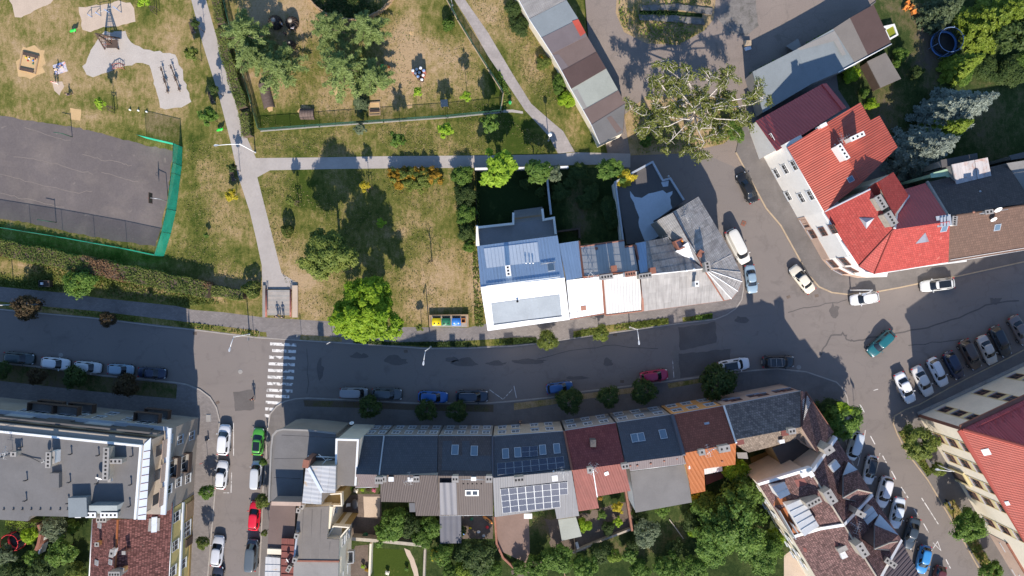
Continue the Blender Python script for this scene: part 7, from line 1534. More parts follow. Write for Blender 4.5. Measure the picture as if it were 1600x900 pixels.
# young park trees, some held by stakes
YG = 'young trees planted in the park'
def young(px, py, base, z, r, lm, lb, stakes=False):
    z = z*1.3 if z > 2.5 else z; t = tree('young_tree', px, py, z, lb, cmesh('spray', int(px) % 2), (r,r,r*(1.75 if z > 3 else 1.2)), lm, False, 'tree', YG, 'young_tree'); t.children[0].name = 'crown'
    c = t.location; q = trunk_mb(z+.5*r, .05, 4, r*.5, int(px)).build('trunk', M['bark'], None, Vector((0,0,0)), local=True); q.parent = t
    if stakes:
        for k in range(3):
            a = k*2.1+.4; o = MB().tube([(.45*math.cos(a),.45*math.sin(a),0),(.42*math.cos(a),.42*math.sin(a),1.9)], .045, 6).build('stake', M['wood_dark'], None, Vector((0,0,0)), local=True); o.parent = t
        o = MB().strip([(.44*math.cos(k*2.1+.4),.44*math.sin(k*2.1+.4)) for k in range(3)], -.03,.03,1.7,1.78,True).build('tie_bar', M['wood_dark'], None, Vector((0,0,0)), local=True); o.parent = t
for a in ((300,84,0,2.6,1.3,'olive','low sprawling young tree left of the concrete path',0),(325,182,0,2.6,1.7,'mid','bushy young tree left of the path, below the bench',0),(157,162,0,3.0,.95,'lime','lime-green staked sapling on the playground lawn',1),(224,2,0,3.2,1.1,'lime','lime-green staked sapling at the top edge of the playground',1),
    (362,305,0,2.2,1.2,'yellow','yellowing sapling beside the concrete path',0),(322,367,0,1.2,.5,'mid','tiny sapling with a white ring on the lawn by the court net',0),(455,313,0,3.0,.9,'olive','pale staked sapling on the lawn inside the path bend',1),(570,291,0,3.0,1.0,'yellow','yellow staked sapling right of the long tree shadow',1),(596,348,0,1.6,.9,'lime','little bright sapling inside the edge of the long shadow',0),
    (653,144,0,3.0,.85,'lime','small bright sapling near the post cluster',0),(728,151,0,3.6,1.0,'lime','bright sapling inside the kindergarten fence corner',0),(765,192,0,3.6,1.7,'mid','sapling outside the kindergarten fence corner',0),(695,204,0,3.8,1.4,'lime','bright sapling below the grey play roof, outside the fence',0),(620,218,0,3.8,1.4,'mid','sapling outside the fence above the orange bush',0),(563,201,0,2.2,1.1,'greyleaf','dull low sapling outside the fence below the small conifer',0),(656,512,0,2.4,.7,'olive','thin sapling on the pavement left of the recycling bins',0),(305,38,0,2.6,.8,'dark','dark sapling behind the uppermost path bench',0),(362,262,0,2.6,.8,'dark','dark sapling shading the lowest path bench',0),(334,140,0,2.8,.9,'dark','dark sapling shading the middle path bench',0)):
    young(*a[:7], bool(a[7]))
t = thing('bare_tree', 'small dead bare tree alone on the dry lawn left of the white house', 'tree', W(675,409)); q = trunk_mb(4.2,.10,7,1.0,5,zf=.5).build('trunk', M['bark'], None, Vector((0,0,0)), local=True); q.parent = t
# ground plants on verges and rough grass
def tufts(name, poly, n, size, lm, seed=1, z=.13):
    P = [W(x,y,z) for x,y in poly]; q = np.random.default_rng(seed); xs=[p.x for p in P]; ys=[p.y for p in P]; X = q.uniform(min(xs),max(xs),n*3); Y = q.uniform(min(ys),max(ys),n*3); ins = np.zeros(len(X),bool); j = len(P)-1
    for i in range(len(P)):
        c = ((P[i].y > Y) != (P[j].y > Y)) & (X < (P[j].x-P[i].x)*(Y-P[i].y)/((P[j].y-P[i].y) or 1e-9)+P[i].x); ins ^= c; j = i
    k = np.sin(X*.55+seed)+np.sin(Y*.8+X*.3)+q.normal(0,.7,len(X)) > -.2; X,Y = X[ins&k][:n],Y[ins&k][:n]; C = np.column_stack([X,Y,z+q.uniform(0,size*1.3,len(X))])
    o = link(name, quads_mesh(name, C, q.normal(0,.7,C.shape)+[0,0,.8], size*q.uniform(.5,1.2,len(C)), np.clip(q.normal(.5,.25,len(C)),0,1), 1.6, LF[lm]), None, (0,0,0), 'stuff'); return o
for i, (poly, n, lm) in enumerate((([(553,530),(620,535),(700,534),(800,528),(838,528),(838,535),(735,542),(612,539),(552,536)],2600,'dark'),([(896,518),(950,508),(1044,497),(1045,506),(960,518),(896,527)],2200,'olive'),([(1066,496),(1112,490),(1113,497),(1067,503)],900,'mid'),([(62,480),(150,487),(300,505),(405,518),(404,526),(300,513),(145,495)],2600,'olive'),([(1404,676),(1449,744),(1456,738),(1415,668)],900,'olive'),([(1474,786),(1524,872),(1560,900),(1512,815),(1490,780)],1300,'olive'),
   ([(965,-10),(1115,-10),(1100,48),(1060,70),(1010,68),(970,40)],1500,'olive'),([(985,175),(1150,150),(1160,200),(1130,225),(1000,240)],1500,'olive'),([(480,-10),(620,-10),(600,25),(550,30),(510,25)],2600,'dark'),([(0,395),(330,458),(390,470),(290,478),(150,462),(0,446)],6000,'hedge'),([(1170,115),(1300,45),(1310,55),(1190,125)],1500,'mid'),([(735,300),(748,300),(756,510),(742,510)],1200,'olive'),([(780,110),(800,150),(785,176),(775,150)],900,'mid'))):
    tufts('grass_tufts', poly, n, .13, lm, i+1)
park = [(292,210),(358,240),(372,275),(405,440),(340,435),(262,400),(285,330)]
for i, (poly, n) in enumerate(((park,1500),([(405,290),(430,268),(740,266),(745,500),(625,508),(470,495),(440,425)],5500),([(410,210),(780,178),(850,215),(860,238),(410,244)],2500),([(420,20),(700,20),(780,150),(770,172),(410,202)],3000),([(735,0),(808,0),(905,190),(860,185)],2500))):
    tufts('grass', poly, n, .075, 'grass', 40+i); tufts('grass', poly, n//3, .075, 'hedge', 60+i)
# ---------------------------------------------------------------- fences and garden walls
M['fence_green'] = plain('green_fence_paint', (.02,.09,.05), .5); M['net'] = None
def net_mat(name, col, alpha, sc):
    m, nt, b = new_mat(name); b.inputs['Base Color'].default_value = (*col,1); b.inputs['Roughness'].default_value = .7
    co = coords(nt); n1 = noise(nt, co, .5, 3); L = nt.links
    L.new(scalecol(nt, col, mrange(nt, n1, .3, .7, .8, 1.2)), b.inputs['Base Color'])
    tr = N(nt, 'ShaderNodeBsdfTransparent'); tl = N(nt, 'ShaderNodeBsdfTranslucent'); tl.inputs[0].default_value = (*col,1)
    m1 = N(nt, 'ShaderNodeMixShader'); m1.inputs[0].default_value = .35; L.new(b.outputs[0], m1.inputs[1]); L.new(tl.outputs[0], m1.inputs[2])
    mx = N(nt, 'ShaderNodeMixShader'); lw = N(nt, 'ShaderNodeLayerWeight'); lw.inputs[0].default_value = .5; L.new(mrange(nt, lw.outputs['Facing'], .2, .9, alpha, min(1, alpha*4.2)), mx.inputs[0]); L.new(tr.outputs[0], mx.inputs[1]); L.new(m1.outputs[0], mx.inputs[2])
    L.new(mx.outputs[0], nt.nodes['Material Output'].inputs[0]); return m
M['net'] = net_mat('green_windbreak_net', (.04,.58,.37), .23, 30); M['mesh'] = net_mat('wire_mesh', (.04,.10,.07), .14, 30); M['tramp_net'] = net_mat('trampoline_net', (.02,.025,.03), .45, 20)
def fence(label, pts, h, pm, mm, sp=2.5, z0=.12, base=None, cat='fence', rail=None, pr=.035, closed=False, name='mesh_panel'):
    P = [Vector((p.x,p.y,0)) for p in (W(x,y) for x,y in pts)]; c = sum(P, Vector())/len(P); t = thing('fence', label, cat, (c.x,c.y,z0))
    if closed: P.append(P[0])
    for a, b in zip(P, P[1:]):
        d = b-a; n = max(1, round(d.length/sp)); u = d.normalized(); e = Vector((-u.y,u.x,0))*.008
        for i in range(n+(b is P[-1])):
            q = a+d*i/n; MB().tube([q+Vector((0,0,z0-.1)), q+Vector((0,0,z0+h+.06))], pr, 6).build('post', M[pm], t)
        for i in range(n):
            q, r = a+d*i/n, a+d*(i+1)/n; MB().prism([p+Vector((0,0,z0+h)) for p in (q-e,r-e,r+e,q+e)], [p+Vector((0,0,z0+.08)) for p in (q-e,r-e,r+e,q+e)], capb=True).build(name, M[mm], t)
        if rail: MB().tube([a+Vector((0,0,z0+h)), b+Vector((0,0,z0+h))], rail, 5).build('rail', M[pm], t)
        if base: MB().obox((a+b)/2, u, Vector((-u.y,u.x,0)), d.length/2+.1, .11, z0-.1, z0+.22).build('plinth', M[base], t)
    return t
fence('tall green windbreak net round the sports court', [(230,217),(286,230),(285,260),(283,275),(276,330),(268,365),(257,401),(200,389),(100,371),(0,355),(-60,345)], 3.0, 'fence_green', 'net', 4.4, rail=.04, name='net_panel')
fence('low wire fence on a white kerb along the south side of the kindergarten', [(409,205),(500,198),(600,191),(700,184),(782,176)], 1.6, 'fence_green', 'mesh', 2.6, base='concrete', rail=.035)
fence('low wire fence on a pale kerb along the footpath side of the kindergarten', [(782,176),(786,146),(762,108),(738,70),(715,32),(694,-8)], 1.6, 'fence_green', 'mesh', 2.6, base='kerb_sand', rail=.035)
fence('green wire fence between the clipped hedge and the pines', [(409,205),(398,165),(388,128),(380,104),(366,50),(352,-8)], 1.6, 'fence_green', 'mesh', 2.6, rail=.035)
fence('dark garden fence left of the white house lawn', [(743,265),(744,300),(746,340),(746,352)], 1.5, 'car_black', 'tramp_net', 2.0)
def gwall(label, pts, w, h, m, z0=.1, cat='wall', cap=None):
    P = [W(x,y,h) for x,y in pts]; c = sum(P, Vector())/len(P); t = thing('garden_wall', label, cat, (c.x,c.y,z0)); MB().strip(P, -w/2, w/2, z0-.2, h).build('wall', M[m], t)
    if cap: MB().strip(P, -w/2-.05, w/2+.05, h+.002, h+.07).build('coping', M[cap], t)
    return t
gwall('pale wall along the footpath above the white house gardens', [(742,264),(800,263),(850,262),(888,261)], .25, 1.6, 'grey_wall', cap='trim')
gwall('white wall dividing the two shaded gardens behind the white house', [(854,262),(856,290),(861,335)], .2, 1.8, 'grey_wall', cap='zinc'); gwall('short white wall left of the white house terrace', [(745,352),(748,386)], .3, 3.8, 'white_wall')
gwall('pale wall between the shaded garden and the flat garage', [(961,286),(968,330),(974,382)], .25, 3.0, 'white_wall', cap='zinc'); gwall('dark low wall behind the narrow white-fronted house', [(868,362),(905,357),(906,372)], .25, 1.6, 'wood_dark')
gwall('beige wall separating the brick yard from the lawn garden', [(549,842),(600,846),(668,853)], .5, 1.9, 'chimney_c'); gwall('narrow beige wall right of the small lawn garden', [(664,856),(662,905)], .3, 1.5, 'chimney_c'); gwall('cream wall left of the small lawn garden', [(579,850),(577,900)], .3, 1.5, 'cream_wall')
gwall('curved brick edging round the brown patio', [(773,808),(776,850),(786,872),(803,888)], .3, .6, 'brickred'); gwall('long brown garden wall below the maroon house', [(978,768),(984,805),(988,830)], .3, 1.6, 'chimney_b'); gwall('low stone wall crossing the middle gardens', [(895,864),(940,845),(986,827)], .3, .9, 'chimney_c')
gwall('thin edging wall beside the narrow sunny garden bed', [(1046,812),(1058,828),(1068,842)], .14, .3, 'chimney_c'); gwall('yellow and white yard wall curving below the orange roof', [(1166,735),(1180,752),(1195,778),(1206,800)], .35, 2.2, 'yellow_wall', cap='trim')
gwall('red tiled garden wall with pale side in the apartment garden', [(60,820),(64,830),(60,850),(56,860)], .35, 2.4, 'brickred', cap='r_salmon' if False else 'copper'); gwall('pale garden wall beside the red trampoline garden', [(66,818),(68,840),(60,866)], .25, 1.6, 'white_wall'); gwall('stone wall between the spruces and the dark lawn', [(1436,215),(1462,175),(1490,150)], .3, 1.2, 'chimney_c'); gwall('brown timber fence right of the brown patio lawn', [(875,868),(884,905)], .12, 1.4, 'wood'); gwall('timber edging below the rear porch', [(897,840),(900,868)], .12, 1.2, 'wood')
# round wattle fence
t = thing('wattle_fence', 'round woven stick fence enclosing dark greenery at the top edge', 'fence', W(550,-5)); 
for k in range(27):
    a = math.radians(-12-k*6); q = W(550+72*math.cos(a), -26-60*math.sin(a)); o = MB().obox(q, (-math.sin(a),math.cos(a)), (math.cos(a),math.sin(a)), .36, .09, .1, 1.15+.08*(k % 3)).build('woven_panel', M['wood'], t)
# ---------------------------------------------------------------- lamps and posts
SL = 'curved street lamps'
def lamp(bx, by, h, ax, ay, label, arm_px, head=True):
    """arm_px: plan point of the lamp head"""
    p = W(bx, by, .12); t = thing('street_lamp', label, 'street lamp', p, SL); top = Vector((p.x,p.y,h)); e = W(*arm_px, h+.35); d = e-top; b = MB()
    b.tube([p, p+Vector((0,0,1.2)), top], [.11,.085,.06], 8).build('pole', M['white_metal'], t)
    MB().tube([top-Vector((0,0,.3)), top+d*.25+Vector((0,0,.1)), top+d*.6+Vector((0,0,.12)), e], [.06,.055,.05,.045], 7).build('arm', M['white_metal'], t); u = Vector((d.x,d.y,0)).normalized(); s = Vector((-u.y,u.x,0))
    o = MB().prism([e+u*.55+s*.08+Vector((0,0,.05)), e+u*.3+s*.15+Vector((0,0,.1)), e-u*.15+s*.07+Vector((0,0,.08)), e-u*.15-s*.07+Vector((0,0,.08)), e+u*.3-s*.15+Vector((0,0,.1)), e+u*.55-s*.08+Vector((0,0,.05))], [e+u*.55+s*.06-Vector((0,0,.03)), e+u*.3+s*.12-Vector((0,0,.05)), e-u*.15+s*.06-Vector((0,0,.02)), e-u*.15-s*.06-Vector((0,0,.02)), e+u*.3-s*.12-Vector((0,0,.05)), e+u*.55-s*.06-Vector((0,0,.03))], capb=True).build('lamp_head', M['zinc'], t)
    MB().lathe([(.17,.1),(.17,.35),(.12,.37)], 10, (p.x,p.y)).build('base', M['steel'], t); return t
lamp(399,238,6.3,0,0,'white street lamp where the two footpaths meet',(340,227)); lamp(390,522,6.2,0,0,'street lamp on the sunny verge left of the zebra crossing',(359.5,544)); lamp(673,542,6.8,0,0,'street lamp below the recycling bins',(662,565)); lamp(984,511,6.6,0,0,'street lamp on the verge under the corrugated roofs',(998,533)); lamp(1329,453,6.6,0,0,'street lamp above the white hatchback at the junction',(1352,459)); lamp(24,476,6.5,0,0,'street lamp at the left edge by the large dusky red tree',(-14,484)); lamp(1455,722,5.6,0,0,'street lamp on the pavement near the arched door',(1467,734))
for bx, by, h, lb in ((707,9,4.2,'white globe lamp at the top of the diagonal footpath'),(857,220,4.2,'white globe lamp where the diagonal footpath meets the straight one')):
    p = W(bx,by,.12); t = thing('globe_lamp', lb, 'lamp', p, 'globe lamps along the footpath'); MB().tube([p, Vector((p.x,p.y,h))], [.07,.05], 8).build('pole', M['steel'], t); MB().lathe([(.06,h-.05),(.22,h+.02),(.31,h+.22),(.31,h+.36),(.22,h+.56),(.05,h+.64)], 16, (p.x,p.y)).build('globe', M['white_metal'], t); MB().lathe([(.14,.08),(.14,.5),(.08,.55)], 10, (p.x,p.y)).build('base', M['steel'], t)
def signpost(px, py, h, label, m, w=.5, ang=0, hh=.5):
    p = W(px,py,.12); t = thing('road_sign', label, 'sign', p); MB().tube([p, Vector((p.x,p.y,h))], .035, 6).build('post', M['steel'], t); a = math.radians(ang); MB().obox(p+Vector((0,0,0)), (math.cos(a),math.sin(a)), (-math.sin(a),math.cos(a)), w/2, .02, h-hh, h+.02).build('sign_plate', M[m], t); return t
signpost(520,534,2.8,'pale road sign tilting on the verge right of the zebra crossing','white_metal',.6,30); signpost(1335,634,2.6,'white sign board at the kerb by the leafy corner tree','white_metal',1.3,-62); signpost(397,528,2.6,'small blue crossing sign at the left kerb of the zebra crossing','steel',.5,90); signpost(325,718,2.6,'red-edged sign standing in the shadow on the left pavement','lamp_red',.5,20); signpost(471,523,2.4,'thin sign pole beside the dropped kerb right of the crossing','steel',.4,80)
for px, py, lb in ((326,686,'dark utility post on the left pavement beside the white car'),(418,668,'dark post at the corner of the grey corner house')):
    p = W(px,py,.12); t = thing('bollard', lb, 'bollard', p); MB().lathe([(.09,.1),(.09,.9),(.11,.92),(.06,1.05)], 10, (p.x,p.y)).build('post', M['car_black'], t); MB().lathe([(.14,.1),(.14,.2),(.1,.22)], 10, (p.x,p.y)).build('base', M['steel'], t)
c = W(326,653,.12); t = thing('utility_box', 'pale utility cover on the pavement at the apartment corner', 'cover', c); MB().obox(c,(1,0),(0,1),.32,.5,.1,.22).build('lid', M['concrete'], t); MB().obox(c,(1,0),(0,1),.38,.56,.08,.16).build('frame', M['steel'], t)
# ---------------------------------------------------------------- stairs from the path to the pavement
t = thing('stairs', 'broad flight of pale concrete steps between red handrails', 'stairs', W(437,475))
for i in range(11):
    y0 = 453+i*3.6; z = .46-i*.03; A = pxs([(417.5,y0),(452.5,y0),(452.5,y0+3.7),(417.5,y0+3.7)], z); MB().prism(A, [p-Vector((0,0,z-.1)) for p in A]).build('step', M['kerb' if i % 2 else 'concrete'], t)
for x0, x1 in ((410,414.5),(456.5,465)): 
    A = pxs([(x0,446),(x1,446),(x1,496),(x0,496)], .5); MB().prism(A, [p-Vector((0,0,.45)) for p in A]).build('cheek_wall', M['sand' if x0 > 450 else 'grey_wall'], t)
M['rail_red'] = plain('faded_red_rail', (.33,.12,.09), .6)
for x in (415.7, 454): 
    for dx in (-.9,.9): MB().tube(pxs([(x+dx,451),(x+dx,495)], 1.0), .05, 6).build('handrail', M['rail_red'], t)
    for y in (452,466,480,494): MB().tube([W(x,y,.2), W(x,y,1.0)], .035, 6).build('post', M['rail_red'], t)
    MB().tube(pxs([(x,451),(x,495)], .45), .09, 4).build('lower_rail', M['rail_red'], t)
# ---------------------------------------------------------------- recycling bins
t = thing('bin_enclosure', 'timber edged bay for recycling bins on the pavement edge', 'enclosure', W(701,503)); b = MB(); b.strip(pxs([(672,511),(671.5,493.5),(730.5,492.5),(731,511)],.9),-.12,.12,.1,.9).build('wall', M['wood'], t); slab('floor', [(673,494.5),(730,494),(730,511),(673,511)], .1, .145, M['concrete'], t, None)
M['bin_y'] = plain('yellow_plastic', (.72,.55,.01), .4); M['bin_g'] = plain('green_plastic', (.03,.17,.09), .4); M['bin_b'] = plain('blue_plastic', (.05,.22,.62), .4); M['bin_o'] = plain('orange_plastic', (.60,.24,.06), .5)
for px, m, cl in ((682,'bin_y','yellow'),(697,'bin_g','dark green'),(713,'bin_b','sky blue')):
    c = W(px,503,1.3); t = thing('recycling_bin', cl+' wheeled recycling bin in the timber bay', 'bin', (c.x,c.y,.15), 'recycling bins'); b = MB()
    b.prism([c+Vector((sx*.66,sy*.52,-.12)) for sx,sy in ((-1,-1),(1,-1),(1,1),(-1,1))], [Vector((c.x+sx*.56,c.y+sy*.42,.3)) for sx,sy in ((-1,-1),(1,-1),(1,1),(-1,1))]).build('container', M[m], t)
    v = [(c.x-.70, c.y-.56+i*1.12/8, 1.2+.17*math.sin(math.pi*i/8)) for i in range(9)]; v += [(c.x+.70,y,z) for _,y,z in v]; MB().add(v,[(i,i+9,i+10,i+1) for i in range(8)]+[tuple(range(8,-1,-1)),tuple(range(9,18))],0,True).build('lid', M[m], t)
    for sx in (-1,1): MB().tube([(c.x+sx*.45-.04,c.y-.4,.24),(c.x+sx*.45+.04,c.y-.4,.24)],.10,10).build('wheel', M['tyre'], t)
    for dx in (-.32,.32): MB().lathe([(.13,1.3),(.13,1.36),(.1,1.37)],10,(c.x+dx,c.y-.22)).build('deposit_hole', M['car_black'] if m != 'bin_b' else M['trim'], t)
c = W(724,501,.6); t = thing('crate', 'small orange crate beside the blue recycling bin', 'crate', (c.x,c.y,.15)); MB().strip([(c.x-.3,c.y-.3),(c.x+.3,c.y-.3),(c.x+.3,c.y+.3),(c.x-.3,c.y+.3)],-.03,.03,.15,.75,True).build('side', M['bin_o'], t); MB().box(c.x-.27,c.x+.27,c.y-.27,c.y+.27,.15,.45).build('contents', M['wood_dark'], t)
# ---------------------------------------------------------------- benches, small park things
def bench(px, py, ang, label, group='slatted benches along the concrete path'):
    p = W(px,py,.12); t = thing('park_bench', label, 'bench', p, group, rz=math.radians(ang))
    def L(b, n, m): o = b.build(n, M[m], None, Vector((0,0,0)), local=True); o.parent = t; return o
    for k in range(4): L(MB().box(-.95,.95,-.22+k*.13,-.12+k*.13,.43,.47), 'slat', 'wood_dark')
    for k in range(3): L(MB().box(-.95,.95,.34+k*.04,.37+k*.04,.55+k*.13,.65+k*.13), 'slat', 'wood_dark')
    for s in (-.7,.7): L(MB().box(s-.05,s+.05,-.22,.36,0,.43).box(s-.04,s+.04,.37,.41,.43,.98), 'leg', 'concrete')
bench(301,45,-75,'topmost slatted bench left of the concrete path'); bench(331,154,-72,'middle slatted bench by the path, shaded by a small tree'); bench(364,275,-76,'lowest slatted bench by the path, above the yellowing sapling')
for px, py, lb in ((118,50,'bright green spring rocker near the first sand strip'),(346,204,'bright green spring rocker between the path and a young tree'),(797,162,'green litter bin beside the side path at the kindergarten corner')):
    p = W(px,py,.12); nm = 'spring_rocker' if 'rocker' in lb else 'litter_bin'; t = thing(nm, lb, nm.split('_')[1], p)
    if nm == 'spring_rocker': MB().tube([p+Vector((-.5,-.15,.5)),p+Vector((-.1,0,.62)),p+Vector((.3,.05,.6)),p+Vector((.55,.1,.95))],[.12,.24,.2,.1],8).build('seat', plain('bright_green',(.03,.62,.06),.4), t); MB().tube([p, p+Vector((0,0,.45))],.10,8).build('spring', M['car_black'], t); MB().tube([p+Vector((.3,-.3,.75)),p+Vector((.2,.4,.75))],.03,5).build('handle', M['steel'], t)
    else: MB().lathe([(.18,.12),(.24,.7),(.26,.95),(.2,.97)],12,(p.x,p.y)).build('container', plain('green_bin',(.03,.35,.08),.4), t); MB().tube([p+Vector((.25,0,0)),p+Vector((.25,0,1.3))],.04,6).build('post', M['steel'], t)
def posts(l, h, m, label, cat):
    for px, py, lb in l:
        p = W(px,py,.12); t = thing(cat.replace(' ','_'), lb, cat, p, label); MB().lathe([(.13,.1),(.13,h),(.08,h+.05)],9,(p.x,p.y)).build('post', M[m], t)
posts([(204,172,'white low post left of three near the court'),(217,173,'white low post in the middle of three near the court'),(230,175,'whitest low post on the right of three near the court')], .45, 'white_metal', 'low white posts', 'low post')
M['post_blue'] = plain('pale_blue_paint', (.22,.33,.55), .4)
# climbing posts cluster
t = thing('climbing_posts', 'tight cluster of upright round posts with pale and blue tops on the sandy lawn', 'play posts', W(653,115))
for i, (px, py, h) in enumerate(((645,110,1.4),(651,108,1.7),(657,106,1.9),(662,110,1.5),(649,114,1.2),(655,113,1.6),(661,117,1.0),(653,119,1.3),(659,124,.9))):
    p = W(px,py,h); o = MB().lathe([(.27,.12),(.27,h-.05),(.22,h)],12,(p.x,p.y)).build('post', M['rail_red' if i % 3 == 0 else 'wood_dark'], t); MB().lathe([(.24,h-.02),(.22,h+.03),(.1,h+.05)],12,(p.x,p.y)).build('post_cap', M[('lamp_clear','zinc','trim','post_blue')[i % 4]], o)
# play house roof on posts, sandpit, tunnels
t = thing('play_shelter', 'grey square play roof on posts by the kindergarten fence', 'shelter', W(693,160)); A = pxs([(688,156),(699,155),(700,166),(689,167)],1.9); MB().prism(A,[p-Vector((0,0,.12)) for p in A],capb=True).build('roof', M['f_light'], t)
for x, y in ((689,157),(698.5,156),(699.5,165),(690,166)): MB().tube([W(x,y,1.85)-Vector((0,0,1.8)),W(x,y,1.85)],.06,6).build('post', M['wood'], t)
def sandpit(label, c, seats, frame='wood'):
    P = pxs(c,.3); q = sum(P,Vector())/4; t = thing('sandpit', label, 'sandpit', (q.x,q.y,.12)); MB().strip(P+[P[0]], -.09,.09,.1,.36).build('frame', M[frame], t); A = [p.lerp(q,.03) for p in P]; MB().prism([Vector((p.x,p.y,.24)) for p in A],[Vector((p.x,p.y,.1)) for p in A]).build('sand', M['sand_gold'], t)
    for a, b in seats: MB().strip([P[0].lerp(P[a[0]],a[1]) if False else W(*a,.4), W(*b,.4)],-.24,.24,.37,.43).build('seat', M['wood_dark'], t)
    return t
sandpit('square sandpit with two dark seat boards and toys in the playground', [(35.5,81),(60,88),(54.5,114.5),(30,107.5)], [((36,83),(59.5,89)),((31,107),(52,111.5))]); sandpit('small sandpit with dark cover board in the kindergarten garden', [(577,160.5),(593,159.5),(594,179),(577.5,180)], [((578,173),(593,172.5))])
for i, (px, py, m) in enumerate(((41,90,'bin_y'),(46,92,'white_metal'),(52,95,'bin_b'),(44,95,'lamp_red'),(52,100,'bin_g'),(55,93,'rail_red'))):
    p = W(px,py,.3); t = tag(MB().lathe([(.07,0),(.12,.18),(.10,.2)],8).build('sand_toy', M[m], None, Vector((0,0,0)), local=True), ['yellow','white','blue','red','green','brown'][i]+' sand toy lying in the playground sandpit', 'toy', 'sandpit toys'); t.location = (p.x,p.y,.24)
def tunnel(px, py, ang, L, r, label):
    p = W(px,py,.12); t = thing('play_tunnel', label, 'play tunnel', p, 'barrel tunnels', rz=math.radians(ang)); n = int(L/.42)
    for k in range(n):
        b = MB(); x0 = -L/2+k*L/n; x1 = x0+L/n-.03; m = 12; vs = [(x,rr*math.cos(math.pi*i/m),rr*math.sin(math.pi*i/m)) for x in (x0,x1) for rr in (r,r-.07) for i in range(m+1)]; s = m+1
        fs = [(i,i+1,2*s+i+1,2*s+i) for i in range(m)]+[(s+i,3*s+i,3*s+i+1,s+i+1) for i in range(m)]+[(i,s+i,s+i+1,i+1) for i in range(m)]+[(2*s+i,2*s+i+1,3*s+i+1,3*s+i) for i in range(m)]
        o = b.add(vs, fs).build('log_ring', M['tunnel'], None, Vector((0,0,0)), local=True); o.parent = t
M['tunnel'] = mat('weathered_brown_logs', (.13,.095,.08), .9, .15, 2, .15, 8); tunnel(417,151,-76,3.9,.85,'long barrel tunnel of dark logs in the left corner of the kindergarten'); tunnel(481,178.5,0,2.2,.85,'short wide barrel tunnel of dark logs near the fence')
for px, py, r, lb in ((432,37,1.05,'left dark round willow hut under the pines'),(458,38,.95,'right dark round willow hut under the pines'),(457,72,.6,'small dark round hut below the two willow huts')):
    p = W(px,py,.12); t = thing('play_hut', lb, 'hut', p, 'round huts in the kindergarten'); 
    for k in range(14):
        a = 2*math.pi*k/14; e = [(r*math.cos(a)*c_, r*math.sin(a)*c_, z_) for c_, z_ in ((1,0),(1.02,.6),(.85,1.2),(.35,1.6))]; MB().tube([p+Vector(q) for q in e],.05,5).build('stick', M['wood_dark'], t)
    MB().lathe([(r*.98,.2),(r*1.0,.7),(r*.82,1.2),(r*.34,1.6)],14,(p.x,p.y)).build('wall', M['car_black'], t); MB().lathe([(r*.38,1.58),(r*.36,1.68),(r*.1,1.7)],12,(p.x,p.y)).build('cap', M['chimney_c'], t)
p = W(602,105,.12); t = thing('toy_slide', 'little green and orange toddler slide on the kindergarten lawn', 'slide', p); MB().obox(p+Vector((-.35,0,0)),(1,0),(0,1),.25,.25,.1,.7).build('ladder', plain('toy_green',(.03,.5,.1),.4), t); MB().tube([p+Vector((-.1,0,.65)),p+Vector((.3,0,.4)),p+Vector((.7,-.05,.12))],.18,6).build('chute', plain('toy_orange',(.7,.16,.04),.4), t)
# pull-up bars with blue posts
t = thing('pull_up_bars', 'row of pull-up bars on pale blue posts on the first sand strip', 'exercise bars', W(168,23)); B = [(144,27,1.1),(158,25,1.5),(174,22,1.9),(190,19.5,2.3)]
for i, (px, py, h) in enumerate(B):
    p = W(px,py,.1); MB().tube([p,p+Vector((0,0,h))],.06,8).build('post', M['post_blue'], t)
    MB().tube([p+Vector((-.75,.6,0)),p+Vector((-.4,.3,.5)),p+Vector((0,0,.9))],.04,6).build('brace', M['post_blue'], t)
    if i < 3: q = W(B[i+1][0],B[i+1][1],.1); MB().tube([p+Vector((0,0,h-.05)),q+Vector((0,0,h-.05))],.03,6).build('bar', M['steel'], t)
# rope pyramid with slide on the grey sand
t = thing('climbing_pyramid', 'rope climbing pyramid of leaning timber poles on the grey sand', 'climbing frame', W(175,66)); tp = W(175,62,4.2); tp = Vector((W(175,68).x, W(175,68).y, 4.3)); ft = [W(163,60,.1),W(187,60,.1),W(186,77,.1),W(164,77,.1)]
for f in ft: MB().tube([f,tp],[.11,.08],8).build('pole', M['wood_dark'], t)
for k in (1,2,3,4,5):
    f_ = k/6; Q = [f.lerp(tp,f_) for f in ft]; MB().strip([(p.x,p.y) for p in Q],-.03,.03,Q[0].z-.03,Q[0].z+.03,True).build('rope_ring', M['rail_red' if k < 3 else 'wood_dark'], t)
for a in range(4):
    for k in (1,2,3): p = ft[a].lerp(ft[(a+1)%4],k/4); MB().tube([p+Vector((0,0,.3)),p.lerp(tp,.8)],.02,4).build('rope', M['wood'], t)
MB().prism(pxs([(166,62),(184,62),(184,75),(166,75)],1.5),pxs([(166,62),(184,62),(184,75),(166,75)],1.4),capb=True).build('platform', M['wood_dark'], t)
t = thing('climbing_arch', 'low dark red climbing arch at the lower rim of the grey sand', 'climbing arch', W(184,107))
for dy in (0,.7): MB().tube([W(174,109,.1)+Vector((0,dy,0)),W(177,107,.6)+Vector((0,dy,0)),W(184,105.5,.8)+Vector((0,dy,0)),W(192,107,.5)+Vector((0,dy,0)),W(195,109,.1)+Vector((0,dy,0))],.06,6).build('beam', M['rail_red'], t)
for i in range(6): p = W(176.5+i*3,106.3,.7); MB().tube([p,p+Vector((0,.7,0))],.035,5).build('rung', M['rail_red'], t)
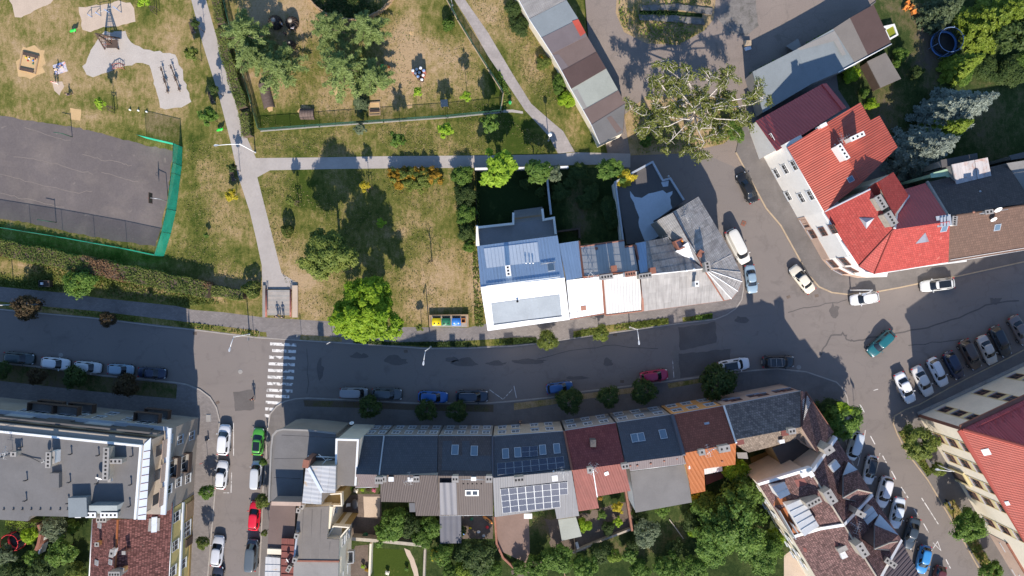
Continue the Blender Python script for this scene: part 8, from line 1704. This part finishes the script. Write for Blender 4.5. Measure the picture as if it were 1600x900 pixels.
# seesaws
for x0,y0,x1,y1,lb in ((251,104,263,146,'left one of two long seesaws on the grey sand'),(266,101,281.5,143,'right one of two long seesaws on the grey sand')):
    a,b_ = W(x0,y0,.7),W(x1,y1,.45); c = (a+b_)/2; t = thing('seesaw', lb, 'seesaw', (c.x,c.y,.12), 'seesaws'); d = (b_-a).normalized(); e = Vector((-d.y,d.x,0)); MB().tube([a,b_],.08,6).build('beam', M['wood_dark'], t); MB().obox(c,d.xy.normalized(),e.xy.normalized(),.15,.25,.1,.6).build('pivot', M['steel'], t)
    for f in (.04,.4,.62,.96): p = a.lerp(b_,f); MB().tube([p-e*.3+Vector((0,0,.25)),p+e*.3+Vector((0,0,.25))],.03,5).build('handle', M['wood_dark'], t); MB().obox(p+d*.3*(1 if f < .5 else -1),d.xy.normalized(),e.xy.normalized(),.18,.16,p.z+.05,p.z+.1).build('seat', M['wood_dark'], t)
# court furniture
t = thing('basketball_hoop', 'dark basketball board on a cranked pole inside the green net', 'basketball hoop', W(263,314.5)); p = W(263,314.5,.13); MB().tube([p,p+Vector((0,0,3.0)),p+Vector((-1.1,.1,3.3))],.06,7).build('pole', M['steel'], t); q = p+Vector((-1.15,.1,0)); MB().obox(q,(0,1),(1,0),.8,.04,2.7,3.75).build('backboard', M['wood_dark'], t); MB().tube([(q.x-.3+.22*math.cos(2*math.pi*k/12),q.y+.22*math.sin(2*math.pi*k/12),2.95) for k in range(13)],.02,5).build('ring', M['rail_red'], t)
for px,py,lb,s in ((113,214,'green net post at the upper edge of the court',-1),(88,347.5,'green net post at the lower edge of the court',1)):
    p = W(px,py,.13); t = thing('net_post', lb, 'net post', p, 'court net posts'); MB().tube([p,p+Vector((0,0,2.5))],.06,7).build('post', M['fence_green'], t); MB().tube([p+Vector((0,0,2.4)),p+Vector((-1.3,.2,2.45))],.05,6).build('arm', M['fence_green'], t)
# ---------------------------------------------------------------- garden things
def trampoline(px, py, r, label, ring, pole):
    p = W(px,py,.9); c = (p.x,p.y); t = thing('trampoline', label, 'trampoline', (p.x,p.y,.13), 'garden trampolines'); MB().lathe([(r*.8,.84),(r*.8,.87),(.02,.86)],24,c).build('jumping_mat', M['car_black'], t)
    b = MB(); n = 24; vs = []; 
    for rr,z in ((r*.8,.88),(r*.82,.94),(r*.98,.94),(r,.86)): vs += [(c[0]+rr*math.cos(2*math.pi*k/n),c[1]+rr*math.sin(2*math.pi*k/n),z) for k in range(n)]
    b.add(vs,[(j*n+k,j*n+(k+1)%n,(j+1)*n+(k+1)%n,(j+1)*n+k) for j in range(3) for k in range(n)],0,True).build('edge_pad', M[ring], t)
    for k in range(6):
        a = k*math.pi/3+.3; q = Vector((c[0]+r*1.02*math.cos(a),c[1]+r*1.02*math.sin(a),.1)); MB().tube([q,q+Vector((0,0,2.5)),q+Vector((-.2*math.cos(a),-.2*math.sin(a),2.7))],.045,6).build('net_pole', M[pole], t)
    MB().tube([(c[0]+r*.9*math.cos(2*math.pi*k/n),c[1]+r*.9*math.sin(2*math.pi*k/n),2.65) for k in range(n+1)],.04,5).build('top_ring', M[pole], t)
    b = MB(); vs = [(c[0]+r*.93*math.cos(2*math.pi*k/n),c[1]+r*.93*math.sin(2*math.pi*k/n),z) for z in (.95,2.62) for k in range(n)]; b.add(vs,[(k,(k+1)%n,n+(k+1)%n,n+k) for k in range(n)]).build('safety_net', M['tramp_net'], t)
M['pad_blue'] = plain('blue_pad', (.05,.14,.33), .5); M['pad_red'] = plain('red_pad', (.62,.03,.04), .5)
trampoline(1475,68,2.1,'blue-edged round trampoline beside the large conifer','pad_blue','post_blue'); trampoline(27,843,1.5,'red-edged round trampoline in the apartment garden','pad_red','pad_red')
t = thing('water_tub', 'white-rimmed square tub of yellow-green water at the end of the long shed', 'tub', W(1392,50)); A = pxs([(1382,44),(1397,38.5),(1402.5,54),(1390,61)],1.0); b = MB(); b.strip(A+[A[0]],-.12,.12,.1,1.0,True).build('rim', M['trim'], t); c_ = sum(A,Vector())/4; MB().prism([Vector((p.x,p.y,.8)) for p in A],[Vector((p.x,p.y,.1)) for p in A]).build('water', plain('green_water',(.22,.24,.02),.1), t)
for i,(px,py,a) in enumerate(((1417,6,20),(1424,12,70),(1414,14,-30),(1427,20,15))):
    p = W(px,py,.4); t = thing('garden_chair', ['orange garden chair nearest the top edge','orange garden chair in the middle of the group','orange garden chair on the left of the group','lowest orange garden chair of the group'][i], 'chair', (p.x,p.y,.13), 'orange garden chairs', rz=math.radians(a))
    for b, n in ((MB().box(-.28,.28,-.28,.28,.4,.46),'seat'),(MB().box(-.28,.28,.24,.30,.46,1.0),'backrest'),(MB().box(-.3,-.24,-.28,.28,.1,.66),'armrest'),(MB().box(.24,.3,-.28,.28,.1,.66),'armrest')): o = b.build(n, M['bin_o'], None, Vector((0,0,0)), local=True); o.parent = t
t = thing('garden_table', 'grey oval garden table in the brick yard', 'table', W(555,788)); p = W(554,788,.75); b = MB(); b.lathe([(.8,.70),(.8,.75),(.02,.755)],24); b.v = [(p.x+v[0]*.62,p.y+v[1]*1.0,v[2]) for v in b.v]; b.build('tabletop', M['f_grey'], t)
for sx in (-.3,.3):
    for sy in (-.5,.5): MB().tube([(p.x+sx,p.y+sy,.1),(p.x+sx,p.y+sy,.71)],.035,6).build('leg', M['steel'], t)
t = thing('garden_chair', 'white plastic chair beside the grey oval table', 'chair', W(545,789)); p = W(545,789,.5); MB().box(p.x-.25,p.x+.25,p.y-.25,p.y+.25,.42,.47).build('seat', M['trim'], t); MB().box(p.x-.30,p.x-.25,p.y-.25,p.y+.25,.47,.9).build('backrest', M['trim'], t)
for sx in (-.2,.2):
    for sy in (-.2,.2): MB().tube([(p.x+sx,p.y+sy,.14),(p.x+sx,p.y+sy,.42)],.025,5).build('leg', M['trim'], t)
p = W(570,838,.9); t = thing('water_butt', 'dark green water butt against the beige garden wall', 'water butt', (p.x,p.y,.13)); MB().lathe([(.36,.13),(.42,.5),(.38,.95)],14,(p.x,p.y)).build('barrel', M['bin_g'], t); MB().lathe([(.40,.95),(.40,1.0),(.1,1.03)],14,(p.x,p.y)).build('lid', M['fence_green'], t)
p = W(902,852,.5); t = thing('garden_lounger', 'white folding lounger in the dark yard by the rear porch', 'lounger', (p.x,p.y,.13), rz=math.radians(-75))
for b,n,m in ((MB().box(-.5,.45,-.22,.22,.34,.40),'seat','trim'),(MB().add([(.45,-.22,.36),(.45,.22,.36),(.85,.22,.7),(.85,-.22,.7),(.45,-.22,.41),(.45,.22,.41),(.82,.22,.75),(.82,-.22,.75)],[(0,3,2,1),(4,5,6,7),(0,1,5,4),(1,2,6,5),(2,3,7,6),(3,0,4,7)]),'backrest','trim'),(MB().box(-.45,-.4,-.2,.2,0,.34).box(.35,.4,-.2,.2,0,.34),'leg','steel')): o = b.build(n, M[m], None, Vector((0,0,0)), local=True); o.parent = t
p = W(825,806,.6); t = thing('storage_box', 'pale grey storage box at the foot of the solar house wall', 'box', (p.x,p.y,.13)); MB().box(p.x-.6,p.x+.6,p.y-.35,p.y+.35,.13,.7).build('body', M['r_smooth'], t); MB().box(p.x-.64,p.x+.64,p.y-.39,p.y+.39,.702,.78).build('lid', M['trim'], t)
p = W(762,812,.3); t = thing('toy_boat', 'orange toy slide board leaning in the toy-strewn yard', 'toy', (p.x,p.y,.13), rz=math.radians(-38)); o = MB().tube([(-.95,0,.2),(-.6,0,.25),(.6,0,.25),(.95,0,.2)],[.1,.24,.24,.1],8).build('board', M['bin_o'], None, Vector((0,0,0)), local=True); o.parent = t; o = MB().box(-.3,.3,-.1,.1,.48,.52).build('seat', M['wood_dark'], None, Vector((0,0,0)), local=True); o.parent = t
q = random.Random(3)
for i in range(7):
    px = q.uniform(724,768); py = q.uniform(810,838); m = ['bin_y','bin_b','pad_red','trim','bin_g','zinc','rail_red'][i]; p = W(px,py,.2); col = {'bin_y':'yellow','bin_b':'blue','pad_red':'red','trim':'white','bin_g':'green','zinc':'grey','rail_red':'rusty red'}[m]
    t = tag(MB().lathe([(.10,0),(.2,.1),(.18,.28),(.06,.34)],8).build('garden_toy', M[m], None, Vector((0,0,0)), local=True), col+' toy scattered in the yard between the lean-to and the brown patio', 'toy', 'scattered yard toys'); t.location = (p.x,p.y,.14); t.rotation_euler = (q.uniform(-.5,.5),q.uniform(-.5,.5),i)
    t.scale = (q.uniform(.7,1.8),q.uniform(.7,1.4),1)
for i,(px,py,m,lb) in enumerate(((548,762,'lime','lime plant pot at the left end of the flower shelf'),(557,766,'white','white-flowered pot in the flower shelf'),(567,764,'bright','bright green pot in the middle of the flower shelf'),(576,764,'red','reddish plant pot in the flower shelf'),(585,765,'pink','pink-flowered pot at the right end of the flower shelf'),(1177,750,'pink','pink-flowered pot by the curving yellow yard wall'),(50,872,'white','white-flowered pot in the apartment garden'),(938,778,'orange','orange-flowered pot under the salmon roof edge'),(574,889,'orange','orange-flowered pot in the dark yard by the lower edge'),(568,884,'lime','lime pot in the dark yard by the lower edge'),(636,888,'mid','green pot on the curved garden border'),(606,894,'white','white-flowered pot at the lower lawn edge'))):
    p = W(px,py,.3); t = thing('potted_plant', lb, 'plant', (p.x,p.y,.13), 'garden plant pots'); MB().lathe([(.13,.13),(.2,.42),(.18,.43)],9,(p.x,p.y)).build('pot', M['brickred'], t); o = bpy.data.objects.new('foliage', cmesh('spray',1)); COL.objects.link(o); o.parent = t; o.location = (0,0,.45); o.scale = (.42,.42,.35); o.material_slots[0].link = 'OBJECT'; o.material_slots[0].material = LF[m]
# the dark thing on the bank
t = thing('waste_container', 'dark open waste container by the bushy tree on the bank', 'container', W(69,443)); p = W(69,443,1); MB().strip([(p.x-.8,p.y-.45),(p.x+.8,p.y-.45),(p.x+.8,p.y+.45),(p.x-.8,p.y+.45)],-.05,.05,.15,1.05,True).build('side', M['car_black'], t); MB().box(p.x-.75,p.x+.75,p.y-.4,p.y+.4,.15,.7).build('contents', M['wood_dark'], t); MB().box(p.x-.7,p.x-.3,p.y-.2,p.y+.2,.7,.9).build('bag', M['trim'], t)
t = thing('junk_pile', 'pale box of scrap on the yard by the tall weeds', 'crate', W(1169,68)); p = W(1169,68,.6); MB().box(p.x-.5,p.x+.5,p.y-.3,p.y+.5,.0,.6).build('box', M['kerb_sand'], t); MB().obox(p+Vector((.1,-.6,0)),(.9,.3),(-.3,.9),.5,.3,0,.3).build('sheet', M['r_smooth'], t)
p = W(1162,349,.1); t = thing('road_plate', 'small rusty plate lying on the asphalt by the white van', 'plate', p); MB().obox(p,(.9,-.4),(.4,.9),.33,.4,.0,.05).build('plate', M['copper'], t); MB().obox(p,(.9,-.4),(.4,.9),.15,.18,.05,.07).build('grip', M['soil'], t)
# ---------------------------------------------------------------- people
SK = plain('skin', (.52,.33,.24), .6)
def person(px, py, ang, shirt, legs, hair, label, walk=.18, h=1.72, sit=False, arm=0):
    s = h/1.72; p = W(px,py,.135); t = thing('person', label, 'person', p, None, math.radians(ang))
    def skin(name, V, E, R, m, root=0):
        me = bpy.data.meshes.new(name); me.from_pydata([Vector(v)*s for v in V], E, []); me.materials.append(m); o = bpy.data.objects.new(name, me); COL.objects.link(o); o.parent = t
        md = o.modifiers.new('skin','SKIN'); md.use_smooth_shade = True; sv = me.skin_vertices[0].data
        for i, r in enumerate(R): sv[i].radius = (r[0]*s, r[1]*s) if isinstance(r, tuple) else (r*s, r*s)
        sv[root].use_root = True; sd = o.modifiers.new('sub','SUBSURF'); sd.levels = 1; sd.render_levels = 2; return o
    w = walk; hz = .92 if not sit else .5
    kn = lambda sg: (sg*w*.7+.05, sg*.10, .48) if not sit else (.42, sg*.12, .5)
    an = lambda sg: (sg*w*1.1-.02, sg*.10, .07) if not sit else (.5, sg*.12, .08)
    V = [(0,0,hz),(0,0,hz+.25),(.01,0,hz+.47),(.02,0,hz+.58),(.04,0,hz+.70),(.02,.18,hz+.47),(-w*.5,.25,hz+.22),(.10-w*.3+arm,.24,hz+.02),(.14-w*.3+arm,.23,hz-.08),(.02,-.18,hz+.47),(w*.5,-.25,hz+.22),(.10+w*.5+arm,-.24,hz+.02),(.14+w*.5+arm,-.23,hz-.08),(0,.09,hz-.06),kn(1),an(1),(an(1)[0]+.17,.11,.04),(0,-.09,hz-.06),kn(-1),an(-1),(an(-1)[0]+.17,-.11,.04)]
    E = [(0,1),(1,2),(2,3),(3,4),(2,5),(5,6),(6,7),(7,8),(2,9),(9,10),(10,11),(11,12),(0,13),(13,14),(14,15),(15,16),(0,17),(17,18),(18,19),(19,20)]
    R = [(.13,.10),(.12,.10),(.13,.09),.055,(.085,.10),.055,.042,.032,.035,.055,.042,.032,.035,.085,.058,.042,.035,.085,.058,.042,.035]
    skin('body', V, E, R, SK)
    skin('shirt', [V[i] for i in (0,1,2,5,6,9,10)], [(0,1),(1,2),(2,3),(3,4),(2,5),(5,6)], [(.145,.115),(.14,.115),(.15,.11),.07,.056,.07,.056], paint2(shirt))
    skin('trousers', [V[i] for i in (0,13,14,15,17,18,19)], [(0,1),(1,2),(2,3),(0,4),(4,5),(5,6)], [(.14,.115),.10,.073,.056,.10,.073,.056], paint2(legs))
    b = MB(); b.lathe([(.100,-.03),(.112,.05),(.085,.11),(.03,.13)],12); b.v = [(v[0]*s+.03*s, v[1]*s*.92, (v[2]+hz+.71)*s) for v in b.v]; o = b.build('hair', paint2(hair), None, Vector((0,0,0)), local=True); o.parent = t
    return t
_p2 = {}
def paint2(c):
    if c not in _p2: _p2[c] = mat('cloth', c, .9, .1, 6, .1, 30, bmp=.1)
    return _p2[c]
BK=(.03,.03,.035); WH=(.65,.64,.62); DN=(.06,.09,.16); RD=(.45,.05,.05); HB=(.04,.025,.015); HL=(.25,.16,.08)
person(435,494,90,BK,DN,HB,'person in black at the foot of the stairs, on the left of the pair'); person(443.5,495,90,(.10,.10,.12),BK,HB,'person in dark clothes at the foot of the stairs, on the right of the pair'); person(438.5,491.5,80,WH,BK,HL,'small child between the two people on the stairs', h=1.05)
person(397.5,622,-95,(.30,.06,.05),BK,HB,'lone pedestrian crossing the side street mouth beside the zebra stripes', .28); person(812,658,-5,(.10,.02,.02),(.05,.03,.04),HB,'pedestrian in dark red on the shaded pavement by the yellow facade', .2)
person(443.5,41,200,WH,BK,HL,'person in white between the two willow huts'); person(461,48,100,(.50,.55,.66),BK,HB,'person in pale blue below the right willow hut'); person(447,55,60,(.16,.03,.06),BK,HB,'person in dark red below the willow huts', h=1.3)
person(87,130,-100,(.60,.12,.12),WH,HL,'child in red on the pale sand near the sandpit', .22, 1.3); person(91,131,-80,(.7,.35,.32),WH,HL,'child in pink on the pale sand near the sandpit', .22, 1.25); person(109,149,30,(.05,.06,.12),BK,HB,'person in navy bending on the playground grass', 0, 1.6, True); person(96,106,0,(.2,.35,.6),(.6,.5,.3),HL,'child in blue at the picnic blanket', 0, 1.1, True); person(92,111,140,(.65,.6,.5),BK,HB,'adult in cream at the picnic blanket', 0, 1.6, True)
t = tag(MB().box(-1.0,1.0,-.8,.8,0,.02).build('picnic_blanket', mat('checked_blanket', (.55,.5,.5), .9, .3, 1.5, .2, 5, [((.15,.25,.6),1.2,.5,.6,.9),((.6,.2,.12),1.5,.55,.62,.9)]), None, Vector((0,0,0)), local=True), 'colourful picnic blanket on the grass below the dusty sandpit', 'blanket'); q = W(95,107); t.location = (q.x,q.y,.135); t.rotation_euler = (0,0,.3)
